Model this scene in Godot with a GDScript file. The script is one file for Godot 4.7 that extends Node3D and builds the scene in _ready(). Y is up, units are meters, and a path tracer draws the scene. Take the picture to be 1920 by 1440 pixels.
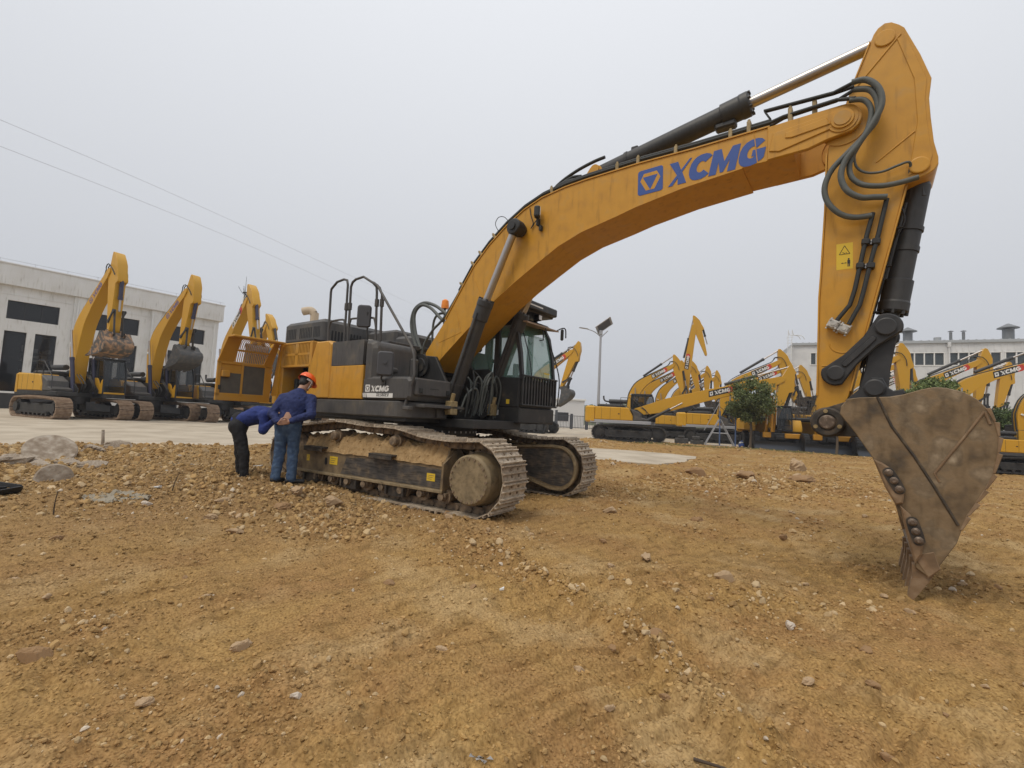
extends Node3D

# ---------------------------------------------------------------- mesh builder
class MB:
	var v := PackedVector3Array()
	var n := PackedVector3Array()
	var c := PackedColorArray()
	var col := Color(1, 1, 1)
	var uc := false
	var xf := Transform3D()

	func tri(a: Vector3, b: Vector3, d: Vector3, na: Vector3, nb: Vector3, nd: Vector3) -> void:
		var g := (b - a).cross(d - a)
		if g.dot(na + nb + nd) > 0.0:
			v.append(xf * a); v.append(xf * d); v.append(xf * b)
			n.append((xf.basis * na).normalized()); n.append((xf.basis * nd).normalized()); n.append((xf.basis * nb).normalized())
		else:
			v.append(xf * a); v.append(xf * b); v.append(xf * d)
			n.append((xf.basis * na).normalized()); n.append((xf.basis * nb).normalized()); n.append((xf.basis * nd).normalized())
		if uc:
			c.append(col); c.append(col); c.append(col)

	func ftri(a: Vector3, b: Vector3, d: Vector3, out: Vector3) -> void:
		var g := (b - a).cross(d - a).normalized()
		if g.dot(out) < 0.0:
			g = -g
		tri(a, b, d, g, g, g)

	func quad(a: Vector3, b: Vector3, d: Vector3, e: Vector3, out: Vector3) -> void:
		ftri(a, b, d, out)
		ftri(a, d, e, out)

	func hexa(p: Array) -> void:   # 8 corners: bottom 4 round, top 4 round
		var m := Vector3()
		for q in p:
			m += q / 8.0
		for f in [[0, 1, 2, 3], [4, 5, 6, 7], [0, 1, 5, 4], [1, 2, 6, 5], [2, 3, 7, 6], [3, 0, 4, 7]]:
			var a: Vector3 = p[f[0]]
			var b: Vector3 = p[f[1]]
			var d: Vector3 = p[f[2]]
			var e: Vector3 = p[f[3]]
			quad(a, b, d, e, (a + b + d + e) / 4.0 - m)

	func bx(x0: float, x1: float, y0: float, y1: float, z0: float, z1: float, bev := 0.0) -> void:
		if bev <= 0.0:
			hexa([Vector3(x0, y0, z0), Vector3(x1, y0, z0), Vector3(x1, y0, z1), Vector3(x0, y0, z1), Vector3(x0, y1, z0), Vector3(x1, y1, z0), Vector3(x1, y1, z1), Vector3(x0, y1, z1)])
			return
		var ce := Vector3((x0 + x1) / 2, (y0 + y1) / 2, (z0 + z1) / 2)
		var h := Vector3(absf(x1 - x0) / 2, absf(y1 - y0) / 2, absf(z1 - z0) / 2)
		bev = minf(bev, minf(h.x, minf(h.y, h.z)) * 0.98)
		for ax in 3:
			var u := (ax + 1) % 3
			var w := (ax + 2) % 3
			for s in [-1.0, 1.0]:
				var q := []
				for k in [[-1, -1], [1, -1], [1, 1], [-1, 1]]:
					var t := Vector3()
					t[ax] = s * h[ax]; t[u] = k[0] * (h[u] - bev); t[w] = k[1] * (h[w] - bev)
					q.append(ce + t)
				var nn := Vector3(); nn[ax] = s
				quad(q[0], q[1], q[2], q[3], nn)
			for su in [-1.0, 1.0]:
				for sw in [-1.0, 1.0]:
					var q2 := []
					for e in [[-1, 0], [1, 0], [1, 1], [-1, 1]]:
						var t2 := Vector3()
						t2[ax] = e[0] * (h[ax] - bev)
						t2[u] = su * (h[u] - (bev if e[1] == 1 else 0.0))
						t2[w] = sw * (h[w] - (0.0 if e[1] == 1 else bev))
						q2.append(ce + t2)
					var n2 := Vector3(); n2[u] = su; n2[w] = sw
					quad(q2[0], q2[1], q2[2], q2[3], n2)
		for sx in [-1.0, 1.0]:
			for sy in [-1.0, 1.0]:
				for sz in [-1.0, 1.0]:
					var s3 := Vector3(sx, sy, sz)
					ftri(ce + s3 * (h - Vector3(0, bev, bev)), ce + s3 * (h - Vector3(bev, 0, bev)), ce + s3 * (h - Vector3(bev, bev, 0)), s3)

	# a polygon in the xy plane, extruded from z0 to z1 with a small chamfer
	func prism(poly: PackedVector2Array, z0: float, z1: float, bev := 0.0) -> void:
		if z0 > z1:
			var t := z0; z0 = z1; z1 = t
		if Geometry2D.is_polygon_clockwise(poly):
			poly = poly.duplicate(); poly.reverse()
		var inner := poly
		if bev > 0.0:
			inner = shrink(poly, bev)
		var idx := Geometry2D.triangulate_polygon(inner)
		if idx.is_empty():
			inner = poly; bev = 0.0
			idx = Geometry2D.triangulate_polygon(inner)
		for i in range(0, idx.size(), 3):
			var a := inner[idx[i]]
			var b := inner[idx[i + 1]]
			var d := inner[idx[i + 2]]
			ftri(Vector3(a.x, a.y, z1), Vector3(b.x, b.y, z1), Vector3(d.x, d.y, z1), Vector3(0, 0, 1))
			ftri(Vector3(a.x, a.y, z0), Vector3(b.x, b.y, z0), Vector3(d.x, d.y, z0), Vector3(0, 0, -1))
		var m := poly.size()
		# smooth side normals where the outline turns little
		var en := []
		for i in m:
			var e := poly[(i + 1) % m] - poly[i]
			en.append(Vector2(e.y, -e.x).normalized())
		for i in m:
			var j := (i + 1) % m
			var a := poly[i]
			var b := poly[j]
			var nf: Vector2 = en[i]
			var np: Vector2 = en[(i + m - 1) % m]
			var nn: Vector2 = en[j]
			var na: Vector2 = (nf + np).normalized() if nf.dot(np) > 0.8 else nf
			var nb: Vector2 = (nf + nn).normalized() if nf.dot(nn) > 0.8 else nf
			var va := Vector3(na.x, na.y, 0)
			var vb := Vector3(nb.x, nb.y, 0)
			var a0 := Vector3(a.x, a.y, z0 + bev); var a1 := Vector3(a.x, a.y, z1 - bev)
			var b0 := Vector3(b.x, b.y, z0 + bev); var b1 := Vector3(b.x, b.y, z1 - bev)
			tri(a0, b0, b1, va, vb, vb)
			tri(a0, b1, a1, va, vb, va)
			if bev > 0.0:
				var ia := inner[i]
				var ib := inner[j]
				quad(a1, b1, Vector3(ib.x, ib.y, z1), Vector3(ia.x, ia.y, z1), Vector3(nf.x, nf.y, 1))
				quad(a0, b0, Vector3(ib.x, ib.y, z0), Vector3(ia.x, ia.y, z0), Vector3(nf.x, nf.y, -1))

	static func shrink(poly: PackedVector2Array, d: float) -> PackedVector2Array:
		var out := PackedVector2Array()
		var m := poly.size()
		for i in m:
			var e0 := (poly[i] - poly[(i + m - 1) % m]).normalized()
			var e1 := (poly[(i + 1) % m] - poly[i]).normalized()
			var n0 := Vector2(-e0.y, e0.x)
			var n1 := Vector2(-e1.y, e1.x)
			var b := n0 + n1
			if b.length() < 0.2:
				b = n0
			b = b.normalized()
			out.append(poly[i] + b * d / maxf(0.4, b.dot(n0)))
		return out

	# strip of plate along a polyline in xy, from z0 to z1, thickness t to the left
	func ribbon(line: PackedVector2Array, z0: float, z1: float, t: float) -> void:
		for i in line.size() - 1:
			var a := line[i]
			var b := line[i + 1]
			var e := (b - a).normalized()
			var o := Vector2(-e.y, e.x) * t
			var o0 := o
			var o1 := o
			if i > 0:
				var p := (a - line[i - 1]).normalized()
				o0 = (Vector2(-p.y, p.x) + o.normalized()).normalized() * t
			if i < line.size() - 2:
				var q := (line[i + 2] - b).normalized()
				o1 = (Vector2(-q.y, q.x) + o.normalized()).normalized() * t
			hexa([Vector3(a.x, a.y, z0), Vector3(b.x, b.y, z0), Vector3(b.x, b.y, z1), Vector3(a.x, a.y, z1), Vector3(a.x + o0.x, a.y + o0.y, z0), Vector3(b.x + o1.x, b.y + o1.y, z0), Vector3(b.x + o1.x, b.y + o1.y, z1), Vector3(a.x + o0.x, a.y + o0.y, z1)])

	func tube(pts: PackedVector3Array, r: float, k := 8, caps := true, r_end := -1.0) -> void:
		var m := pts.size()
		var up := Vector3(0.31, 0.86, 0.4)
		var prev := []
		var pn := []
		for i in m:
			var d := (pts[mini(i + 1, m - 1)] - pts[maxi(i - 1, 0)]).normalized()
			var a := up - d * up.dot(d)
			if a.length() < 0.05:
				a = Vector3(1, 0.2, 0) - d * d.dot(Vector3(1, 0.2, 0))
			a = a.normalized()
			up = a
			var b := d.cross(a)
			var ring := []
			var rn := []
			var rr := r if r_end < 0.0 else lerpf(r, r_end, float(i) / (m - 1))
			for j in k:
				var t := TAU * j / k
				var q := a * cos(t) + b * sin(t)
				ring.append(pts[i] + q * rr)
				rn.append(q)
			if i > 0:
				for j in k:
					var l := (j + 1) % k
					tri(prev[j], prev[l], ring[l], pn[j], pn[l], rn[l])
					tri(prev[j], ring[l], ring[j], pn[j], rn[l], rn[j])
			if caps and (i == 0 or i == m - 1):
				var o := -d if i == 0 else d
				for j in k:
					tri(pts[i], ring[j], ring[(j + 1) % k], o, o, o)
			prev = ring
			pn = rn

	func cyl(a: Vector3, b: Vector3, r: float, k := 16, r1 := -1.0) -> void:
		tube(PackedVector3Array([a, b]), r, k, true, r1)

	# profile: (distance along the axis, radius) pairs
	func lathe(o: Vector3, axis: Vector3, prof: PackedVector2Array, k := 24, smooth := false) -> void:
		axis = axis.normalized()
		var a := axis.cross(Vector3(0.3, 0.9, 0.2)).normalized()
		var b := axis.cross(a)
		for i in prof.size() - 1:
			var p := prof[i]
			var q := prof[i + 1]
			var e := q - p
			if e.length() < 1e-6:
				continue
			var nr := Vector2(-e.y, e.x).normalized()   # (along, radial)
			var n0 := nr
			var n1 := nr
			if smooth:
				if i > 0:
					var ep := p - prof[i - 1]
					n0 = (nr + Vector2(-ep.y, ep.x).normalized()).normalized()
				if i < prof.size() - 2:
					var eq := prof[i + 2] - q
					n1 = (nr + Vector2(-eq.y, eq.x).normalized()).normalized()
			for j in k:
				var t0 := TAU * j / k
				var t1 := TAU * (j + 1) / k
				var d0 := a * cos(t0) + b * sin(t0)
				var d1 := a * cos(t1) + b * sin(t1)
				var p0 := o + axis * p.x + d0 * p.y
				var p1 := o + axis * p.x + d1 * p.y
				var q0 := o + axis * q.x + d0 * q.y
				var q1 := o + axis * q.x + d1 * q.y
				var m00 := axis * n0.x + d0 * n0.y; var m01 := axis * n0.x + d1 * n0.y
				var m10 := axis * n1.x + d0 * n1.y; var m11 := axis * n1.x + d1 * n1.y
				if p.y > 1e-5:
					tri(p0, p1, q1, m00, m01, m11)
				if q.y > 1e-5:
					tri(p0, q1, q0, m00, m11, m10)

	func ball(o: Vector3, r: Vector3, k := 12, rows := 8) -> void:
		for i in rows:
			for j in k:
				var q := []
				for e in [[i, j], [i + 1, j], [i + 1, j + 1], [i, j + 1]]:
					var th: float = PI * e[0] / rows
					var ph: float = TAU * e[1] / k
					q.append(Vector3(sin(th) * cos(ph), cos(th), sin(th) * sin(ph)))
				var nn := []
				var pp := []
				for s in q:
					pp.append(o + s * r)
					nn.append((s / r).normalized())
				tri(pp[0], pp[1], pp[2], nn[0], nn[1], nn[2])
				tri(pp[0], pp[2], pp[3], nn[0], nn[2], nn[3])

	func mesh() -> ArrayMesh:
		var arr := []
		arr.resize(Mesh.ARRAY_MAX)
		arr[Mesh.ARRAY_VERTEX] = v
		arr[Mesh.ARRAY_NORMAL] = n
		if uc:
			arr[Mesh.ARRAY_COLOR] = c
		var m := ArrayMesh.new()
		m.add_surface_from_arrays(Mesh.PRIMITIVE_TRIANGLES, arr)
		return m

# ---------------------------------------------------------------- nodes
var M := {}
var rng := RandomNumberGenerator.new()
var taken := {}

func numbered(s: String) -> String:
	if not taken.has(s):
		taken[s] = 0
		return s
	taken[s] += 1
	return "%s_%03d" % [s, taken[s]]

func part(mb, called: String, mat: Material, parent: Node3D) -> MeshInstance3D:
	var o := MeshInstance3D.new()
	o.mesh = mb.mesh() if mb is MB else mb
	o.material_override = mat
	var nm := called
	if parent == self:
		nm = numbered(called)
	else:
		var k := 0
		while parent.has_node(nm):
			k += 1
			nm = "%s_%03d" % [called, k]
	o.name = nm
	parent.add_child(o, true)
	return o

func holder(called: String, parent: Node3D) -> Node3D:
	var o := Node3D.new()
	var nm := called
	var k := 0
	while parent.has_node(nm):
		k += 1
		nm = "%s_%03d" % [called, k]
	o.name = nm
	parent.add_child(o, true)
	return o

func tag(o: Node3D, label: String, category: String, group := "") -> Node3D:
	o.set_meta("label", label)
	o.set_meta("category", category)
	if group:
		o.set_meta("group", group)
	return o

func thing(called: String, label: String, category: String, at := Vector3.ZERO, yaw := 0.0, group := "") -> Node3D:
	var o := Node3D.new()
	o.name = numbered(called)
	add_child(o)
	o.position = at
	o.rotation.y = -deg_to_rad(yaw)
	return tag(o, label, category, group)

func struct(mb, called: String, mat: Material) -> MeshInstance3D:
	var o := part(mb, called, mat, self)
	o.set_meta("kind", "structure")
	return o

func P2(a: Array) -> PackedVector2Array:
	var o := PackedVector2Array()
	for i in range(0, a.size(), 2):
		o.append(Vector2(a[i], a[i + 1]))
	return o

func P3(a: Array, z: float) -> PackedVector3Array:
	var o := PackedVector3Array()
	for i in range(0, a.size(), 2):
		o.append(Vector3(a[i], a[i + 1], z))
	return o

func smooth3(p: PackedVector3Array, k := 4) -> PackedVector3Array:
	var o := PackedVector3Array()
	var m := p.size()
	for i in m - 1:
		for j in k:
			o.append(p[i].cubic_interpolate(p[i + 1], p[maxi(i - 1, 0)], p[mini(i + 2, m - 1)], float(j) / k))
	o.append(p[m - 1])
	return o

func smooth2(p: PackedVector2Array, k := 3) -> PackedVector2Array:
	var o := PackedVector2Array()
	var m := p.size()
	for i in m - 1:
		for j in k:
			o.append(p[i].cubic_interpolate(p[i + 1], p[maxi(i - 1, 0)], p[mini(i + 2, m - 1)], float(j) / k))
	o.append(p[m - 1])
	return o

func rrect(x0: float, x1: float, y0: float, y1: float, r: float, k := 4) -> PackedVector2Array:
	var o := PackedVector2Array()
	for c in [[x1 - r, y0 + r, -PI / 2], [x1 - r, y1 - r, 0.0], [x0 + r, y1 - r, PI / 2], [x0 + r, y0 + r, PI]]:
		for j in k + 1:
			var t: float = c[2] + PI / 2 * j / k
			o.append(Vector2(c[0] + r * cos(t), c[1] + r * sin(t)))
	return o

func disc2(x: float, y: float, r: float, k := 24) -> PackedVector2Array:
	var o := PackedVector2Array()
	for j in k:
		o.append(Vector2(x + r * cos(TAU * j / k), y + r * sin(TAU * j / k)))
	return o

# ---------------------------------------------------------------- materials
func L(r: float, g: float, b: float, a := 1.0) -> Color:
	var c := Color(r, g, b).linear_to_srgb()
	c.a = a
	return c

func noise(freq: float, sd: int, oct := 4, type := FastNoiseLite.TYPE_SIMPLEX_SMOOTH) -> FastNoiseLite:
	var f := FastNoiseLite.new()
	f.noise_type = type
	f.frequency = freq
	f.seed = sd
	f.fractal_octaves = oct
	return f

func ntex(f: FastNoiseLite, stops: Array, w := 512) -> NoiseTexture2D:
	var t := NoiseTexture2D.new()
	t.width = w
	t.height = w
	t.seamless = true
	t.noise = f
	var g := Gradient.new()
	var off := PackedFloat32Array()
	var cs := PackedColorArray()
	for s in stops:
		off.append(s[0])
		cs.append(s[1])
	g.offsets = off
	g.colors = cs
	t.color_ramp = g
	return t

func nnorm(f: FastNoiseLite, strength: float, w := 512) -> NoiseTexture2D:
	var t := NoiseTexture2D.new()
	t.width = w
	t.height = w
	t.seamless = true
	t.noise = f
	t.as_normal_map = true
	t.bump_strength = strength
	return t

func mat(col: Color, rough := 0.6, metal := 0.0) -> StandardMaterial3D:
	var m := StandardMaterial3D.new()
	m.albedo_color = col
	m.roughness = rough
	m.metallic = metal
	return m

# worn paint or dusty steel: albedo from a noise ramp, laid on in three planes
func worn(stops: Array, rough: float, metal := 0.0, scale := 0.6, sd := 1, freq := 0.01, oct := 5, bump := 0.0) -> StandardMaterial3D:
	var m := mat(Color.WHITE, rough, metal)
	m.albedo_texture = ntex(noise(freq, sd, oct), stops)
	m.uv1_triplanar = true
	m.uv1_scale = Vector3(scale, scale, scale)
	if bump > 0.0:
		m.normal_enabled = true
		m.normal_texture = nnorm(noise(freq * 3.0, sd + 7, 5), bump, 512)
	return m

# fine runs and scuffs laid over a material, drawn out along one axis
func runs(m: StandardMaterial3D, low: float, scale: Vector3, sd: int, freq := 0.02) -> void:
	m.detail_enabled = true
	m.detail_blend_mode = BaseMaterial3D.BLEND_MODE_MUL
	m.detail_uv_layer = BaseMaterial3D.DETAIL_UV_2
	m.uv2_triplanar = true
	m.uv2_scale = scale
	m.detail_albedo = ntex(noise(freq, sd, 6), [[0.0, L(low * .7, low * .68, low * .66)], [0.3, L(low, low, low * .98)], [0.5, L(.97, .97, .97)], [1.0, L(1, 1, 1)]], 512)

func make_materials() -> void:
	M.yellow = worn([[0.0, L(.50, .245, .026)], [0.3, L(.56, .278, .022)], [0.6, L(.60, .30, .024)], [0.85, L(.55, .29, .045)], [1.0, L(.50, .29, .09)]], 0.46, 0.0, 0.5, 3, 0.012, 7)
	M.yellow_dusty = worn([[0.0, L(.50, .25, .025)], [0.5, L(.53, .265, .03)], [0.8, L(.48, .265, .06)], [1.0, L(.44, .28, .11)]], 0.6, 0.0, 0.4, 5)
	M.yellow_far = mat(L(.58, .31, .016), 0.4)
	M.yellow_far2 = mat(L(.52, .25, .018), 0.45)
	M.grey = worn([[0.0, L(.062, .06, .06)], [0.5, L(.075, .072, .07)], [0.75, L(.10, .092, .082)], [1.0, L(.15, .125, .095)]], 0.55, 0.0, 0.45, 9)
	M.dark = worn([[0.0, L(.018, .018, .019)], [0.6, L(.026, .026, .026)], [0.85, L(.05, .045, .038)], [1.0, L(.10, .08, .055)]], 0.5, 0.0, 0.5, 11)
	M.dark_clean = mat(L(.022, .023, .026), 0.45)
	M.cylinder = worn([[0.0, L(.035, .036, .038)], [0.6, L(.045, .046, .048)], [1.0, L(.08, .072, .06)]], 0.5, 0.0, 0.5, 13)
	M.black = mat(L(.010, .010, .011), 0.55)
	M.rubber = mat(L(.025, .028, .028), 0.6)
	M.hose = worn([[0.0, L(.075, .088, .085)], [1.0, L(.125, .132, .122)]], 0.55, 0.0, 1.0, 15)
	M.chrome = mat(L(.46, .43, .41), 0.36, 1.0)
	M.steel = mat(L(.45, .44, .43), 0.4, 0.9)
	M.galv = mat(L(.42, .43, .45), 0.5, 0.4)
	M.track = worn([[0.0, L(.19, .15, .11)], [0.35, L(.38, .31, .23)], [0.7, L(.50, .42, .32)], [1.0, L(.57, .49, .39)]], 0.75, 0.0, 1.6, 17, 0.012, 5, 3.0)
	M.chain = worn([[0.0, L(.08, .06, .042)], [0.5, L(.19, .135, .085)], [1.0, L(.34, .25, .16)]], 0.75, 0.0, 1.5, 19)
	M.frame = worn([[0.0, L(.10, .075, .05)], [0.3, L(.16, .115, .067)], [0.55, L(.205, .147, .08)], [0.8, L(.25, .18, .098)], [1.0, L(.33, .24, .135)]], 0.85, 0.0, 0.8, 21, 0.01, 8, 2.0)
	M.drive = worn([[0.0, L(.17, .13, .075)], [0.5, L(.25, .188, .105)], [1.0, L(.33, .255, .15)]], 0.7, 0.0, 0.9, 23)
	M.mud = worn([[0.0, L(.24, .152, .066)], [0.5, L(.36, .235, .108)], [1.0, L(.45, .315, .165)]], 0.95, 0.0, 1.4, 25, 0.015, 6, 6.0)
	M.bucket = worn([[0.0, L(.07, .055, .04)], [0.25, L(.14, .098, .055)], [0.42, L(.20, .138, .075)], [0.6, L(.235, .165, .092)], [0.72, L(.19, .14, .085)], [0.86, L(.27, .205, .13)], [1.0, L(.42, .34, .24)]], 0.6, 0.1, 0.8, 27, 0.006, 8, 1.5)
	M.bucket_edge = worn([[0.0, L(.13, .085, .048)], [0.5, L(.23, .148, .082)], [1.0, L(.34, .25, .16)]], 0.6, 0.1, 1.0, 29)
	M.wear = worn([[0.0, L(.02, .019, .018)], [0.5, L(.055, .045, .036)], [1.0, L(.15, .11, .07)]], 0.6, 0.1, 1.2, 31)
	M.link = worn([[0.0, L(.026, .027, .029)], [0.7, L(.042, .042, .044)], [1.0, L(.11, .09, .07)]], 0.5, 0.1, 0.8, 33)
	M.pin = worn([[0.0, L(.09, .07, .055)], [0.6, L(.15, .11, .08)], [1.0, L(.40, .33, .27)]], 0.5, 0.3, 3.0, 35)
	M.blue = mat(L(.032, .085, .33), 0.45)
	M.blue_far = mat(L(.10, .085, .24), 0.45)
	M.white = mat(L(.72, .72, .70), 0.5)
	M.red = mat(L(.55, .05, .03), 0.5)
	M.ink = mat(L(.02, .02, .02), 0.5)
	runs(M.yellow, .95, Vector3(1.2, .2, 1.2), 401, .012)
	runs(M.grey, .88, Vector3(1.5, .25, 1.5), 402)
	runs(M.bucket, .84, Vector3(1.5, .5, 1.5), 403, .012)
	runs(M.drive, .85, Vector3(1.2, 1.2, 1.2), 405)
	runs(M.cylinder, .85, Vector3(2.0, .6, 2.0), 406)
	M.scraped = worn([[0.0, L(.045, .042, .04)], [0.45, L(.075, .065, .057)], [0.7, L(.12, .095, .07)], [1.0, L(.20, .145, .09)]], .7, 0.0, .8, 45)
	runs(M.scraped, .55, Vector3(.35, 3.0, .35), 404)
	M.label = mat(L(.70, .48, .03), 0.5)
	M.amber = mat(L(.85, .27, .03), 0.3)
	M.lamp = mat(L(.75, .75, .75), 0.15)
	M.mirror = mat(L(.06, .06, .065), 0.4)
	M.mesh = worn([[0.0, L(.09, .085, .075)], [1.0, L(.12, .11, .09)]], 0.8, 0.0, 1.0, 37)
	M.tan = mat(L(.34, .24, .16), 0.7)
	M.glass = mat(Color(0.62, 0.86, 0.79, 0.24), 0.06)
	M.glass.transparency = BaseMaterial3D.TRANSPARENCY_ALPHA
	M.film = mat(Color(0.72, 0.93, 0.86, 0.62), 0.06)
	M.film.transparency = BaseMaterial3D.TRANSPARENCY_ALPHA
	M.glass_dark = mat(Color(0.10, 0.13, 0.14, 0.55), 0.08)
	M.glass_dark.transparency = BaseMaterial3D.TRANSPARENCY_ALPHA
	M.brass = worn([[0.0, L(.22, .16, .07)], [1.0, L(.42, .32, .17)]], 0.5, 0.2, 3.0, 39)
	M.valve = worn([[0.0, L(.38, .37, .34)], [1.0, L(.62, .60, .57)]], 0.5, 0.2, 3.0, 41)

# ---------------------------------------------------------------- camera, sky, sun, exposure
func setup_view() -> void:
	var cam := Camera3D.new()
	cam.name = "camera"
	cam.fov = 78.2
	cam.near = 0.05
	cam.far = 2000.0
	cam.transform = Transform3D(Basis(Vector3.RIGHT, deg_to_rad(4.114)) * Basis(Vector3.BACK, deg_to_rad(2.842)), Vector3(0, 1.358, 0))
	add_child(cam)
	cam.current = true
	var e := Environment.new()
	e.background_mode = Environment.BG_SKY
	var sm := ProceduralSkyMaterial.new()
	sm.sky_top_color = L(1.09, 1.115, 1.16)
	sm.sky_horizon_color = L(.535, .555, .595)
	sm.sky_curve = 0.9
	sm.ground_horizon_color = L(.36, .35, .33)
	sm.ground_bottom_color = L(.2, .15, .1)
	sm.sun_angle_max = 0.0
	sm.sky_energy_multiplier = 1.0
	var sky := Sky.new()
	sky.sky_material = sm
	e.sky = sky
	e.tonemap_mode = Environment.TONE_MAPPER_LINEAR
	e.tonemap_exposure = 1.0
	e.sdfgi_enabled = true
	e.ssao_enabled = true
	e.ssil_enabled = true
	e.fog_enabled = true
	e.fog_density = 0.0009
	e.fog_light_color = Color(0.80, 0.81, 0.84)
	var we := WorldEnvironment.new()
	we.name = "world_environment"
	we.environment = e
	add_child(we)
	var sun := DirectionalLight3D.new()
	sun.name = "sun"
	sun.light_energy = 0.5
	sun.light_color = Color(1.0, 0.96, 0.90)
	sun.light_angular_distance = 22.0
	sun.shadow_enabled = true
	add_child(sun)
	sun.look_at_from_position(Vector3(-4.5, 10, 4.0), Vector3.ZERO)

# ---------------------------------------------------------------- the lot
const YARD := 0.3
var n_lump := noise(0.9, 101, 3)
var n_wave := noise(0.16, 102, 3)
var n_clod := noise(7.0, 103, 3)
var n_fine := noise(17.0, 104, 3)
var n_streak := noise(1.0, 105, 4)
var n_patch := noise(0.35, 106, 3)
var n_tone := noise(0.7, 107, 4)
var n_cell := FastNoiseLite.new()
var n_crumb := FastNoiseLite.new()
var edge := PackedVector2Array([Vector2(-60, 34), Vector2(-9.9, -9.3), Vector2(-7.0, -11.7), Vector2(-3.0, -15.5), Vector2(1.5, -20.5), Vector2(3.6, -24.5), Vector2(4.9, -29.5), Vector2(7.6, -30.2), Vector2(17.2, -22.6), Vector2(48, -1.5), Vector2(60, 40)])
var slab_poly := PackedVector2Array([Vector2(2.75, -13.7), Vector2(4.15, -13.1), Vector2(5.4, -14.6), Vector2(6.9, -17.4), Vector2(6.2, -18.3), Vector2(4.8, -19.4), Vector2(1.6, -19.6), Vector2(0.6, -16.9), Vector2(1.6, -14.9)])

func seg_d(p: Vector2, a: Vector2, b: Vector2) -> float:
	var q := b - a
	var t := clampf((p - a).dot(q) / q.length_squared(), 0.0, 1.0)
	return p.distance_to(a + q * t)

func lot_d(x: float, z: float) -> float:   # metres inside the dirt lot (negative outside)
	if z > -7.0 and x > -3.0 and z < 2.0 and x < 20.0:
		return 6.0
	var p := Vector2(x, z)
	var d := 1e9
	for i in edge.size() - 1:
		d = minf(d, seg_d(p, edge[i], edge[i + 1]))
	return d if Geometry2D.is_point_in_polygon(p, edge) else -d

func slab_d(p: Vector2) -> float:
	if p.y > -11.0 or p.y < -22.0 or p.x < -2.0 or p.x > 9.5:
		return -9.0
	var d := 1e9
	for i in slab_poly.size():
		d = minf(d, seg_d(p, slab_poly[i], slab_poly[(i + 1) % slab_poly.size()]))
	return d if Geometry2D.is_point_in_polygon(p, slab_poly) else -d

func bump(x: float, z: float, cx: float, cz: float, rx: float, rz: float) -> float:
	if absf(x - cx) > rx * 2.4 or absf(z - cz) > rz * 2.4:
		return 0.0
	var a := (x - cx) / rx
	var b := (z - cz) / rz
	return exp(-(a * a + b * b))

func rubble(x: float, z: float, d: float) -> float:   # how stony the dirt is
	var r := 0.04 + 0.42 * clampf(n_patch.get_noise_2d(x, z) * 2.2 - 0.1, 0.0, 1.0)
	r += 0.75 * bump(x, z, -4.6, -7.2, 3.6, 1.9) + 0.6 * bump(x, z, -9.0, -9.0, 4.0, 2.6)
	r += 1.0 * bump(x, z, 6.0, -11.2, 3.4, 1.7) + 0.5 * bump(x, z, 9.5, -15.0, 4.0, 3.0) + 0.5 * bump(x, z, 2.2, -9.6, 1.6, 1.2)
	r += 0.5 * bump(x, z, 2.2, -3.9, 1.0, 0.5) + 0.3 * bump(x, z, -2.0, -5.9, 1.2, 0.8)
	if z > -6.0 and x > -0.6 and x < 2.2:
		for i in rut.size() - 1:
			r += 0.55 * exp(-pow(seg_d(Vector2(x, z), rut[i], rut[i + 1]) / 0.12, 2.0))
	r += 0.5 * clampf(1.0 - absf(d - 1.0) / 2.0, 0.0, 1.0)
	return clampf(r, 0.0, 1.0)

var rut := PackedVector2Array([Vector2(-0.2, -5.0), Vector2(0.56, -3.75), Vector2(0.95, -3.1), Vector2(1.0, -2.5), Vector2(1.25, -1.7), Vector2(1.6, -1.0)])

var lanes := [[Vector2(-.5, -6.6), Vector2(-2.1, -1.6)], [Vector2(2.3, -5.6), Vector2(.5, -.8)]]

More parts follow.
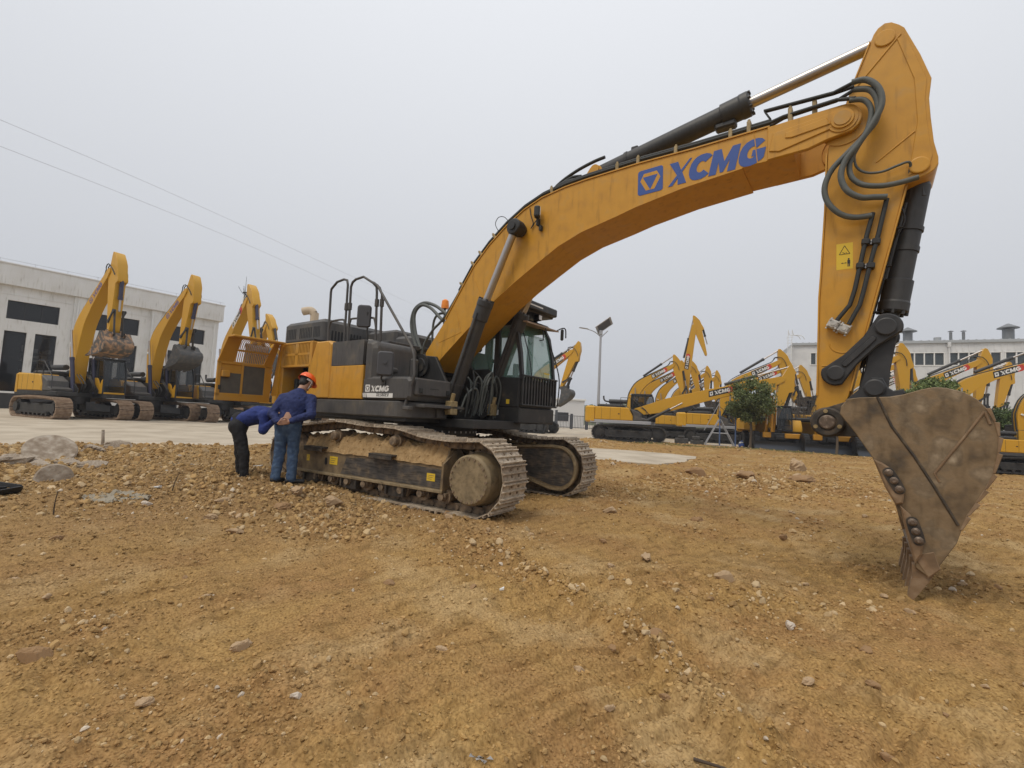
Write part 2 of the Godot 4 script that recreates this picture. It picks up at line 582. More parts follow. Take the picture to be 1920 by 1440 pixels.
func ground(x: float, z: float, fine := true) -> float:
	var d := lot_d(x, z)
	var h := lerpf(0.345, 0.0, smoothstep(0.0, 6.0, d))
	if d < 0.0:
		h = 0.345 + d * 0.18
	h += 0.13 * bump(x, z, -4.7, -7.9, 2.1, 1.1) + 0.10 * bump(x, z, 6.5, -11.4, 3.2, 1.1) + 0.05 * bump(x, z, 2.6, -8.3, 1.3, 0.5)
	h -= 0.05 * bump(x, z, 3.5, -5.3, 3.0, 1.0)
	var p := Vector2(x, z)
	# the strip of bare ground left free by the concrete slab
	var sd := slab_d(p)
	if sd > -1.6:
		h = lerpf(h, 0.27 if sd < 0.0 else 0.17, smoothstep(-1.6, 0.0, sd))
	var flat := 1.0 - 0.75 * smoothstep(0.0, 0.6, sd)
	h += flat * (0.035 * n_lump.get_noise_2d(x, z) + 0.06 * n_wave.get_noise_2d(x, z) * clampf(-z / 6.0, 0.3, 1.0))
	# dozer scrape streaks
	var u := x * 0.80 - z * 0.6
	var w := x * 0.6 + z * 0.80
	var rb := rubble(x, z, d)
	var sk := n_streak.get_noise_2d(u * 0.35, w * 5.5)
	var sk2 := n_streak.get_noise_2d(u * 0.8 + 30.0, w * 8.5)
	var zone := clampf(0.55 + n_wave.get_noise_2d(x * 2.0 + 7.0, z * 2.0) * 2.0, 0.0, 1.0) * (1.0 - 0.6 * rb)
	h += flat * zone * (0.075 * (0.3 - absf(sk)) + 0.020 * sk2)
	# rut with a broken edge
	var rd := 9.0
	for i in rut.size() - 1:
		rd = minf(rd, seg_d(p, rut[i], rut[i + 1]))
	if rd < 0.6:
		rd += 0.05 * n_lump.get_noise_2d(x * 4.0, z * 4.0)
		h += 0.06 * exp(-pow((rd - 0.05) / 0.06, 2.0)) * clampf(0.7 + 1.6 * n_lump.get_noise_2d(x * 6.0, z * 6.0), 0.0, 1.4)
		h -= 0.035 * exp(-pow((rd - 0.22) / 0.12, 2.0))
	# cleat prints left by the tracks
	if z > -7.0 and z < -.5 and x > -3.0 and x < 3.0:
		for ln in lanes:
			var ld := seg_d(p, ln[0], ln[1])
			if ld < .42:
				var al: float = (p - ln[0]).dot((ln[1] - ln[0]).normalized())
				var worn_off := clampf(.5 + 1.8 * n_patch.get_noise_2d(x * 2.6 + 3.0, z * 2.6), 0.0, 1.0)
				var side := 1.0 - smoothstep(.27, .34, ld)
				h += flat * side * worn_off * (.020 * pow(absf(sin(al * PI / .17 + .6 * n_lump.get_noise_2d(x * 3.0, z * 3.0))), 6.0) - .016)
				h += flat * .012 * exp(-pow((ld - .35) / .04, 2.0)) * worn_off
	if fine:
		var cl := n_clod.get_noise_2d(x, z)
		var pt := clampf(n_patch.get_noise_2d(x * 1.7 - 20.0, z * 1.7) * 2.2 + 0.35, 0.0, 1.0)   # crumbly here, smeared flat there
		h += flat * (0.014 + 0.022 * pt + 0.045 * rb) * maxf(cl, -0.12) + flat * (0.004 + 0.007 * pt + 0.010 * rb) * n_fine.get_noise_2d(x, z)
		h += flat * (pt * 0.018 + rb * 0.014) * (0.45 - n_crumb.get_noise_2d(x, z) - 0.55 * absf(cl))
		if rb > 0.35:
			h += flat * (rb - 0.35) * 0.09 * (n_cell.get_noise_2d(x, z) + 0.6)
	return h

func ground_color(x: float, z: float) -> Color:
	var t := n_tone.get_noise_2d(x, z)
	var t2 := n_patch.get_noise_2d(x * 2.3 + 40.0, z * 2.3)
	var t3 := n_clod.get_noise_2d(x * 0.7 + 9.0, z * 0.7)
	var c := Color(.525, .335, .133)
	c = c.lerp(Color(.46, .275, .118), clampf(0.35 + t * 1.3 + bump(x, z, 6.0, -11.2, 3.5, 2.2) * 0.5, 0.0, 1.0))
	c = c.lerp(Color(.62, .44, .225), clampf(t2 * 1.7 - 0.15, 0.0, 0.75))
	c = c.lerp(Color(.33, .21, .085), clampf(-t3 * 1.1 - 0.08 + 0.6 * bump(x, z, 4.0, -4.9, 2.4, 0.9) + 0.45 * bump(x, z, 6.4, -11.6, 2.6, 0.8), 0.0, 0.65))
	c = c.lerp(Color(.47, .335, .18), clampf(0.9 * bump(x, z, -8.0, -8.5, 6.0, 3.5), 0.0, 0.7))
	c = c.lerp(Color(.37, .235, .115), clampf(0.75 * bump(x, z, -3.8, -6.8, 3.6, 1.6) + 0.45 * bump(x, z, -4.5, -3.0, 2.6, 2.6), 0.0, 0.7))  # brown heap soil, plus lens-edge and finger darkening painted into lower-left soil colour
	# trampled grass strip along the far kerb
	var gd := seg_d(Vector2(x, z), Vector2(5.6, -29.4), Vector2(17.2, -22.6))
	gd = minf(gd, seg_d(Vector2(x, z), Vector2(17.2, -22.6), Vector2(48, -1.5)))
	c = c.lerp(Color(.14, .15, .055), clampf((0.75 - gd + t * 0.5) * 1.4, 0.0, 0.9))
	return c * (0.94 + 0.16 * n_fine.get_noise_2d(x * 1.8 + 5.0, z * 1.8))

func build_ground() -> void:
	n_cell.noise_type = FastNoiseLite.TYPE_CELLULAR
	n_cell.frequency = 5.0
	n_cell.seed = 108
	n_cell.cellular_return_type = FastNoiseLite.RETURN_DISTANCE
	n_crumb.noise_type = FastNoiseLite.TYPE_CELLULAR
	n_crumb.frequency = 13.0
	n_crumb.seed = 109
	n_crumb.fractal_octaves = 2
	n_crumb.cellular_return_type = FastNoiseLite.RETURN_DISTANCE
	var rows := PackedFloat32Array()
	var z := 7.0
	while z > -0.9:
		rows.append(z)
		z -= 0.09 if z < 0.5 else 0.35
	while z > -38.0:
		rows.append(z)
		z += minf(z * (0.0070 if z > -5.0 else 0.0095), -0.011)
	var cols := 781
	var vs := PackedVector3Array()
	var cs := PackedColorArray()
	var u2 := PackedVector2Array()
	for zz in rows:
		var hw := minf(1.45 * absf(zz) + 4.5, 50.0)
		for j in cols:
			var s := float(j) / (cols - 1) * 2.0 - 1.0
			var x := s * (0.5 + 0.5 * s * s) * hw
			vs.append(Vector3(x, ground(x, zz), zz))
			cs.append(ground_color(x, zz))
			var bend := 0.25 * sin(x * 0.35 + 1.0)
			u2.append(Vector2((x * 0.78 - zz * 0.62) * 0.11, (x * 0.62 + zz * 0.78 + bend) * 0.75))
	var ix := PackedInt32Array()
	var m := rows.size()
	for i in m - 1:
		for j in cols - 1:
			var a := i * cols + j
			ix.append(a); ix.append(a + cols); ix.append(a + 1)
			ix.append(a + 1); ix.append(a + cols); ix.append(a + cols + 1)
	# normals
	var ns := PackedVector3Array()
	ns.resize(vs.size())
	for i in m:
		for j in cols:
			var k := i * cols + j
			var dx := vs[i * cols + mini(j + 1, cols - 1)] - vs[i * cols + maxi(j - 1, 0)]
			var dz := vs[mini(i + 1, m - 1) * cols + j] - vs[maxi(i - 1, 0) * cols + j]
			ns[k] = dx.cross(dz).normalized()
			if ns[k].y < 0.0:
				ns[k] = -ns[k]
	var arr := []
	arr.resize(Mesh.ARRAY_MAX)
	arr[Mesh.ARRAY_VERTEX] = vs
	arr[Mesh.ARRAY_NORMAL] = ns
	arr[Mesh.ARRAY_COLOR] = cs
	arr[Mesh.ARRAY_TEX_UV] = u2
	arr[Mesh.ARRAY_TEX_UV2] = u2
	arr[Mesh.ARRAY_INDEX] = ix
	var am := ArrayMesh.new()
	am.add_surface_from_arrays(Mesh.PRIMITIVE_TRIANGLES, arr)
	var dm := mat(Color.WHITE, 0.95)
	dm.vertex_color_use_as_albedo = true
	dm.albedo_texture = ntex(noise(0.055, 201, 6), [[0.0, L(.28, .25, .22)], [0.25, L(.52, .49, .46)], [0.48, L(.78, .77, .75)], [0.75, L(.92, .92, .91)], [1.0, L(1, 1, 1)]], 1024)
	dm.uv1_triplanar = true
	dm.uv1_world_triplanar = true
	dm.uv1_scale = Vector3(0.83, 0.83, 0.83)
	dm.normal_enabled = true
	dm.normal_texture = nnorm(noise(0.035, 202, 6), 7.0, 1024)
	dm.detail_enabled = true
	dm.detail_blend_mode = BaseMaterial3D.BLEND_MODE_MUL
	dm.detail_uv_layer = BaseMaterial3D.DETAIL_UV_2
	dm.detail_albedo = ntex(noise(0.012, 203, 6), [[0.0, L(.62, .58, .54)], [0.35, L(.85, .84, .82)], [0.55, L(.97, .97, .97)], [1.0, L(1, 1, 1)]], 1024)
	dm.metallic_specular = 0.2
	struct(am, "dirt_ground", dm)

	# the concrete yard beyond the lot
	var cm := worn([[0.0, L(.33, .275, .205)], [0.5, L(.44, .375, .285)], [0.8, L(.50, .435, .34)], [1.0, L(.40, .33, .24)]], 0.85, 0.0, 0.12, 61, 0.01, 6, 0.6)
	cm.uv1_world_triplanar = true
	M.concrete = cm
	var far := PackedVector2Array()
	for q in edge:
		far.append(q)
	far.append_array(PackedVector2Array([Vector2(300, 40), Vector2(600, -700), Vector2(-600, -700), Vector2(-300, 34)]))
	var y := MB.new()
	var tr := Geometry2D.triangulate_polygon(far)
	for i in range(0, tr.size(), 3):
		y.ftri(Vector3(far[tr[i]].x, YARD, far[tr[i]].y), Vector3(far[tr[i + 1]].x, YARD, far[tr[i + 1]].y), Vector3(far[tr[i + 2]].x, YARD, far[tr[i + 2]].y), Vector3.UP)
	struct(y, "concrete_yard", cm)
	# the ground goes on under and behind everything
	var b := MB.new()
	b.quad(Vector3(-600, -0.6, 300), Vector3(600, -0.6, 300), Vector3(600, -0.6, -700), Vector3(-600, -0.6, -700), Vector3.UP)
	struct(b, "far_ground", mat(L(.2, .14, .07), 0.95))
	# concrete slab left in the dirt
	var s2 := MB.new()
	s2.xf = Transform3D(Basis(Vector3(1, 0, 0), Vector3(0, 0, 1), Vector3(0, -1, 0)), Vector3(0, 0, 0))
	var rp := PackedVector2Array()
	for i in slab_poly.size():
		var a := slab_poly[i]
		var e := slab_poly[(i + 1) % slab_poly.size()]
		for k in 5:
			var q := a.lerp(e, k / 5.0)
			rp.append(q + Vector2(n_lump.get_noise_2d(q.x * 5, q.y * 5), n_lump.get_noise_2d(q.x * 5 + 50, q.y * 5)) * 0.22)
	s2.prism(rp, -0.29, -0.12, 0.01)
	var so := struct(s2, "concrete_slab", cm)

func rock_mesh(sd: int, sub := 2, flat := 0.7, rough := 0.35) -> ArrayMesh:
	var s := SphereMesh.new()
	s.radius = 1.0
	s.height = 2.0
	s.radial_segments = 6 * sub
	s.rings = 3 * sub
	var f := noise(0.55, sd, 2)
	var f2 := noise(1.6, sd + 3, 2)
	var a := s.get_mesh_arrays()
	var vv: PackedVector3Array = a[Mesh.ARRAY_VERTEX]
	var ii: PackedInt32Array = a[Mesh.ARRAY_INDEX]
	var planes := []
	var r := RandomNumberGenerator.new()
	r.seed = sd
	for k in 7:
		planes.append([Vector3(r.randf_range(-1, 1), r.randf_range(-1, 1), r.randf_range(-1, 1)).normalized(), r.randf_range(0.5, 0.85)])
	for k in vv.size():
		var q := vv[k].normalized()
		var l := 1.0 + rough * f.get_noise_3dv(q * 2.0) + 0.12 * f2.get_noise_3dv(q * 2.0)
		for pl in planes:
			var dd: float = q.dot(pl[0])
			if dd > 0.01:
				l = minf(l, pl[1] / dd)
		vv[k] = q * l * Vector3(1, flat, 0.85)
	var m := MB.new()
	for k in range(0, ii.size(), 3):
		var p0 := vv[ii[k]]
		var p1 := vv[ii[k + 1]]
		var p2 := vv[ii[k + 2]]
		if (p1 - p0).cross(p2 - p0).length() > 1e-6:
			m.ftri(p0, p1, p2, p0 + p1 + p2)
	return m.mesh()

func stone_color(r: RandomNumberGenerator) -> Color:
	var k := r.randf()
	var c := Color(.42, .28, .125).lerp(Color(.36, .225, .10), r.randf())
	if k > 0.75:
		c = Color(.50, .365, .20).lerp(Color(.56, .43, .27), r.randf())
	if k > 0.985:
		c = Color(.58, .50, .40)
	return c * r.randf_range(0.75, 1.12)

func build_gravel() -> void:
	var r := RandomNumberGenerator.new()
	r.seed = 77
	var gm := mat(Color.WHITE, 0.95)
	gm.vertex_color_use_as_albedo = true
	gm.metallic_specular = 0.2
	var total := [15000, 70000, 6500]
	for kind in 3:
		var xf := []
		var cl := []
		var tries := 0
		while xf.size() < total[kind] and tries < 400000:
			tries += 1
			var d := 1.1 * pow(26.0, r.randf())
			if kind == 2:
				d = 2.5 * pow(9.0, r.randf())
			var x := r.randf_range(-1.0, 1.0) * (1.25 * d + 1.0)
			var ld := lot_d(x, -d)
			if ld < 0.0:
				continue
			var rb := rubble(x, -d, ld)
			if r.randf() > ([0.022, 0.16, 0.004][kind] as float) + rb * rb * 1.1:
				continue
			var p := Vector2(x, -d)
			if slab_d(p) > -0.05:
				continue
			var sz := (0.0035 + 0.0022 * d / 2.0) * pow(r.randf_range(0.25, 1.0), -0.9)
			if kind == 1:
				sz = 0.0026 * sqrt(d) * pow(r.randf_range(0.15, 1.0), -0.8)
			if kind == 2:
				sz = 0.013 * pow(r.randf_range(0.10, 1.0), -0.9) * (0.4 + rb)
			sz = minf(sz, 0.012 + 0.008 * d if d < 9.0 else 0.11)
			var b := Basis.from_euler(Vector3(r.randf_range(-0.5, 0.5), r.randf() * TAU, r.randf_range(-0.5, 0.5))).scaled(Vector3.ONE * sz)
			xf.append(Transform3D(b, Vector3(x, ground(x, -d) + sz * 0.12, -d)))
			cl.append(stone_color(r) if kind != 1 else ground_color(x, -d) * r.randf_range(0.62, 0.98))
		var mm := MultiMesh.new()
		mm.transform_format = MultiMesh.TRANSFORM_3D
		mm.use_colors = true
		mm.mesh = rock_mesh(300 + kind, 1 if kind < 2 else 2, 0.65, 0.4)
		mm.instance_count = xf.size()
		for i in xf.size():
			mm.set_instance_transform(i, xf[i])
			mm.set_instance_color(i, cl[i])
		var o := MultiMeshInstance3D.new()
		o.multimesh = mm
		o.material_override = gm
		o.name = ["gravel", "dirt_crumbs", "rubble_stones"][kind]
		add_child(o)
		tag(o, ["small stones strewn over the whole dirt lot", "fine dirt crumbs lying loose on the scraped soil", "fist sized pale rubble stones scattered in the dirt"][kind], ["gravel", "dirt crumbs", "rubble"][kind])
		o.set_meta("kind", "stuff")

# ---------------------------------------------------------------- lettering
func arc_poly(cx: float, cy: float, rx: float, ry: float, tx: float, ty: float, a0: float, a1: float, k := 14) -> PackedVector2Array:
	var o := PackedVector2Array()
	for i in k + 1:
		var t := deg_to_rad(lerpf(a0, a1, float(i) / k))
		o.append(Vector2(cx + rx * signf(cos(t)) * pow(absf(cos(t)), 0.85), cy + ry * signf(sin(t)) * pow(absf(sin(t)), 0.85)))
	for i in k + 1:
		var t := deg_to_rad(lerpf(a1, a0, float(i) / k))
		o.append(Vector2(cx + (rx - tx) * cos(t), cy + (ry - ty) * sin(t)))
	return o

func letters() -> Array:   # XCMG, height 1, upright; each entry: [polygons, advance]
	var x := [P2([-.04, 1, .42, 1, .68, .62, .53, .41]), P2([.60, .34, .76, .54, 1.14, 0, .68, 0]), P2([-.12, 0, .08, 0, .98, 1, .78, 1])]
	var x2 := [P2([.16, 0, .40, 0, 1.16, 1, 1.04, 1])]
	var c := [arc_poly(.57, .5, .60, .52, .38, .29, 40, 320)]
	var m := [P2([0, 0, 0, 1, .38, 1, .66, .46, .92, 1, 1.30, 1, 1.30, 0, .92, 0, .92, .50, .72, .03, .56, .03, .37, .48, .37, 0])]
	var g := [arc_poly(.57, .5, .60, .52, .38, .29, 38, 338), P2([.58, .58, 1.17, .58, 1.17, .20, 1.05, .10, .84, .27, .80, .34, .58, .34])]
	return [[[x[0], x[1], x2[0]], 1.18], [c, 1.06], [m, 1.36], [g, 1.16]]

# one flat plate per letter, standing 2 mm proud; frame: position of the lower left corner, along and up directions
func logo(parent: Node3D, fr: Transform3D, h: float, ink: Material, called := "logo_letter", thick := 0.003, joined := false, wide := 1.0) -> float:
	var px := 0.0
	var all := MB.new()
	for l in letters():
		var b := MB.new() if not joined else all
		b.xf = fr * Transform3D(Basis(Vector3(h * wide, 0, 0), Vector3(h * 0.22, h, 0), Vector3(0, 0, 1)), Vector3(px * h * wide, 0, 0))
		var k := 0.0
		for poly in l[0]:
			b.prism(poly, 0.0, thick + k)
			k += 0.0004
		if not joined:
			part(b, called, ink, parent)
		px += l[1] + 0.02
	if joined:
		part(all, called, ink, parent)
	return px * h

func emblem(parent: Node3D, fr: Transform3D, h: float, ink: Material, bare: Material, thick := 0.003) -> void:
	var b := MB.new()
	b.xf = fr
	b.prism(rrect(0, h, 0, h, h * 0.1), 0, thick)
	var e := part(b, "logo_emblem", ink, parent)
	var t := MB.new()
	t.xf = fr
	var hx := PackedVector2Array()
	for q in [[.5 - .26, .84], [.5 + .26, .84], [.90, .56], [.5 + .17, .14], [.5 - .17, .14], [.10, .56]]:
		hx.append(Vector2(q[0], q[1]) * h)
	t.prism(hx, thick, thick + 0.0006)
	part(t, "hexagon", bare, e)
	var u := MB.new()
	u.xf = fr
	u.prism(P2([.20 * h, .70 * h, .80 * h, .70 * h, .5 * h, .14 * h]), thick + 0.0006, thick + 0.0014)
	part(u, "triangle", ink, e)

func print_text(parent: Node3D, text: String, at: Transform3D, height: float, ink: Material, called := "lettering") -> void:
	var t := TextMesh.new()
	var f := SystemFont.new()
	f.font_names = PackedStringArray(["Droid Sans"])
	f.font_weight = 700
	t.font = f
	t.text = text
	t.font_size = 32
	t.pixel_size = height / 24.0
	t.depth = 0.002
	t.curve_step = 2.0
	t.horizontal_alignment = HORIZONTAL_ALIGNMENT_LEFT
	t.vertical_alignment = VERTICAL_ALIGNMENT_BOTTOM
	var o := MeshInstance3D.new()
	o.mesh = t
	o.material_override = ink
	o.name = called
	parent.add_child(o, true)
	o.transform = at

# ---------------------------------------------------------------- the big excavator: undercarriage
func track_path(hx: float, r: float, cy: float, top: Array, step := 0.03) -> PackedVector2Array:
	var l := PackedVector2Array()
	for i in 40:
		l.append(Vector2(lerpf(hx, -hx, i / 40.0), cy - r))
	for i in 24:
		var t := -PI / 2 - PI * i / 24.0
		l.append(Vector2(-hx + r * cos(t), cy + r * sin(t)))
	var tp := PackedVector2Array([Vector2(-hx, cy + r)])
	for q in top:
		tp.append(Vector2(q[0], q[1]))
	tp.append(Vector2(hx, cy + r))
	l.append_array(smooth2(tp, 8))
	for i in range(1, 24):
		var t := PI / 2 - PI * i / 24.0
		l.append(Vector2(hx + r * cos(t), cy + r * sin(t)))
	return l

func along_path(l: PackedVector2Array, count: int) -> Array:   # evenly spaced [point, tangent]
	var m := l.size()
	var len := 0.0
	for i in m:
		len += l[i].distance_to(l[(i + 1) % m])
	var o := []
	for k in count:
		var s := len * k / count
		var i := 0
		while s > l[i].distance_to(l[(i + 1) % m]):
			s -= l[i].distance_to(l[(i + 1) % m])
			i += 1
		var a := l[i]
		var b := l[(i + 1) % m]
		o.append([a.lerp(b, s / maxf(1e-6, a.distance_to(b))), (b - a).normalized()])
	return o

func shoe_mesh(w: float, pitch: float, sd: int) -> ArrayMesh:
	# x along the track, y outwards, z across
	var b := MB.new()
	var r := RandomNumberGenerator.new()
	r.seed = sd
	var p := pitch * 0.5
	var z := w / 2
	b.hexa([Vector3(-p * .97, -.012, -z), Vector3(p * 1.04, -.012, -z), Vector3(p * 1.04, -.012, z), Vector3(-p * .97, -.012, z), Vector3(-p * .97, .002, -z), Vector3(p * 1.04, .002, -z), Vector3(p * 1.04, .002, z), Vector3(-p * .97, .002, z)])
	for k in 3:
		var x := (-0.80 + 0.86 * k) * p
		var h: float = [0.036, 0.028, 0.036][k]
		var j0 := r.randf_range(-.003, .003)
		var j1 := r.randf_range(-.003, .003)
		b.hexa([Vector3(x - .014, 0, -z), Vector3(x + .014, 0, -z), Vector3(x + .014, 0, z), Vector3(x - .014, 0, z), Vector3(x - .007, h + j0, -z * .985), Vector3(x + .007, h + j0, -z * .985), Vector3(x + .007, h + j1, z * .985), Vector3(x - .007, h + j1, z * .985)])
	return b.mesh()

func chain_link_mesh(pitch: float) -> ArrayMesh:
	var b := MB.new()
	for s in [-1, 1]:
		var z0: float = 0.085 * s
		b.prism(P2([-pitch * .62, -.085, -pitch * .5, -.108, pitch * .40, -.118, pitch * .58, -.098, pitch * .62, -.062, pitch * .35, -.014, -pitch * .42, -.014, -pitch * .64, -.055]), z0 - .026, z0 + .026, .004)
	b.cyl(Vector3(pitch * .5, -.068, -.125), Vector3(pitch * .5, -.068, .125), .029, 10)
	for sx in [-1, 1]:
		for s in [-1, 1]:
			b.cyl(Vector3(sx * pitch * .2, 0.0, s * .085), Vector3(sx * pitch * .2, .016, s * .085), .017, 6)
	return b.mesh()

func rev2(p: PackedVector2Array) -> PackedVector2Array:
	var q := p.duplicate()
	q.reverse()
	return q

func build_undercarriage(root: Node3D) -> void:
	var turn := deg_to_rad(36.94 - 31.59)
	var uc := holder("undercarriage", root)
	uc.rotation.y = turn
	var b := MB.new()
	# centre box and the X-shaped legs to the two track frames
	b.lathe(Vector3(0, .70, 0), Vector3.UP, P2([0, .0, 0, .70, .30, .70, .30, .0]), 36)
	for sx in [-1, 1]:
		for sz in [-1, 1]:
			b.hexa([Vector3(sx * .25, .42, sz * .3), Vector3(sx * .80, .42, sz * .3), Vector3(sx * 1.35, .38, sz * 1.05), Vector3(sx * .55, .38, sz * 1.05), Vector3(sx * .25, .88, sz * .3), Vector3(sx * .75, .88, sz * .3), Vector3(sx * 1.30, .72, sz * 1.05), Vector3(sx * .50, .72, sz * 1.05)])
	b.bx(-.8, .8, .45, .86, -.5, .5, .02)
	part(b, "centre_frame", M.frame, uc)
	var sw := MB.new()
	sw.lathe(Vector3(0, 1.0, 0), Vector3.UP, P2([0, .0, 0, .74, .09, .74, .09, .69, .16, .69, .16, .76, .23, .76, .23, .0]), 48)
	var ring := part(sw, "swing_bearing", M.dark, root)
	for k in 40:
		var t := TAU * k / 40
		var bo := MB.new() if k == 0 else null
		if bo:
			bo.cyl(Vector3(0, -.02, 0), Vector3(0, .012, 0), .018, 6)
			M.bolt_mesh = bo.mesh()
		var o := part(M.bolt_mesh, "bolt", M.steel, ring)
		o.position = Vector3(.73 * cos(t), 1.075, .73 * sin(t))
	for side in 2:
		build_track(root, turn, 1.0 if side == 1 else -1.0)

func build_track(root: Node3D, turn: float, s: float) -> void:
	var tz := 1.29
	var tf := holder("track_frame", root)
	tf.rotation.y = turn
	var hx := 2.0
	# the long box beam: outer face, sloping top, lower flange
	var b := MB.new()
	var x0 := -1.62
	var x1 := 1.50
	# cross-section in (z outward, y), swept along x
	var sec := P2([-.27, .30, .25, .30, .25, .66, .12, .86, -.12, .86, -.27, .70])
	for i in sec.size():
		var p := sec[i]
		var q := sec[(i + 1) % sec.size()]
		b.quad(Vector3(x0, p.y, s * (tz + p.x)), Vector3(x1, p.y, s * (tz + p.x)), Vector3(x1, q.y, s * (tz + q.x)), Vector3(x0, q.y, s * (tz + q.x)), Vector3(0, (p.y + q.y) / 2 - .58, s * ((p.x + q.x) / 2)))
	for xx in [x0, x1]:
		for i in range(1, sec.size() - 1):
			b.ftri(Vector3(xx, sec[0].y, s * (tz + sec[0].x)), Vector3(xx, sec[i].y, s * (tz + sec[i].x)), Vector3(xx, sec[i + 1].y, s * (tz + sec[i + 1].x)), Vector3(signf(xx), 0, 0))
	var beam := part(b, "beam", M.frame, tf)
	# lower flange, worn pale along its edge
	var fl := MB.new()
	fl.bx(x0 - .12, x1 + .03, .285, .325, s * (tz + .20), s * (tz + .315), .006)
	part(fl, "lower_flange", M.drive, beam)
	# the flat of the outer face, scraped dark
	var sc := MB.new()
	sc.prism(P2([-.62, .335, 1.44, .335, 1.46, .60, .62, .62, .58, .655, .10, .655, .05, .63, -.50, .60]), s * (tz + .2495), s * (tz + .2525))
	part(sc, "scraped_face", M.scraped, beam)
	# end plate by the final drive
	var ep := MB.new()
	ep.xf = Transform3D(Basis(), Vector3(0, 0, 0))
	ep.hexa([Vector3(x1, .29, s * (tz + .02)), Vector3(x1 + .03, .29, s * (tz + .02)), Vector3(x1 + .03, .29, s * (tz + .30)), Vector3(x1, .29, s * (tz + .30)), Vector3(x1, .86, s * (tz + .02)), Vector3(x1 + .03, .86, s * (tz + .02)), Vector3(x1 + .03, .68, s * (tz + .30)), Vector3(x1, .68, s * (tz + .30))])
	part(ep, "end_plate", M.frame, beam)
	# fork that carries the idler at the other end
	var fk := MB.new()
	fk.prism(P2([-1.55, .34, -1.55, .72, -2.1, .66, -2.2, .56, -2.1, .46]), s * (tz + .14), s * (tz + .20), .006)
	fk.prism(P2([-1.55, .34, -1.55, .72, -2.1, .66, -2.2, .56, -2.1, .46]), s * (tz - .20), s * (tz - .14), .006)
	part(fk, "idler_fork", M.frame, beam)
	# steps on the outer face
	if s > 0:
		for q in [[-1.45, -.98], [.12, .60]]:
			var st := MB.new()
			st.bx(q[0], q[1], .70, .73, tz + .20, tz + .37, .004)
			st.bx(q[0], q[1], .655, .70, tz + .345, tz + .37, .004)
			part(st, "step", M.wear, beam)
		var hole := MB.new()
		hole.prism(rrect(-1.03, -.965, .44, .56, .03), tz + .2505, tz + .253)
		part(hole, "slot", M.black, beam)
		for q in [[-1.50, .47, .075, .10], [-.90, .46, .19, .13], [1.20, .425, .15, .105]]:
			var lb := MB.new()
			lb.bx(q[0], q[0] + q[2], q[1], q[1] + q[3], tz + .252, tz + .256)
			var lo := part(lb, "warning_label", M.label, beam)
			lo.set_meta("label", "small yellow warning label on the muddy beam")
			for k in 3:
				var ln := MB.new()
				ln.bx(q[0] + q[2] * (.2 if k == 0 else .12), q[0] + q[2] * (.85 - .12 * k), q[1] + q[3] * (.70 - .24 * k), q[1] + q[3] * (.76 - .24 * k), tz + .256, tz + .2575)
				part(ln, "print_line", M.frame, lo)
	# lower rollers with their carriers
	for k in 9:
		var x := -1.58 + .385 * k
		var r := MB.new()
		r.lathe(Vector3(x, .235, s * tz - .26), Vector3(0, 0, 1), P2([0, 0, 0, .055, .05, .06, .05, .105, .10, .105, .10, .085, .42, .085, .42, .105, .47, .105, .47, .06, .52, .055, .52, 0]), 18)
		part(r, "lower_roller", M.chain, tf)
		var bk := MB.new()
		bk.bx(x - .07, x + .07, .225, .29, s * (tz + .20), s * (tz + .275), .012)
		bk.cyl(Vector3(x, .235, s * (tz + .26)), Vector3(x, .235, s * (tz + .30)), .05, 12)
		part(bk, "roller_bracket", M.chain, tf)
	# track guards
	for x in [-1.33, -.38, .62]:
		var g := MB.new()
		g.hexa([Vector3(x - .16, .13, s * (tz + .185)), Vector3(x + .16, .13, s * (tz + .185)), Vector3(x + .16, .13, s * (tz + .255)), Vector3(x - .16, .13, s * (tz + .255)), Vector3(x - .19, .30, s * (tz + .185)), Vector3(x + .19, .30, s * (tz + .185)), Vector3(x + .19, .30, s * (tz + .255)), Vector3(x - .19, .30, s * (tz + .255))])
		for dx in [-.19, .15]:
			g.bx(x + dx, x + dx + .035, .15, .30, s * (tz + .255), s * (tz + .30), .006)
		part(g, "track_guard", M.wear, tf)
	# upper rollers
	for x in [-.82, .52]:
		var u := MB.new()
		u.lathe(Vector3(x, .93, s * (tz + .30)), Vector3(0, 0, -s), P2([0, 0, 0, .055, .02, .07, .09, .07, .09, .10, .13, .10, .13, .08, .36, .08, .36, .10, .42, .10, .42, 0]), 18)
		u.bx(x - .06, x + .06, .80, .93, s * (tz - .2), s * (tz - .12), .01)
		part(u, "upper_roller", M.chain, tf)
	# mud caked on the sloping top of the beam
	var md := MB.new()
	var nm := noise(3.0, 400, 4)
	var g2 := []
	for i in 61:
		var x := lerpf(-1.60, 1.48, i / 60.0)
		var row := []
		for j in 9:
			var t := j / 8.0
			var zz := lerpf(.27, -.22, t)
			var base := lerpf(.655, .87, clampf(t * 3.2, 0, 1))
			var hh := maxf(0.0, .035 + .11 * nm.get_noise_2d(x * 1.6, zz * 2.0 + s * 5.0) + .05 * nm.get_noise_2d(x * 6.0, zz * 6.0) + .05 * exp(-pow((x + .1) / .9, 2.0)))
			if j == 0:
				hh *= .3
			row.append(Vector3(x, base + hh * (1.0 if absf(t - .45) < .45 else .5) - .01, s * (tz + zz + hh * .15)))
		g2.append(row)
	for i in 60:
		for j in 8:
			md.quad(g2[i][j], g2[i + 1][j], g2[i + 1][j + 1], g2[i][j + 1], Vector3(0, 1, s * .5))
	part(md, "caked_mud", M.mud, tf)
	var r2 := RandomNumberGenerator.new()
	r2.seed = 90 + int(s)
	var mm := MultiMesh.new()
	mm.transform_format = MultiMesh.TRANSFORM_3D
	mm.mesh = rock_mesh(320, 1, .7, .4)
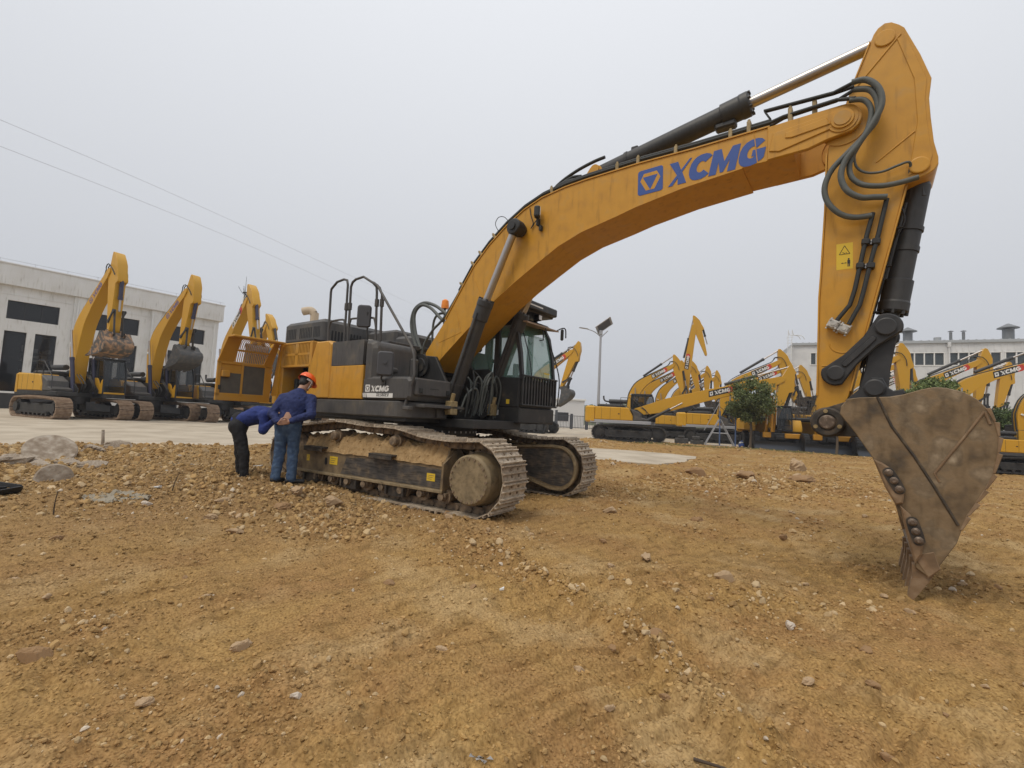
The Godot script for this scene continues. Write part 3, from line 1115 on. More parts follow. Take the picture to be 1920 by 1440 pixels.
	mm.instance_count = 420
	for k in 420:
		var gi := r2.randi_range(0, 59)
		var gj := r2.randi_range(0, 7)
		var q: Vector3 = (g2[gi][gj] as Vector3).lerp(g2[gi + 1][gj + 1], r2.randf())
		var sz := .008 * pow(r2.randf_range(.15, 1.0), -.8)
		mm.set_instance_transform(k, Transform3D(Basis.from_euler(Vector3(r2.randf() * 3, r2.randf() * 6, 0)).scaled(Vector3.ONE * sz), q))
	var mo := MultiMeshInstance3D.new()
	mo.multimesh = mm
	mo.material_override = M.mud
	mo.name = "mud_crumbs"
	mo.set_meta("kind", "stuff")
	tf.add_child(mo)
	# sprocket with its final drive (front) and the idler (rear)
	var sp := MB.new()
	var teeth := PackedVector2Array()
	for k in 84:
		var t := TAU * k / 84
		teeth.append(Vector2(hx + cos(t) * (.395 + .035 * sin(t * 21)), .53 + sin(t) * (.395 + .035 * sin(t * 21))))
	sp.prism(teeth, s * (tz - .045), s * (tz + .045), .008)
	part(sp, "sprocket", M.chain, tf)
	var fd := MB.new()
	fd.lathe(Vector3(hx, .52, s * (tz - .28)), Vector3(0, 0, s), P2([0, 0, 0, .34, .22, .34, .30, .36, .36, .355, .42, .335, .60, .33, .63, .31, .645, .305, .645, 0]), 40)
	var fo := part(fd, "final_drive", M.drive, tf)
	for k in 20:
		var t := TAU * k / 20
		var o := part(M.bolt_mesh, "bolt", M.chain, fo)
		o.position = Vector3(hx + .285 * cos(t), .52 + .285 * sin(t), s * (tz + .367))
		o.rotation.x = PI / 2 * s
	# motor guard on the inner side (seen on the far track)
	var gp := PackedVector2Array()
	for q in [[1.02, .86], [1.05, .40], [1.30, .30], [1.88, .14]]:
		gp.append(Vector2(q[0], q[1]))
	for k in 15:
		var t := -PI * .42 + PI * .84 * k / 14
		gp.append(Vector2(2.0 + .40 * cos(t), .52 + .40 * sin(t)))
	gp.append(Vector2(1.9, .92))
	var gd := MB.new()
	gd.prism(gp, s * (tz - .33), s * (tz - .27), .01)
	part(gd, "motor_guard", M.frame, tf)
	var gi2 := MB.new()
	gi2.prism(MB.shrink(gp if not Geometry2D.is_polygon_clockwise(gp) else rev2(gp), .07), s * (tz - .334), s * (tz - .3305))
	part(gi2, "guard_plate", M.scraped, tf)
	var rim := MB.new()
	gp.append(gp[0])
	rim.ribbon(gp, s * (tz - .375), s * (tz - .329), .04)
	part(rim, "guard_rim", M.drive, tf)
	var il := MB.new()
	il.lathe(Vector3(-hx, .53, s * tz - .17), Vector3(0, 0, 1), P2([0, 0, 0, .12, .04, .14, .06, .34, .08, .385, .13, .385, .14, .42, .20, .42, .21, .385, .26, .385, .28, .34, .30, .14, .34, .12, .34, 0]), 36)
	part(il, "idler", M.chain, tf)
	# the chain of shoes
	var ch := holder("track_chain", root)
	ch.rotation.y = turn
	var path := track_path(hx, .495, .532, [[-1.25, 1.11], [-.75, 1.165], [-.1, 1.13], [.55, 1.12], [1.1, 1.03], [1.6, 1.005]])
	var count := 50
	var spots := along_path(path, count)
	var pitch := 0.0
	for i in path.size():
		pitch += path[i].distance_to(path[(i + 1) % path.size()])
	pitch /= count
	if not M.has("shoes"):
		M.shoes = [shoe_mesh(.60, pitch, 1), shoe_mesh(.60, pitch, 2), shoe_mesh(.60, pitch, 3)]
		M.links = chain_link_mesh(pitch)
		M.track_b = M.track.duplicate()
		M.track_b.albedo_color = Color(.86, .84, .82)
	for i in count:
		var o := part(M.shoes[i % 3], "track_shoe", M.track if i % 4 != 2 else M.track_b, ch)
		var p: Vector2 = spots[i][0]
		var t: Vector2 = spots[i][1]
		var out := Vector2(-t.y, t.x)
		o.transform = Transform3D(Basis(Vector3(t.x, t.y, 0), Vector3(out.x, out.y, 0), Vector3(0, 0, 1)), Vector3(p.x, p.y, s * tz))
		if o.transform.basis.determinant() < 0:
			o.transform = Transform3D(Basis(Vector3(t.x, t.y, 0), Vector3(out.x, out.y, 0), Vector3(0, 0, -1)), Vector3(p.x, p.y, s * tz))
	for i in count:
		var o2: Transform3D = (ch.get_child(i) as Node3D).transform
		var l := part(M.links, "chain_link", M.chain, ch)
		l.transform = o2

# ---------------------------------------------------------------- the big excavator: upper structure
func slots(b: MB, x0: float, x1: float, y0: float, y1: float, z: float, k: int, frame_w := 0.35) -> void:
	# a louvred panel: uprights left standing between open slots, in the plane z
	var w := (x1 - x0) / k
	for i in k + 1:
		var x := x0 + w * i
		b.bx(x - w * frame_w * .5, x + w * frame_w * .5, y0, y1, z - .012, z + .004)

func build_upper(root: Node3D) -> void:
	# turntable frame and side skirts
	var b := MB.new()
	b.bx(-3.0, 1.45, 1.16, 1.30, -.62, .62, .01)
	b.bx(-2.9, .7, 1.22, 1.50, -1.35, 1.35, .01)
	for s in [-1, 1]:
		b.prism(P2([-.5, 1.2, .75, 1.2, .95, 1.45, .35, 2.35, -.15, 2.4, -.4, 1.8]), s * .40, s * .46, .008)
	part(b, "turntable_frame", M.dark, root)
	var sk := MB.new()
	sk.xf = Transform3D(Basis(Vector3(1, 0, 0), Vector3(0, 0, 1), Vector3(0, -1, 0)), Vector3.ZERO)
	sk.prism(P2([-2.95, 1.10, -2.95, 1.44, .62, 1.44, .80, 1.30, .86, .62, .62, .62, .55, 1.05]), -1.53, -1.28, .018)
	part(sk, "side_skirt", M.grey, root)
	var sk2 := MB.new()
	sk2.xf = sk.xf
	sk2.prism(P2([-2.95, -1.10, -2.95, -1.44, 1.30, -1.50, 1.30, -1.10]), -1.53, -1.28, .018)
	part(sk2, "side_skirt", M.grey, root)
	# counterweight
	var cw := MB.new()
	cw.xf = Transform3D(Basis(Vector3(1, 0, 0), Vector3(0, 0, 1), Vector3(0, -1, 0)), Vector3.ZERO)
	var cp := PackedVector2Array()
	for i in 17:
		var t := lerpf(-1.0, 1.0, i / 16.0)
		cp.append(Vector2(-3.02 - .58 * sqrt(maxf(0.0, 1.0 - pow(absf(t), 3.4))), t * 1.46))
	cp.append(Vector2(-2.96, 1.46)); cp.append(Vector2(-2.96, -1.46))
	cw.prism(cp, -2.60, -1.26, .05)
	part(cw, "counterweight", M.yellow, root)
	# engine bay walls: right side has a louvred upper panel over an open bay
	var ey := MB.new()
	ey.bx(-2.96, -2.90, 1.53, 2.60, 1.0, 1.42, .01)
	ey.bx(-2.96, -1.90, 2.12, 2.16, 1.30, 1.44, .006)
	ey.bx(-2.96, -1.90, 2.56, 2.60, .95, 1.44, .012)
	ey.bx(-1.95, -1.87, 1.53, 2.60, 1.25, 1.44, .008)
	ey.bx(-2.46, -2.36, 2.15, 2.57, 1.425, 1.436)
	ey.bx(-2.92, -1.90, 2.345, 2.385, 1.425, 1.436)
	ey.bx(-2.96, -2.86, 2.15, 2.57, 1.422, 1.436)
	part(ey, "engine_bay_frame", M.yellow_dusty, root)
	var lv := MB.new()
	for q in [[-2.86, -2.46], [-2.36, -1.96]]:
		for y in [[2.16, 2.345], [2.385, 2.56]]:
			slots(lv, q[0], q[1], y[0], y[1], 1.43, 8, .55)
	part(lv, "louvre_panel", M.yellow_dusty, root)
	# the slanted corner post behind the hinge
	var po := MB.new()
	po.hexa([Vector3(-3.26, 1.56, 1.36), Vector3(-2.95, 1.56, 1.20), Vector3(-2.95, 1.56, 1.43), Vector3(-3.24, 1.56, 1.45), Vector3(-3.10, 2.62, 1.30), Vector3(-2.95, 2.62, 1.15), Vector3(-2.95, 2.62, 1.43), Vector3(-3.05, 2.62, 1.44)])
	po.cyl(Vector3(-3.27, 1.60, 1.47), Vector3(-3.27, 2.14, 1.47), .016, 8)
	for y in [1.66, 1.80, 2.0, 2.1]:
		po.cyl(Vector3(-3.27, y, 1.47), Vector3(-3.27, y + .05, 1.47), .028, 8)
	part(po, "hinge_post", M.yellow_dusty, root)
	# inside of the bay
	var bay := MB.new()
	bay.bx(-2.90, -1.90, 1.50, 2.60, .55, .60)
	bay.bx(-2.90, -1.90, 2.62, 2.64, .60, 1.40)
	bay.bx(-1.90, -1.87, 1.53, 2.6, .60, 1.25)
	bay.bx(-2.94, -2.90, 1.53, 2.6, .60, 1.0)
	part(bay, "engine_bay", M.dark, root)
	var fi := MB.new()
	fi.lathe(Vector3(-2.55, 1.56, 1.12), Vector3.UP, P2([0, 0, 0, .085, .26, .085, .27, .06, .31, .06, .31, 0]), 20)
	part(fi, "filter_canister", M.white, root)
	var fi2 := MB.new()
	fi2.lathe(Vector3(-2.78, 1.56, 1.18), Vector3.UP, P2([0, 0, 0, .05, .36, .05, .36, 0]), 14)
	fi2.bx(-2.35, -2.0, 1.54, 1.86, .75, 1.05, .03)
	part(fi2, "pump", M.rubber, root)
	for q in [[-2.4, 1.9, 1.0, -2.05, 1.62, 1.3], [-2.2, 1.95, .9, -1.95, 1.7, 1.36]]:
		var hs := MB.new()
		hs.tube(smooth3(PackedVector3Array([Vector3(q[0], q[1], q[2]), Vector3((q[0] + q[3]) / 2, q[4] - .05, q[5]), Vector3(q[3], q[4] + .05, q[5]), Vector3(q[3] + .08, q[1], q[2])]), 5), .018, 8)
		part(hs, "bay_hose", M.hose, root)
	# full-height yellow panel with a slanted front edge, then the tank side
	var yp := MB.new()
	yp.prism(P2([-1.87, 1.545, -1.22, 1.545, -1.22, 2.50, -1.32, 2.565, -1.72, 2.565, -1.87, 2.20]), .95, 1.452, .02)
	part(yp, "yellow_side_panel", M.yellow, root)
	var ty := MB.new()
	ty.prism(P2([-1.21, 1.545, -.285, 1.545, -.285, 2.105, -1.21, 2.105]), .60, 1.446, .012)
	part(ty, "yellow_tank_door", M.yellow, root)
	var tg := MB.new()
	tg.prism(rrect(-1.21, -.31, 2.11, 2.53, .02), .60, 1.44, .03)
	part(tg, "grey_tank_top", M.grey, root)
	# dark front tank with rounded shoulder and a stepped recess
	var tk := MB.new()
	tk.prism(P2([-.30, 1.55, -.02, 1.55, -.02, 2.38, -.06, 2.47, -.12, 2.51, -.30, 2.52]), .50, 1.43, .06)
	tk.bx(-.05, .03, 1.9, 2.30, .52, .70, .03)
	tk.bx(-.05, .02, 2.0, 2.10, .95, 1.25, .03)
	part(tk, "fuel_tank", M.grey, root)
	# tool box step
	var tb := MB.new()
	tb.prism(P2([-.28, 1.545, .84, 1.545, .88, 1.60, .88, 1.84, .82, 1.90, -.18, 1.915, -.20, 1.885, -.28, 1.88]), .55, 1.44, .035)
	var tbo := part(tb, "tool_box", M.grey, root)
	var lid := MB.new()
	lid.xf = Transform3D(Basis(Vector3(0, 0, -1), Vector3(0, 1, 0), Vector3(1, 0, 0)), Vector3(.86, 0, 0))
	lid.prism(rrect(-1.36, -.62, 1.625, 1.885, .03), 0, .075, .02)
	var lo := part(lid, "lid", M.grey, tbo)
	var lt := MB.new()
	for z in [1.27, .70]:
		lt.bx(.93, .955, 1.66, 1.74, z - .03, z + .03, .006)
		lt.cyl(Vector3(.95, 1.68, z), Vector3(.97, 1.68, z), .014, 8)
	lt.bx(.934, .94, 1.735, 1.745, .9, 1.08)
	part(lt, "lid_latch", M.rubber, tbo)
	# lettering on the tool box side
	var fr := Transform3D(Basis(), Vector3(-.145, 1.665, 1.4405))
	emblem(tbo, Transform3D(Basis(), Vector3(-.19, 1.665, 1.4405)), .115, M.white, M.grey, .0015)
	logo(tbo, Transform3D(Basis(), Vector3(-.055, 1.67, 1.4405)), .092, M.white, "logo_letter", .0015)
	var lp := MB.new()
	lp.prism(P2([-.13, 1.575, .50, 1.575, .50, 1.645, -.16, 1.645]), 1.4405, 1.4425)
	for k in 3:
		lp.prism(P2([-.235 + k * .032, 1.575, -.215 + k * .032, 1.575, -.235 + k * .032, 1.645, -.255 + k * .032, 1.645]), 1.4405, 1.4425)
	part(lp, "model_plate", M.white, tbo)
	print_text(tbo, "XE380EV", Transform3D(Basis(), Vector3(.10, 1.574, 1.4428)), .058, M.grey, "model_number")
	# front ledge with step and bracket
	var st := MB.new()
	st.bx(.86, 1.06, 1.45, 1.50, .42, 1.30, .008)
	st.bx(.84, .90, 1.30, 1.45, .70, .86, .01)
	part(st, "front_step", M.grey, root)
	# hood: big louvred box on the rear deck and lower boxes in front of it
	var hd := MB.new()
	hd.xf = Transform3D(Basis(Vector3(1, 0, 0), Vector3(0, 0, 1), Vector3(0, -1, 0)), Vector3.ZERO)
	hd.prism(rrect(-3.72, -2.22, -1.35, 1.04, .10, 4), -3.14, -2.63, .07)
	var ho := part(hd, "engine_hood", M.grey, root)
	var sl := MB.new()
	for q in [[-3.60, -3.22, 6], [-3.10, -2.62, 8], [-2.58, -2.33, 5]]:
		var w: float = (q[1] - q[0]) / q[2]
		for i in q[2]:
			sl.prism(rrect(q[0] + w * i + w * .18, q[0] + w * i + w * .72, 2.77, 2.99, .012, 2), 1.0405, 1.043)
	part(sl, "louvre_slots", M.black, ho)
	var sl2 := MB.new()
	sl2.xf = Transform3D(Basis(Vector3(0, 0, -1), Vector3(0, 1, 0), Vector3(1, 0, 0)), Vector3(-2.22, 0, 0))
	for i in 10:
		sl2.prism(rrect(-.86 + .072 * i, -.82 + .072 * i, 2.72, 2.92, .012, 2), .0005, .003)
	for i in 4:
		sl2.prism(rrect(-.06 + .072 * i, -.02 + .072 * i, 2.72, 2.86, .012, 2), .0005, .003)
	part(sl2, "louvre_slots", M.black, ho)
	var bo := MB.new()
	for x in [-3.55, -3.2, -2.85, -2.5]:
		bo.cyl(Vector3(x, 2.67, 1.04), Vector3(x, 2.67, 1.055), .016, 6)
	part(bo, "hood_bolts", M.steel, ho)
	var dk := MB.new()
	dk.bx(-3.0, -.25, 2.50, 2.58, -1.35, .98, .01)
	part(dk, "top_deck", M.grey, root)
	var h2 := MB.new()
	h2.bx(-2.18, -1.25, 2.58, 3.02, -1.38, .05, .05)
	part(h2, "rear_cover", M.grey, root)
	var h3 := MB.new()
	h3.bx(-1.24, -.55, 2.50, 2.86, -1.38, .10, .06)
	part(h3, "hydraulic_cover", M.grey, root)
	var lat := MB.new()
	lat.bx(-1.245, -1.22, 2.78, 2.82, -.5, -.3, .004)
	lat.cyl(Vector3(-1.25, 2.80, -.4), Vector3(-1.25, 2.90, -.4), .012, 6)
	lat.bx(-2.22, -2.18, 2.80, 2.84, .3, .42, .004)
	part(lat, "latch", M.dark, root)
	var cap := MB.new()
	cap.lathe(Vector3(-.75, 2.53, 1.0), Vector3.UP, P2([0, 0, 0, .07, .06, .07, .06, .055, .09, .055, .09, 0]), 14)
	part(cap, "filler_cap", M.valve, root)
	for k in 3:
		var tr := MB.new()
		tr.lathe(Vector3(-.45, 2.53 + .025 * k, .75), Vector3.UP, P2([0, 0, 0, .15, .012, .15, .012, 0]), 20)
		if k == 0:
			part(tr, "fuel_lid", M.dark, root)
	# guard rails
	for q in [[-1.58, -1.65, -1.39, -1.20, -1.10], [-.98, -1.02, -.88, -.62, -.30]]:
		var first: bool = q[0] < -1.2
		var pts := PackedVector3Array()
		if first:
			pts = PackedVector3Array([Vector3(-1.60, 2.56, 1.3), Vector3(-1.63, 3.50, 1.3), Vector3(-1.62, 3.57, 1.3), Vector3(-1.45, 3.68, 1.3), Vector3(-1.24, 3.70, 1.3), Vector3(-1.14, 3.67, 1.3), Vector3(-1.11, 3.58, 1.3), Vector3(-1.09, 2.55, 1.3)])
		else:
			pts = PackedVector3Array([Vector3(-.98, 2.53, 1.3), Vector3(-1.01, 3.53, 1.3), Vector3(-.97, 3.61, 1.3), Vector3(-.88, 3.65, 1.3), Vector3(-.66, 3.665, 1.3), Vector3(-.38, 3.52, 1.3), Vector3(-.28, 3.44, 1.3), Vector3(-.26, 3.34, 1.3), Vector3(-.20, 2.50, 1.3)])
		var rl := MB.new()
		rl.tube(pts, .0215, 10)
		if first:
			rl.tube(smooth3(PackedVector3Array([Vector3(-1.615, 2.78, 1.3), Vector3(-1.57, 2.93, 1.3), Vector3(-1.50, 2.96, 1.3), Vector3(-1.2, 2.96, 1.3), Vector3(-1.13, 2.92, 1.3), Vector3(-1.095, 2.78, 1.3)]), 3), .018, 8)
		else:
			rl.tube(smooth3(PackedVector3Array([Vector3(-.99, 2.78, 1.3), Vector3(-.95, 2.92, 1.3), Vector3(-.88, 2.95, 1.3), Vector3(-.36, 2.92, 1.3), Vector3(-.27, 2.88, 1.3), Vector3(-.22, 2.74, 1.3)]), 3), .018, 8)
		for e in ([[-1.10, 3.18]] if first else [[-1.0, 3.18], [-.24, 3.16]]):
			rl.cyl(Vector3(e[0], e[1] - .06, 1.3), Vector3(e[0], e[1] + .06, 1.3), .036, 10)
		part(rl, "guard_rail", M.grey, root)
	var r3 := MB.new()
	r3.tube(PackedVector3Array([Vector3(-.13, 2.52, 1.26), Vector3(-.17, 3.30, 1.26), Vector3(-.22, 3.42, 1.28), Vector3(-.36, 3.52, 1.3)]), .0215, 10)
	r3.cyl(Vector3(-.16, 3.10, 1.26), Vector3(-.16, 3.22, 1.26), .036, 10)
	r3.tube(PackedVector3Array([Vector3(-.36, 3.52, 1.33), Vector3(-.22, 3.45, 1.33), Vector3(.78, 2.36, 1.37), Vector3(.86, 2.22, 1.38), Vector3(.91, 1.95, 1.40), Vector3(.90, 1.86, 1.40), Vector3(.78, 1.56, 1.40), Vector3(.77, 1.46, 1.42)]), .0215, 10)
	r3.bx(.74, .90, 1.40, 1.46, 1.37, 1.45, .01)
	part(r3, "stair_rail", M.grey, root)
	# mirrors
	var m1 := MB.new()
	m1.tube(PackedVector3Array([Vector3(-.38, 2.53, 1.33), Vector3(-.38, 2.80, 1.36), Vector3(-.36, 3.00, 1.38)]), .014, 8)
	var m1o := part(m1, "mirror_arm", M.dark, root)
	var m1b := MB.new()
	m1b.xf = Transform3D(Basis(Vector3.UP, .75), Vector3(-.42, 2.93, 1.40))
	m1b.prism(rrect(-.115, .115, -.19, .19, .05), -.03, .03, .02)
	part(m1b, "mirror", M.mirror, m1o)
	var m2 := MB.new()
	m2.tube(PackedVector3Array([Vector3(.27, 1.82, 1.46), Vector3(.27, 1.87, 1.50), Vector3(.33, 1.95, 1.52), Vector3(.35, 2.12, 1.52)]), .014, 8)
	m2.bx(.22, .32, 1.77, 1.86, 1.435, 1.46, .004)
	var m2o := part(m2, "mirror_arm", M.dark, root)
	var m2b := MB.new()
	m2b.xf = Transform3D(Basis(Vector3.UP, .75), Vector3(.35, 2.10, 1.50))
	m2b.prism(rrect(-.125, .125, -.19, .19, .05), -.03, .03, .02)
	m2b.cyl(Vector3(0, .02, .03), Vector3(0, .02, .05), .03, 10)
	part(m2b, "mirror", M.mirror, m2o)
	# open engine door, hinged on the post, swung out at right angles
	var dn := holder("engine_door", root)
	dn.position = Vector3(-3.29, 0, 1.47)
	var d := MB.new()
	d.xf = Transform3D(Basis(Vector3(0, 0, 1), Vector3(0, 1, 0), Vector3(-1, 0, 0)), Vector3.ZERO)   # door drawn in (outwards, up)
	d.bx(.0, .99, 1.42, 1.56, -.045, .0, .008)
	d.bx(.0, .99, 2.10, 2.16, -.045, .0, .008)
	d.bx(.92, .99, 1.5, 2.14, -.045, .0, .008)
	d.bx(.0, .13, 1.5, 2.14, -.045, .0, .008)
	d.bx(.525, .565, 1.5, 2.12, -.045, -.004, .006)
	d.prism(P2([.565, 1.94, .565, 2.12, .93, 2.12, .93, 1.82, .78, 1.82, .78, 1.94]), -.02, -.008)
	d.bx(.78, .92, 1.86, 1.98, -.09, -.02, .01)
	d.cyl(Vector3(.85, 1.92, -.09), Vector3(.85, 1.92, -.094), .02, 8)
	# curved shoulder above
	d.hexa([Vector3(.93, 2.14, -.04), Vector3(.99, 2.14, -.04), Vector3(.99, 2.14, 0), Vector3(.93, 2.14, 0), Vector3(.89, 2.60, -.30), Vector3(.95, 2.60, -.30), Vector3(.95, 2.60, -.26), Vector3(.89, 2.60, -.26)])
	d.hexa([Vector3(.72, 2.14, -.04), Vector3(.94, 2.14, -.04), Vector3(.94, 2.14, -.03), Vector3(.72, 2.14, -.03), Vector3(.70, 2.58, -.28), Vector3(.90, 2.58, -.28), Vector3(.90, 2.58, -.27), Vector3(.70, 2.58, -.27)])
	d.hexa([Vector3(.0, 2.14, -.04), Vector3(.17, 2.14, -.04), Vector3(.17, 2.14, -.01), Vector3(.0, 2.14, -.01), Vector3(.0, 2.60, -.30), Vector3(.10, 2.60, -.30), Vector3(.10, 2.60, -.26), Vector3(.0, 2.60, -.26)])
	d.bx(.0, .95, 2.575, 2.61, -.52, -.25, .006)
	d.hexa([Vector3(.1, 2.35, -.19), Vector3(.75, 2.35, -.19), Vector3(.75, 2.35, -.175), Vector3(.1, 2.35, -.175), Vector3(.1, 2.385, -.205), Vector3(.75, 2.385, -.205), Vector3(.75, 2.385, -.19), Vector3(.1, 2.385, -.19)])
	part(d, "door_frame", M.yellow_dusty, dn)
	for i in 17:
		var x := .15 + .034 * i
		var lb := MB.new()
		lb.xf = d.xf
		lb.tube(smooth3(PackedVector3Array([Vector3(x, 2.14, -.035), Vector3(x, 2.38, -.10), Vector3(x, 2.52, -.17), Vector3(x, 2.58, -.29)]), 3), .0085, 6)
		part(lb, "door_louvre", M.yellow_dusty, dn)
	var sc := MB.new()
	sc.xf = d.xf
	sc.bx(.13, .525, 1.56, 2.10, -.030, -.024)
	sc.bx(.565, .92, 1.56, 1.94, -.030, -.024)
	part(sc, "door_screen", M.mesh, dn)
	var dl := MB.new()
	dl.xf = d.xf
	dl.bx(.915, .955, 1.62, 1.70, -.075, -.045, .006)
	part(dl, "door_latch", M.rubber, dn)
	# beacon on its post behind the boom
	var bc := MB.new()
	bc.cyl(Vector3(-.16, 2.86, -.2), Vector3(-.16, 3.38, -.2), .02, 8)
	var bco := part(bc, "beacon_post", M.dark, root)
	var bl := MB.new()
	bl.lathe(Vector3(-.16, 3.38, -.2), Vector3.UP, P2([0, 0, 0, .075, .06, .075, .15, .065, .18, .03, .185, 0]), 16, false)
	part(bl, "beacon", M.amber, bco)
	build_cab(root)

func build_cab(root: Node3D) -> void:
	var cab := holder("cab", root)
	var b := MB.new()
	var za := -.42
	var zb := -1.50
	# floor skirt
	b.bx(.20, 1.56, 1.27, 1.55, zb - .03, za, .02)
	part(b, "cab_base", M.dark, cab)
	var c := MB.new()
	# lower right wall, rear wall, pillars: side outline cut with a window
	c.prism(P2([-.15, 1.55, 1.50, 1.55, 1.52, 2.06, 1.0, 2.08, .82, 2.22, .30, 2.22, -.15, 2.22]), za - .05, za, .01)
	c.prism(P2([-.15, 1.55, 1.50, 1.55, 1.52, 2.06, 1.0, 2.08, .82, 2.22, .30, 2.22, -.15, 2.22]), zb, zb + .05, .01)
	for z in [[za - .07, za], [zb, zb + .07]]:
		c.prism(P2([1.52, 2.04, 1.585, 2.04, 1.53, 2.50, 1.44, 2.90, 1.32, 3.10, 1.20, 3.10, 1.36, 2.88, 1.46, 2.48]), z[0], z[1], .006)
		c.prism(P2([-.15, 2.2, .02, 2.2, .02, 3.1, -.15, 3.1]), z[0], z[1], .006)
		c.prism(P2([.93, 2.1, 1.06, 2.07, 1.04, 3.05, .94, 3.05]), z[0], z[1], .006)
		c.prism(P2([-.15, 3.0, 1.36, 3.0, 1.30, 3.12, -.15, 3.12]), z[0], z[1], .006)
	c.bx(-.15, -.10, 1.55, 2.35, zb + .04, za - .04)
	c.bx(1.46, 1.52, 1.55, 2.05, zb + .02, za - .02, .01)
	part(c, "cab_frame", M.dark, cab)
	var rf := MB.new()
	rf.prism(P2([-.20, 3.10, 1.32, 3.10, 1.40, 3.06, 1.42, 3.09, 1.34, 3.17, 1.1, 3.21, -.12, 3.22, -.2, 3.17]), zb - .02, za + .02, .03)
	part(rf, "cab_roof", M.dark, cab)
	# dusty rain visor
	var vs := MB.new()
	vs.hexa([Vector3(1.28, 3.075, zb + .02), Vector3(1.62, 3.02, zb + .02), Vector3(1.62, 3.02, za - .02), Vector3(1.28, 3.075, za - .02), Vector3(1.28, 3.10, zb + .02), Vector3(1.62, 3.045, zb + .02), Vector3(1.62, 3.045, za - .02), Vector3(1.28, 3.10, za - .02)])
	part(vs, "rain_visor", M.tan, cab)
	# panes
	var g := MB.new()
	var fr := PackedVector2Array([Vector2(1.545, 2.05), Vector2(1.50, 2.48), Vector2(1.41, 2.88), Vector2(1.33, 3.05)])
	for i in 3:
		g.quad(Vector3(fr[i].x, fr[i].y, za - .06), Vector3(fr[i + 1].x, fr[i + 1].y, za - .06), Vector3(fr[i + 1].x, fr[i + 1].y, zb + .06), Vector3(fr[i].x, fr[i].y, zb + .06), Vector3(1, 0, 0))
	part(g, "windscreen", M.glass, cab)
	for z in [za - .03, zb + .03]:
		var g2 := MB.new()
		g2.quad(Vector3(.02, 2.22, z), Vector3(.94, 2.15, z), Vector3(.94, 3.02, z), Vector3(.02, 3.02, z), Vector3(0, 0, 1))
		part(g2, "side_window", M.glass if z > -1.0 else M.film, cab)
		var g3 := MB.new()
		g3.quad(Vector3(1.05, 2.08, z), Vector3(1.52, 2.06, z), Vector3(1.40, 2.88, z), Vector3(1.05, 3.0, z), Vector3(0, 0, 1))
		part(g3, "side_window", M.glass if z > -1.0 else M.film, cab)
	# front guard of upright bars
	for i in 13:
		var z := lerpf(za - .02, zb + .0, i / 12.0)
		var gb := MB.new()
		gb.bx(1.57, 1.60, 1.60, 2.10, z - .02, z + .02, .004)
		part(gb, "guard_bar", M.dark, cab)
	var gr := MB.new()
	for y in [1.58, 2.085]:
		gr.bx(1.555, 1.61, y, y + .03, zb - .04, za, .005)
	part(gr, "guard_frame", M.dark, cab)
	for i in 3:
		var gs := MB.new()
		gs.bx(1.30 + .1 * i, 1.33 + .1 * i, 1.60, 2.10, zb - .06, zb - .03, .004)
		part(gs, "guard_bar", M.dark, cab)
	# inside: seat, console, driver's lever, screen, wiper
	var se := MB.new()
	se.xf = Transform3D(Basis(), Vector3(.42, 0, -.95))
	se.bx(-.22, .28, 1.9, 2.05, -.25, .25, .05)
	se.hexa([Vector3(-.28, 2.0, -.23), Vector3(-.14, 2.0, -.23), Vector3(-.14, 2.0, .23), Vector3(-.28, 2.0, .23), Vector3(-.40, 2.62, -.20), Vector3(-.30, 2.62, -.20), Vector3(-.30, 2.62, .20), Vector3(-.40, 2.62, .20)])
	se.bx(-.42, -.31, 2.64, 2.85, -.13, .13, .04)
	se.bx(-.2, .2, 1.55, 1.9, -.2, .2, .03)
	part(se, "seat", M.dark_clean, cab)
	var cs := MB.new()
	for z in [-.55, -1.36]:
		cs.bx(.30, .85, 1.6, 2.18, z - .07, z + .07, .03)
		cs.tube(PackedVector3Array([Vector3(.76, 2.15, z), Vector3(.80, 2.36, z)]), .018, 8)
		cs.ball(Vector3(.80, 2.38, z), Vector3(.03, .045, .03), 8, 6)
	cs.bx(1.28, 1.34, 2.05, 2.32, -.66, -.52, .02)
	part(cs, "console", M.rubber, cab)
	var wp := MB.new()
	wp.tube(smooth3(PackedVector3Array([Vector3(1.57, 2.07, -.72), Vector3(1.54, 2.4, -.68), Vector3(1.44, 2.9, -.58)]), 4), .009, 6)
	part(wp, "wiper", M.black, cab)
	var pl := MB.new()
	pl.bx(1.50, 1.53, 2.09, 2.22, -1.36, -1.18)
	part(pl, "yellow_plate", M.label, cab)
	var lb := MB.new()
	lb.bx(1.02, 1.10, 1.40, 1.49, za + .001, za + .004)
	part(lb, "paper_label", M.white, cab)
	var lb2 := MB.new()
	lb2.bx(1.26, 1.33, 1.60, 1.68, za + .001, za + .004)
	part(lb2, "warning_label", M.label, cab)
	# roof guard with a light strip and a lamp below its front corner
	var rg := MB.new()
	rg.hexa([Vector3(.35, 3.30, zb - .05), Vector3(1.42, 3.30, zb - .05), Vector3(1.42, 3.30, -.45), Vector3(.35, 3.30, -.45), Vector3(.30, 3.37, zb - .06), Vector3(1.50, 3.42, zb - .06), Vector3(1.50, 3.42, -.42), Vector3(.30, 3.37, -.42)])
	rg.bx(1.38, 1.52, 3.33, 3.48, zb - .07, -.40, .02)
	for z in [-.55, -1.4]:
		rg.bx(.5, .56, 3.2, 3.32, z - .03, z + .03)
		rg.bx(1.1, 1.16, 3.2, 3.32, z - .03, z + .03)
	var rgo := part(rg, "roof_guard", M.dark, cab)
	var ls := MB.new()
	ls.bx(1.521, 1.526, 3.385, 3.41, -1.05, -.55)
	part(ls, "light_strip", M.white, rgo)
	var rl := MB.new()
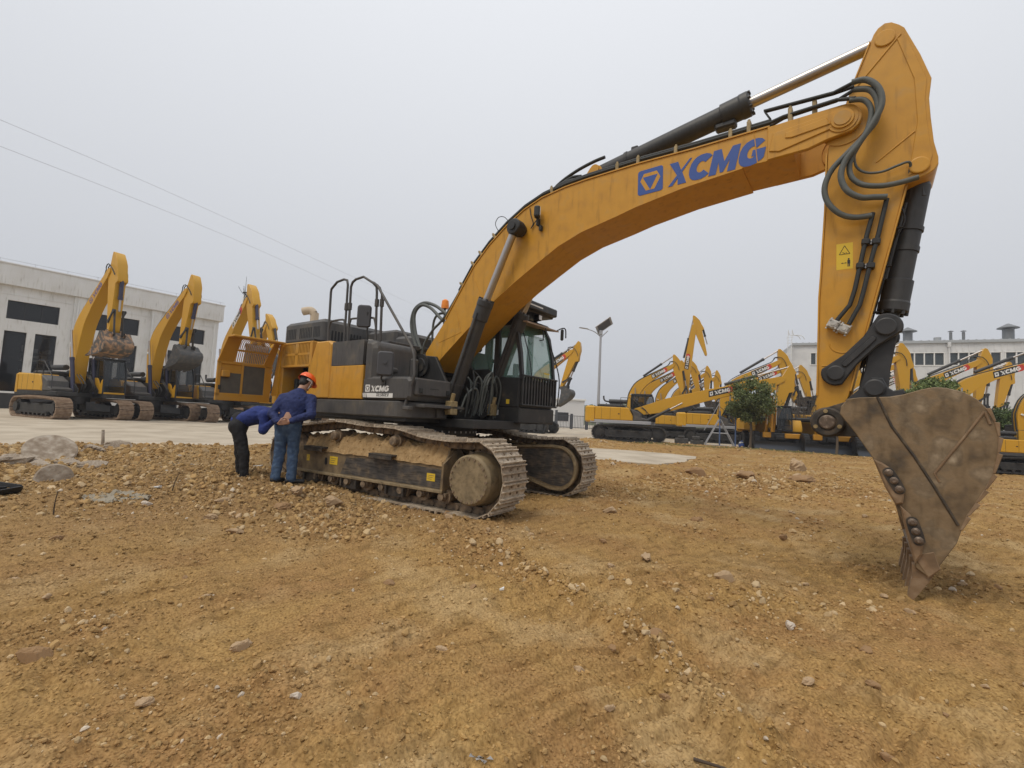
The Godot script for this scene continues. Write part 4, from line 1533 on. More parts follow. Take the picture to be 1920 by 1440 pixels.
	rl.bx(1.32, 1.44, 3.19, 3.30, -1.16, -1.04, .012)
	part(rl, "roof_lamp", M.black, rgo)
	var rp := MB.new()
	rp.bx(1.441, 1.446, 3.205, 3.285, -1.145, -1.055)
	part(rp, "lamp_lens", M.lamp, rgo)
	# cab mirror on its hoop, grab handle, aerial cable
	var cm := MB.new()
	cm.tube(smooth3(PackedVector3Array([Vector3(1.52, 3.05, zb - .02), Vector3(1.62, 3.12, zb - .10), Vector3(1.66, 3.10, zb - .16), Vector3(1.66, 2.94, zb - .18)]), 4), .012, 6)
	cm.bx(1.60, 1.66, 2.88, 3.10, zb - .12, zb - .06, .02)
	cm.tube(smooth3(PackedVector3Array([Vector3(1.62, 3.02, -1.02), Vector3(1.66, 2.86, -1.02), Vector3(1.70, 2.5, -1.22), Vector3(1.70, 2.1, -1.44), Vector3(1.64, 1.6, -1.5)]), 5), .011, 6)
	cm.tube(PackedVector3Array([Vector3(1.50, 3.0, -1.0), Vector3(1.58, 2.98, -1.0), Vector3(1.58, 2.80, -1.02), Vector3(1.50, 2.80, -1.02)]), .012, 6)
	part(cm, "cab_mirror", M.rubber, cab)

# ---------------------------------------------------------------- the big excavator: boom, arm, bucket
func hyd(parent: Node3D, called: String, a: Vector3, g: Vector3, b: Vector3, r: float, rod_r: float, rod_mat: Material) -> Node3D:
	# barrel from a to the gland g, rod from the gland to b
	var d := (g - a).normalized()
	var m := MB.new()
	m.lathe(a, d, P2([-.06, 0, -.06, r * .8, 0, r, a.distance_to(g) - .34, r, a.distance_to(g) - .33, r * 1.16, a.distance_to(g) - .12, r * 1.16, a.distance_to(g) - .10, r * 1.22, a.distance_to(g) - .02, r * 1.22, a.distance_to(g), r * 1.05, a.distance_to(g), 0]), 24)
	for k in 8:
		var t := TAU * k / 8
		var u := d.cross(Vector3(0, 0, 1)).normalized()
		var w := d.cross(u)
		var o := g + (u * cos(t) + w * sin(t)) * r * 1.05
		m.cyl(o - d * .03, o + d * .02, .018, 6)
	m.lathe(a, d, P2([.42, r, .42, r + .012, .46, r + .012, .46, r]), 24)
	var c := part(m, called, M.cylinder, parent)
	var k2 := MB.new()
	k2.cyl(g - d * .05, b, rod_r, 20)
	part(k2, "rod", rod_mat, c)
	return c

func build_boom(root: Node3D) -> void:
	var top := P2([-.06, 2.30, -.03, 2.46, .42, 3.01, .73, 3.46, 1.02, 3.87, 1.34, 4.18, 1.68, 4.43, 2.02, 4.62, 2.34, 4.73, 2.74, 4.79, 3.09, 4.81, 3.88, 4.82, 4.60, 4.80, 5.42, 4.80, 5.66, 4.80])
	var bot := P2([5.66, 4.41, 5.14, 4.40, 4.46, 4.34, 3.85, 4.24, 3.56, 4.17, 3.04, 4.06, 2.66, 3.92, 2.28, 3.71, 1.88, 3.48, 1.50, 3.23, .84, 2.72, .47, 2.42, .15, 2.14, .02, 2.10, -.06, 2.18])
	var ol := PackedVector2Array(top)
	ol.append_array(bot)
	var b := MB.new()
	b.prism(ol, -.335, .335, .006)
	var boom := part(b, "boom", M.yellow, root)
	# plate lips that stand proud along the top and bottom edges
	var lp := MB.new()
	lp.ribbon(top.slice(2, 14), -.35, .35, .016)
	lp.ribbon(bot.slice(1, 13), -.35, .35, .014)
	part(lp, "edge_plate", M.yellow, boom)
	# weld seams across the side
	var ws := MB.new()
	ws.cyl(Vector3(.80, 2.76, .335), Vector3(.62, 3.26, .335), .008, 6)
	ws.cyl(Vector3(.80, 2.76, .335), Vector3(.30, 2.62, .335), .006, 6)
	ws.cyl(Vector3(1.32, 3.13, .335), Vector3(.98, 3.75, .335), .008, 6)
	ws.cyl(Vector3(5.30, 4.41, .335), Vector3(5.26, 4.79, .335), .007, 6)
	part(ws, "weld_seam", M.yellow, boom)
	# fork at the tip, one plate on each side of the arm
	for s in [-1, 1]:
		var f := MB.new()
		var fp := PackedVector2Array([Vector2(5.40, 4.41), Vector2(5.79, 4.42), Vector2(5.97, 4.47)])
		for k in 13:
			var t := deg_to_rad(lerpf(-62, 92, k / 12.0))
			fp.append(Vector2(6.10 + .165 * cos(t), 4.645 + .165 * sin(t)))
		fp.append(Vector2(5.66, 4.805)); fp.append(Vector2(5.40, 4.80))
		f.prism(fp, s * .295, s * .352, .008)
		var fo := part(f, "fork_plate", M.yellow, boom)
		var p := MB.new()
		p.lathe(Vector3(6.10, 4.645, s * .352), Vector3(0, 0, s), P2([0, .135, .012, .135, .012, .105, .03, .10, .03, 0]), 28)
		# raised doubler with its long tongues
		p.prism(P2([5.46, 4.70, 6.02, 4.745, 6.05, 4.61, 5.98, 4.565, 5.52, 4.47, 5.42, 4.50]), s * .352, s * .366, .006)
		p.prism(P2([5.58, 4.66, 5.96, 4.70, 6.0, 4.62, 5.64, 4.585, 5.58, 4.60]), s * .366, s * .378, .006)
		part(p, "doubler_plate", M.yellow, fo)
	var pn := MB.new()
	pn.cyl(Vector3(6.10, 4.645, -.39), Vector3(6.10, 4.645, .392), .075, 24)
	part(pn, "boom_tip_pin", M.yellow_dusty, boom)
	# foot pin and its housing
	var ft := MB.new()
	ft.cyl(Vector3(.03, 2.20, -.50), Vector3(.03, 2.20, .50), .13, 24)
	ft.lathe(Vector3(.03, 2.20, .46), Vector3(0, 0, 1), P2([0, .20, .05, .20, .05, .13, .07, .12, .07, 0]), 24)
	part(ft, "boom_foot_pin", M.dark, boom)
	# lettering
	var a := Vector3(3.87, 4.375, .336)
	var dir := Vector3(1, .012, 0).normalized()
	var basis := Basis(dir, Vector3(-dir.y, dir.x, 0), Vector3(0, 0, 1))
	emblem(boom, Transform3D(basis, a), .335, M.blue, M.yellow)
	logo(boom, Transform3D(basis, a + basis * Vector3(.365, .015, 0)), .30, M.blue, "logo_letter", .003, false, .77)
	# work lamp on the boom side
	var wl := MB.new()
	wl.bx(2.30, 2.33, 4.28, 4.40, .34, .42, .005)
	wl.bx(2.34, 2.38, 4.20, 4.28, .34, .40, .005)
	wl.xf = Transform3D(Basis(Vector3.UP, .5), Vector3(2.33, 4.47, .44))
	wl.bx(-.045, .045, -.085, .085, -.06, .06, .02)
	var wlo := part(wl, "work_lamp", M.rubber, boom)
	var wn := MB.new()
	wn.xf = wl.xf
	wn.bx(.0455, .05, -.065, .065, -.045, .045, .0)
	part(wn, "lamp_lens", M.lamp, wlo)
	var wc := MB.new()
	wc.tube(smooth3(PackedVector3Array([Vector3(2.12, 4.62, .345), Vector3(2.16, 4.48, .36), Vector3(2.20, 4.36, .35), Vector3(2.17, 4.28, .36), Vector3(2.24, 4.36, .36), Vector3(2.31, 4.40, .38)]), 4), .007, 6)
	part(wc, "lamp_cable", M.black, boom)
	# boom cylinders on both sides
	for s in [1, -1]:
		var c := hyd(root, "boom_cylinder", Vector3(.78, 1.45, s * .50), Vector3(1.47, 3.20, s * .50), Vector3(1.98, 4.28, s * .50), .108, .058, M.chrome)
		var e := MB.new()
		e.lathe(Vector3(1.98, 4.28, s * .42), Vector3(0, 0, s), P2([-.08, 0, -.08, .10, 0, .125, .14, .125, .16, .11, .165, .06, .19, .06, .19, 0]), 24)
		e.cyl(Vector3(1.93, 4.17, s * .5), Vector3(1.98, 4.28, s * .5), .075, 16)
		part(e, "rod_eye", M.dark, c)
		var e2 := MB.new()
		e2.cyl(Vector3(.78, 1.45, s * .36), Vector3(.78, 1.45, s * .62), .12, 20)
		part(e2, "foot_eye", M.dark, c)
		var v := MB.new()
		v.tube(PackedVector3Array([Vector3(.92, 1.72, s * .50 + .125), Vector3(1.40, 2.98, s * .50 + .125)]), .02, 8)
		part(v, "cylinder_pipe", M.cylinder, c)
	# arm cylinder on top of the boom
	var ac := hyd(root, "arm_cylinder", Vector3(3.14, 5.03, 0), Vector3(5.16, 5.385, 0), Vector3(6.50, 5.60, 0), .125, .066, M.chrome)
	var br := MB.new()
	for s in [-1, 1]:
		br.prism(P2([2.66, 4.80, 3.30, 4.81, 3.26, 4.98, 3.22, 5.06, 3.14, 5.10, 3.06, 5.07, 3.0, 4.99]), s * .15, s * .19, .006)
	br.cyl(Vector3(3.14, 5.02, -.21), Vector3(3.14, 5.02, .21), .07, 16)
	part(br, "cylinder_bracket", M.yellow, boom)
	var vb := MB.new()
	vb.bx(4.75, 5.0, 5.14, 5.22, -.07, .07, .02)
	vb.bx(3.62, 3.72, 5.23, 5.29, -.04, .04, .01)
	part(vb, "port_block", M.cylinder, ac)
	# pipes along the top of the boom
	var run := top.slice(3, 14)
	for k in 4:
		var off: float = [.075, .075, .12, .16][k]
		var zz: float = [.30, .235, .26, .20][k]
		var pts := PackedVector3Array()
		for i in run.size():
			var p0 := run[maxi(i - 1, 0)]
			var p1 := run[mini(i + 1, run.size() - 1)]
			var e := (p1 - p0).normalized()
			var q := run[i] + Vector2(-e.y, e.x) * off
			pts.append(Vector3(q.x, q.y, zz))
		if k < 2:
			pts.append(Vector3(5.55, 4.90 + .02 * k, zz))
			pts.append(Vector3(6.05, 4.86 + .03 * k, zz + .08))
			pts.append(Vector3(6.21, 4.80 + .085 * k, .41 + .02 * k))
		else:
			pts.append(Vector3(5.35, 5.0 + .03 * k, zz))
			pts.append(Vector3(6.02, 4.96 + .03 * (k - 2), zz + .1))
			pts.append(Vector3(6.20, 4.95, .45) if k == 2 else Vector3(6.20, 5.0, .30))
		var t := MB.new()
		t.tube(pts, .020, 8)
		part(t, "pressure_pipe", M.rubber if k != 1 else M.cylinder, boom)
	for q in [[.80, 3.62], [1.02, 3.95], [1.18, 4.12], [1.45, 4.35], [2.5, 4.83], [3.55, 4.88], [3.85, 4.88], [4.35, 4.88], [5.0, 4.88], [5.2, 4.88], [5.62, 4.93], [5.85, 4.95]]:
		var ang := 0.0
		for i in run.size() - 1:
			if run[i].x <= q[0] and run[i + 1].x >= q[0]:
				ang = (run[i + 1] - run[i]).angle()
				q[1] = lerpf(run[i].y, run[i + 1].y, (q[0] - run[i].x) / (run[i + 1].x - run[i].x))
		var cl := MB.new()
		var tall: float = .12 if q[0] < 5.1 else .16
		if q[0] > 5.5:
			q[1] = 4.80
			tall = .17
		cl.xf = Transform3D(Basis(Vector3(0, 0, 1), ang), Vector3(q[0], q[1], .26))
		cl.bx(-.022, .022, 0, tall, -.05, .07, .006)
		for e in [-.02, .05]:
			cl.cyl(Vector3(0, tall, e), Vector3(0, tall + .02, e), .016, 6)
		part(cl, "pipe_clamp", M.brass if int(q[0] * 10) % 3 else M.dark, boom)
	# hoses looping from the machine to the boom pipes
	for q in [[.20, [-.37, 2.47, -.54, 2.76, -.63, 3.07, -.56, 3.32, -.31, 3.42, -.02, 3.34, .19, 3.22, .36, 3.10]], [.26, [-.25, 2.53, -.42, 2.84, -.49, 3.20, -.32, 3.36, -.07, 3.29, .20, 3.08, .34, 2.98]], [.12, [-.1, 2.45, -.12, 2.9, -.08, 3.12, .06, 3.20, .30, 3.16, .45, 3.16]], [.30, [-.18, 2.36, -.12, 2.62, .08, 2.86, .22, 2.96, .38, 3.10, .62, 3.40, .75, 3.58]], [.05, [-.05, 2.5, .0, 2.86, .12, 2.98, .3, 3.06, .5, 3.22]]]:
		var h := MB.new()
		h.tube(smooth3(P3(q[1], q[0]), 4), .030 if q[0] < .28 and q[0] > .15 else .022, 10)
		part(h, "boom_hose", M.hose, root)
	# hoses that feed the arm cylinder
	for q in [[.10, [2.2, 4.78, 2.45, 5.0, 2.75, 5.13, 3.05, 5.20, 3.25, 5.22]], [.16, [2.35, 4.82, 2.55, 4.96, 2.75, 5.02, 2.9, 5.0]], [.20, [2.28, 4.82, 2.5, 4.92, 2.72, 4.96, 2.95, 4.92]]]:
		var h := MB.new()
		h.tube(smooth3(P3(q[1], q[0]), 4), .024, 8)
		part(h, "boom_hose", M.rubber, root)
	var wire := MB.new()
	wire.tube(smooth3(P3([1.50, 4.38, 1.42, 4.52, 1.48, 4.62, 1.60, 4.60, 1.70, 4.50], .32), 4), .006, 5)
	part(wire, "loose_wire", M.black, boom)
	# valve blocks and tangled hoses at the foot of the cylinders
	for q in [[.93, 1.36, .58, .13, .22], [1.02, 1.38, -.36, .09, .2]]:
		var v := MB.new()
		v.bx(q[0], q[0] + q[3], q[1], q[1] + q[4], q[2], q[2] + .16, .01)
		v.cyl(Vector3(q[0] + .07, q[1] + q[4], q[2] + .08), Vector3(q[0] + .1, q[1] + q[4] + .12, q[2] + .08), .035, 8)
		for i in 6:
			v.cyl(Vector3(q[0] + .03 + .035 * (i % 3), q[1] + .06 + .08 * (i / 3), q[2] + .16), Vector3(q[0] + .03 + .035 * (i % 3), q[1] + .06 + .08 * (i / 3), q[2] + .185), .014, 6)
		part(v, "valve_block", M.brass, root)
	var r := RandomNumberGenerator.new()
	r.seed = 5
	for k in 12:
		var p := PackedVector3Array()
		var x := r.randf_range(1.0, 1.12)
		var z0 := r.randf_range(-.40, .44)
		var z1 := clampf(z0 + r.randf_range(-.45, .3), -.42, .46)
		var hgt := r.randf_range(1.72, 2.12)
		p.append(Vector3(x, r.randf_range(1.3, 1.5), z0))
		p.append(Vector3(x + r.randf_range(.0, .12), lerpf(1.5, hgt, .7), z0 + r.randf_range(-.05, .05)))
		p.append(Vector3(x + r.randf_range(-.08, .15), hgt, (z0 + z1) / 2))
		p.append(Vector3(x + r.randf_range(.0, .12), lerpf(1.5, hgt, .6), z1))
		p.append(Vector3(x, r.randf_range(1.3, 1.45), z1 + r.randf_range(-.05, .05)))
		var h := MB.new()
		h.tube(smooth3(p, 6), r.randf_range(.011, .02), 8)
		part(h, "swing_hose", M.hose if k % 3 else M.rubber, root)

func build_arm(root: Node3D) -> void:
	var ol := P2([6.34, 5.45, 6.365, 5.52, 6.40, 5.57, 6.455, 5.60, 6.51, 5.585, 6.57, 5.53, 6.61, 5.48, 6.73, 5.14, 6.81, 4.86, 6.79, 4.66, 6.80, 4.46, 6.82, 4.21, 6.85, 4.05, 6.85, 3.98, 6.82, 3.93, 6.77, 3.90, 6.61, 3.85, 6.56, 3.61, 6.50, 3.32, 6.46, 3.16, 6.36, 2.72, 6.28, 2.36, 6.21, 2.06, 6.155, 1.78, 6.08, 1.50, 6.03, 1.42, 5.97, 1.38, 5.90, 1.42, 5.87, 1.52, 5.885, 2.06, 5.90, 2.78, 5.915, 3.03, 5.95, 3.72, 5.97, 4.40, 6.18, 5.01])
	var b := MB.new()
	b.prism(ol, -.275, .275, .006)
	var arm := part(b, "arm", M.yellow, root)
	var lp := MB.new()
	lp.ribbon(P2([6.61, 3.84, 6.56, 3.61, 6.46, 3.16, 6.36, 2.72, 6.28, 2.36, 6.21, 2.06, 6.155, 1.80]), -.29, .29, .014)
	lp.ribbon(P2([5.885, 1.75, 5.90, 2.78, 5.915, 3.03, 5.95, 3.72, 5.965, 4.35]), -.29, .29, .014)
	lp.ribbon(P2([6.2, 5.05, 6.34, 5.44]), -.29, .29, .012)
	part(lp, "edge_plate", M.yellow, arm)
	# raised doublers and welds on the side
	for s in [-1, 1]:
		var d := MB.new()
		d.prism(P2([6.62, 5.40, 6.70, 5.12, 6.775, 4.86, 6.76, 4.66, 6.77, 4.46, 6.79, 4.21, 6.81, 4.08, 6.78, 3.97, 6.63, 3.92, 6.70, 4.45, 6.68, 4.9, 6.55, 5.38]), s * .275, s * .283, .004)
		d.cyl(Vector3(6.20, 4.98, s * .276), Vector3(6.58, 5.42, s * .276), .01, 6)
		d.cyl(Vector3(6.38, 4.13, s * .276), Vector3(6.68, 4.36, s * .276), .008, 6)
		d.lathe(Vector3(6.455, 5.43, s * .275), Vector3(0, 0, s), P2([0, .085, .012, .085, .016, .078, .016, 0]), 24)
		d.lathe(Vector3(6.71, 4.00, s * .275), Vector3(0, 0, s), P2([0, .08, .022, .08, .026, .07, .026, 0]), 24)
		d.lathe(Vector3(6.10, 4.62, s * .275), Vector3(0, 0, s), P2([0, .22, .012, .22, .012, 0]), 28)
		part(d, "doubler_plate", M.yellow, arm)
	var wv := MB.new()
	var wp := PackedVector3Array()
	for k in 13:
		var t := PI + PI * k / 12.0
		wp.append(Vector3(6.10 + .115 * cos(t), 2.29 + .10 * sin(t), .276))
	wv.tube(wp, .006, 6)
	wv.tube(PackedVector3Array([Vector3(5.92, 2.06, .276), Vector3(6.20, 2.05, .276)]), .006, 6)
	part(wv, "weld_seam", M.yellow, arm)
	# warning sticker: triangle above, keep-clear figure below
	var st := MB.new()
	st.bx(6.045, 6.185, 3.06, 3.335, .2751, .2765)
	var so := part(st, "warning_sticker", M.label, arm)
	so.set_meta("label", "yellow warning sticker with a triangle and a keep clear figure")
	var si := MB.new()
	for e in [[6.07, 3.22, 6.115, 3.31], [6.115, 3.31, 6.16, 3.22], [6.07, 3.22, 6.16, 3.22]]:
		si.cyl(Vector3(e[0], e[1], .277), Vector3(e[2], e[3], .277), .0028, 5)
	si.cyl(Vector3(6.098, 3.24, .277), Vector3(6.118, 3.225, .277), .003, 5)
	si.cyl(Vector3(6.125, 3.235, .277), Vector3(6.135, 3.228, .277), .003, 5)
	si.ball(Vector3(6.15, 3.165, .2765), Vector3(.008, .009, .0015), 8, 5)
	si.bx(6.138, 6.162, 3.115, 3.155, .2765, .278)
	si.bx(6.14, 6.148, 3.085, 3.115, .2765, .278)
	si.bx(6.152, 6.160, 3.085, 3.115, .2765, .278)
	si.bx(6.092, 6.128, 3.124, 3.128, .2765, .278)
	si.prism(P2([6.086, 3.126, 6.098, 3.134, 6.098, 3.118]), .2765, .278)
	si.prism(P2([6.134, 3.126, 6.122, 3.134, 6.122, 3.118]), .2765, .278)
	part(si, "pictogram", M.ink, so)
	# the three big hoses that loop over the joint, and one thin one
	for q in [[.43, .028, [6.20, 4.885, 6.33, 4.83, 6.39, 4.68, 6.38, 4.50, 6.28, 4.36, 6.14, 4.22, 6.01, 4.08, 5.95, 3.91, 5.98, 3.74, 6.08, 3.61, 6.20, 3.56, 6.34, 3.56]], [.46, .029, [6.18, 4.95, 6.30, 4.93, 6.40, 4.80, 6.42, 4.62, 6.34, 4.44, 6.23, 4.27, 6.13, 4.14, 6.09, 3.98, 6.14, 3.82, 6.25, 3.73, 6.36, 3.72, 6.46, 3.71]], [.40, .026, [6.16, 4.80, 6.28, 4.76, 6.34, 4.63, 6.31, 4.44, 6.21, 4.25, 6.16, 4.11, 6.18, 3.97, 6.27, 3.87, 6.40, 3.83, 6.54, 3.84, 6.70, 3.87]], [.34, .012, [6.20, 4.30, 6.21, 4.12, 6.29, 4.02, 6.42, 3.99, 6.55, 4.02, 6.64, 4.03, 6.63, 3.92]]]:
		var h := MB.new()
		var pts := smooth3(P3(q[2], q[0]), 5)
		for i in pts.size():
			pts[i].z -= .09 * smoothstep(.7, 1.0, float(i) / pts.size())
		h.tube(pts, q[1], 12)
		var ho := part(h, "arm_hose", M.hose, root)
		if q[1] > .02:
			var f := MB.new()
			var m := pts.size()
			f.cyl(pts[m - 1], pts[m - 3].lerp(pts[m - 4], .5), q[1] * .75, 10)
			f.cyl(pts[0], pts[2], q[1] * .85, 10)
			part(f, "hose_fitting", M.valve, ho)
	# rigid pipes down the arm to the two valve flanges
	for q in [[6.35, 3.59, 6.30, 3.37, 6.25, 3.10, 6.20, 2.82, 6.16, 2.67, 6.05, 2.52], [6.46, 3.71, 6.39, 3.35, 6.33, 3.09, 6.27, 2.79, 6.24, 2.66, 6.15, 2.47]]:
		var p := MB.new()
		p.tube(P3(q, .325), .021, 10)
		part(p, "arm_pipe", M.rubber, arm)
	for q in [[6.295, 3.30], [6.25, 3.06]]:
		var c := MB.new()
		c.xf = Transform3D(Basis(Vector3(0, 0, 1), -.12), Vector3(q[0], q[1], .30))
		for x in [0.0, .085]:
			c.bx(x - .04, x + .03, -.03, .03, -.03, .055, .01)
		c.bx(-.02, .10, -.02, .02, -.03, .0)
		var co := part(c, "pipe_clamp", M.dark, arm)
		var bb := MB.new()
		bb.xf = c.xf
		for y in [-.012, .014]:
			bb.cyl(Vector3(.045, y, .0), Vector3(.045, y, .02), .012, 6)
		part(bb, "clamp_bolt", M.steel, co)
	for q in [[6.02, 2.48], [6.11, 2.425]]:
		var v := MB.new()
		v.xf = Transform3D(Basis(Vector3(0, 0, 1), -.5), Vector3(q[0], q[1], .28))
		v.bx(-.05, .05, -.045, .045, 0, .08, .012)
		v.lathe(Vector3(0, 0, .08), Vector3(0, 0, 1), P2([0, .035, .012, .035, .012, .02, .02, .02, .02, 0]), 14)
		for x in [-.038, .038]:
			for y in [-.045, .045]:
				v.cyl(Vector3(x, y, .04), Vector3(x, y * 1.35, .04), .011, 6)
				v.cyl(Vector3(x, y * .7, .08), Vector3(x, y * .7, .1), .010, 6)
		part(v, "valve_flange", M.valve, arm)
	# bucket cylinder behind the arm with its links
	var bc := hyd(root, "bucket_cylinder", Vector3(6.715, 3.90, 0), Vector3(6.505, 2.62, 0), Vector3(6.445, 2.42, 0), .108, .07, M.link)
	var rg := MB.new()
	var dd := (Vector3(6.505, 2.62, 0) - Vector3(6.715, 3.90, 0)).normalized()
	rg.lathe(Vector3(6.715, 3.90, 0) + dd * .62, dd, P2([0, .108, 0, .118, .05, .118, .05, .108]), 24)
	rg.bx(6.62, 6.78, 3.74, 3.92, -.10, .10, .03)
	rg.tube(PackedVector3Array([Vector3(6.62, 3.72, .09), Vector3(6.58, 3.55, .12), Vector3(6.45, 2.95, .12)]), .016, 8)
	part(rg, "barrel_collar", M.cylinder, bc)
	var rodcable := MB.new()
	rodcable.tube(smooth3(P3([6.60, 3.84, 6.57, 3.7, 6.60, 3.5, 6.52, 3.3, 6.44, 2.95, 6.36, 2.6, 6.31, 2.36, 6.28, 2.1, 6.24, 1.86], .20), 4), .008, 6)
	for q in [[6.555, 3.44], [6.47, 3.06], [6.36, 2.6]]:
		rodcable.cyl(Vector3(q[0] - .03, q[1], .2), Vector3(q[0] + .03, q[1], .2), .014, 6)
	part(rodcable, "grease_line", M.black, root)
	for s in [-1, 1]:
		# tipping levers from the arm to the cylinder eye
		var l := MB.new()
		var a := Vector2(6.04, 1.975)
		var e := Vector2(6.445, 2.42)
		l.prism(link_outline(a, .125, e, .135, .075), s * .285, s * .345, .012)
		var lo := part(l, "tipping_lever", M.link, root)
		var lr := MB.new()
		lr.prism(link_outline(a.lerp(e, .2), .03, a.lerp(e, .75), .03, .03), s * .345, s * .362, .01)
		lr.lathe(Vector3(a.x, a.y, s * .345), Vector3(0, 0, s), P2([0, .075, .025, .075, .03, .065, .03, 0]), 20)
		lr.lathe(Vector3(e.x, e.y, s * .345), Vector3(0, 0, s), P2([0, .085, .03, .085, .035, .075, .035, 0]), 20)
		part(lr, "lever_pin", M.link, lo)
		# the link down to the bucket
		var k := MB.new()
		k.prism(link_outline(Vector2(6.445, 2.42), .12, Vector2(6.35, 1.83), .13, .10), s * .19, s * .26, .01)
		part(k, "bucket_link", M.link, root)

func link_outline(a: Vector2, ra: float, b: Vector2, rb: float, waist: float) -> PackedVector2Array:
	var d := (b - a).normalized()
	var o := PackedVector2Array()
	var base := d.angle()
	for k in 11:
		var t := base + PI * .5 + PI * .12 + PI * .76 * k / 10.0
		o.append(a + Vector2(cos(t), sin(t)) * ra)
	var nrm := Vector2(-d.y, d.x)
	o.append(a.lerp(b, .3) - nrm * waist)
	o.append(a.lerp(b, .7) - nrm * waist)
	for k in 11:
		var t := base - PI * .5 + PI * .12 + PI * .76 * k / 10.0
		o.append(b + Vector2(cos(t), sin(t)) * rb)
	o.append(a.lerp(b, .7) + nrm * waist)
	o.append(a.lerp(b, .3) + nrm * waist)
	return o

func build_bucket(root: Node3D) -> void:
	var bk := holder("bucket", root)
	M.seam = worn([[0.0, L(.03, .027, .024)], [0.6, L(.07, .053, .036)], [1.0, L(.15, .11, .065)]], .7, 0.1, 1.5, 43)
	var side := P2([6.09, 1.55, 6.10, 1.62, 6.15, 1.69, 6.24, 1.705, 6.36, 1.71, 6.46, 1.715, 6.55, 1.735, 6.67, 1.78, 6.75, 1.80, 6.83, 1.795, 6.94, 1.76, 7.02, 1.70, 7.08, 1.62, 7.125, 1.52, 7.145, 1.40, 7.14, 1.27, 7.11, 1.10, 7.06, .97, 7.01, .86, 6.95, .74, 6.91, .62, 6.88, .51, 6.77, .30, 6.70, .20, 6.62, .26, 6.60, .40, 6.54, .62, 6.49, .77, 6.34, 1.15, 6.20, 1.39])
	for s in [-1, 1]:
		var b := MB.new()
		b.prism(side, s * .70, s * .735, .006)
		var w := part(b, "side_plate", M.bucket, bk)
		# raised seams on the side
		var sm := MB.new()
		sm.tube(P3([6.37, 1.71, 6.47, 1.45, 6.62, 1.20, 6.75, .95, 6.89, .66], s * .733), .013, 6)
		part(sm, "seam", M.seam, w)
		var sm2 := MB.new()
		sm2.tube(P3([7.06, 1.60, 6.91, 1.34, 6.75, 1.07, 6.78, 1.0], s * .735), .011, 6)
		sm2.tube(P3([7.06, 1.60, 7.09, 1.50], s * .735), .011, 6)
		part(sm2, "seam", M.bucket_edge, w)
		# side cutters, each with three bolts
		for q in [[P2([6.335, 1.155, 6.40, 1.125, 6.45, 1.09, 6.51, .98, 6.555, .92, 6.54, .79, 6.49, .77, 6.42, .91]), [[6.445, 1.045], [6.48, .98], [6.515, .91]]], [P2([6.52, .77, 6.59, .70, 6.63, .60, 6.675, .50, 6.66, .38, 6.615, .30, 6.585, .42, 6.545, .62]), [[6.60, .645], [6.62, .57], [6.64, .50]]]]:
			var c := MB.new()
			var ce := Vector2()
			for v in q[0]:
				ce += v / q[0].size()
			c.prism(q[0], s * .68, s * .775, .014)
			var co := part(c, "side_cutter", M.bucket_edge, bk)
			var pd := MB.new()
			pd.prism(link_outline(Vector2(q[1][0][0], q[1][0][1]), .045, Vector2(q[1][2][0], q[1][2][1]), .045, .045), s * .7755, s * .780, .003)
			part(pd, "recess", M.wear, co)
			for v in q[1]:
				var bo := MB.new()
				bo.lathe(Vector3(v[0], v[1], s * .779), Vector3(0, 0, s), P2([0, .032, .012, .032, .02, .02, .03, .016, .03, 0]), 8)
				part(bo, "bolt", M.pin, co)
	# the curved shell
	var sh := MB.new()
	var curve := side.slice(3, 23)
	sh.ribbon(curve, -.70, .70, -.035)
	part(sh, "shell", M.bucket, bk)
	# wear strips across the back
	var wear := P2([7.075, 1.63, 7.125, 1.52, 7.145, 1.40, 7.14, 1.27, 7.11, 1.10, 7.06, .97, 7.01, .86, 6.95, .74, 6.91, .62])
	for i in wear.size() - 1:
		var a := wear[i]
		var b2 := wear[i + 1]
		var e := (b2 - a).normalized()
		var o := Vector2(-e.y, e.x)
		var m := MB.new()
		m.prism(PackedVector2Array([a - o * .012, b2 - o * .012, b2 - e * .008 + o * .004, a + e * .008 + o * .021]), -.742, .742, .004)
		part(m, "wear_strip", M.bucket_edge, bk)
	# lip and teeth
	var lip := MB.new()
	lip.prism(P2([6.60, .36, 6.70, .19, 6.78, .28, 6.74, .42]), -.74, .74, .008)
	part(lip, "lip", M.bucket_edge, bk)
	for k in 5:
		var z := lerpf(-.66, .66, k / 4.0)
		var t := MB.new()
		t.xf = Transform3D(Basis(), Vector3(0, 0, z))
		# adapter
		t.hexa([Vector3(6.60, .28, -.05), Vector3(6.60, .28, .05), Vector3(6.78, .30, .05), Vector3(6.78, .30, -.05), Vector3(6.60, .12, -.045), Vector3(6.60, .12, .045), Vector3(6.705, .15, .045), Vector3(6.705, .15, -.045)])
		var to := part(t, "tooth_adapter", M.bucket_edge, bk)
		var u := MB.new()
		u.xf = t.xf
		u.hexa([Vector3(6.595, .16, -.052), Vector3(6.595, .16, .052), Vector3(6.72, .18, .052), Vector3(6.72, .18, -.052), Vector3(6.565, -.02, -.05), Vector3(6.565, -.02, .05), Vector3(6.60, -.03, .05), Vector3(6.60, -.03, -.05)])
		part(u, "tooth", M.bucket_edge, to)
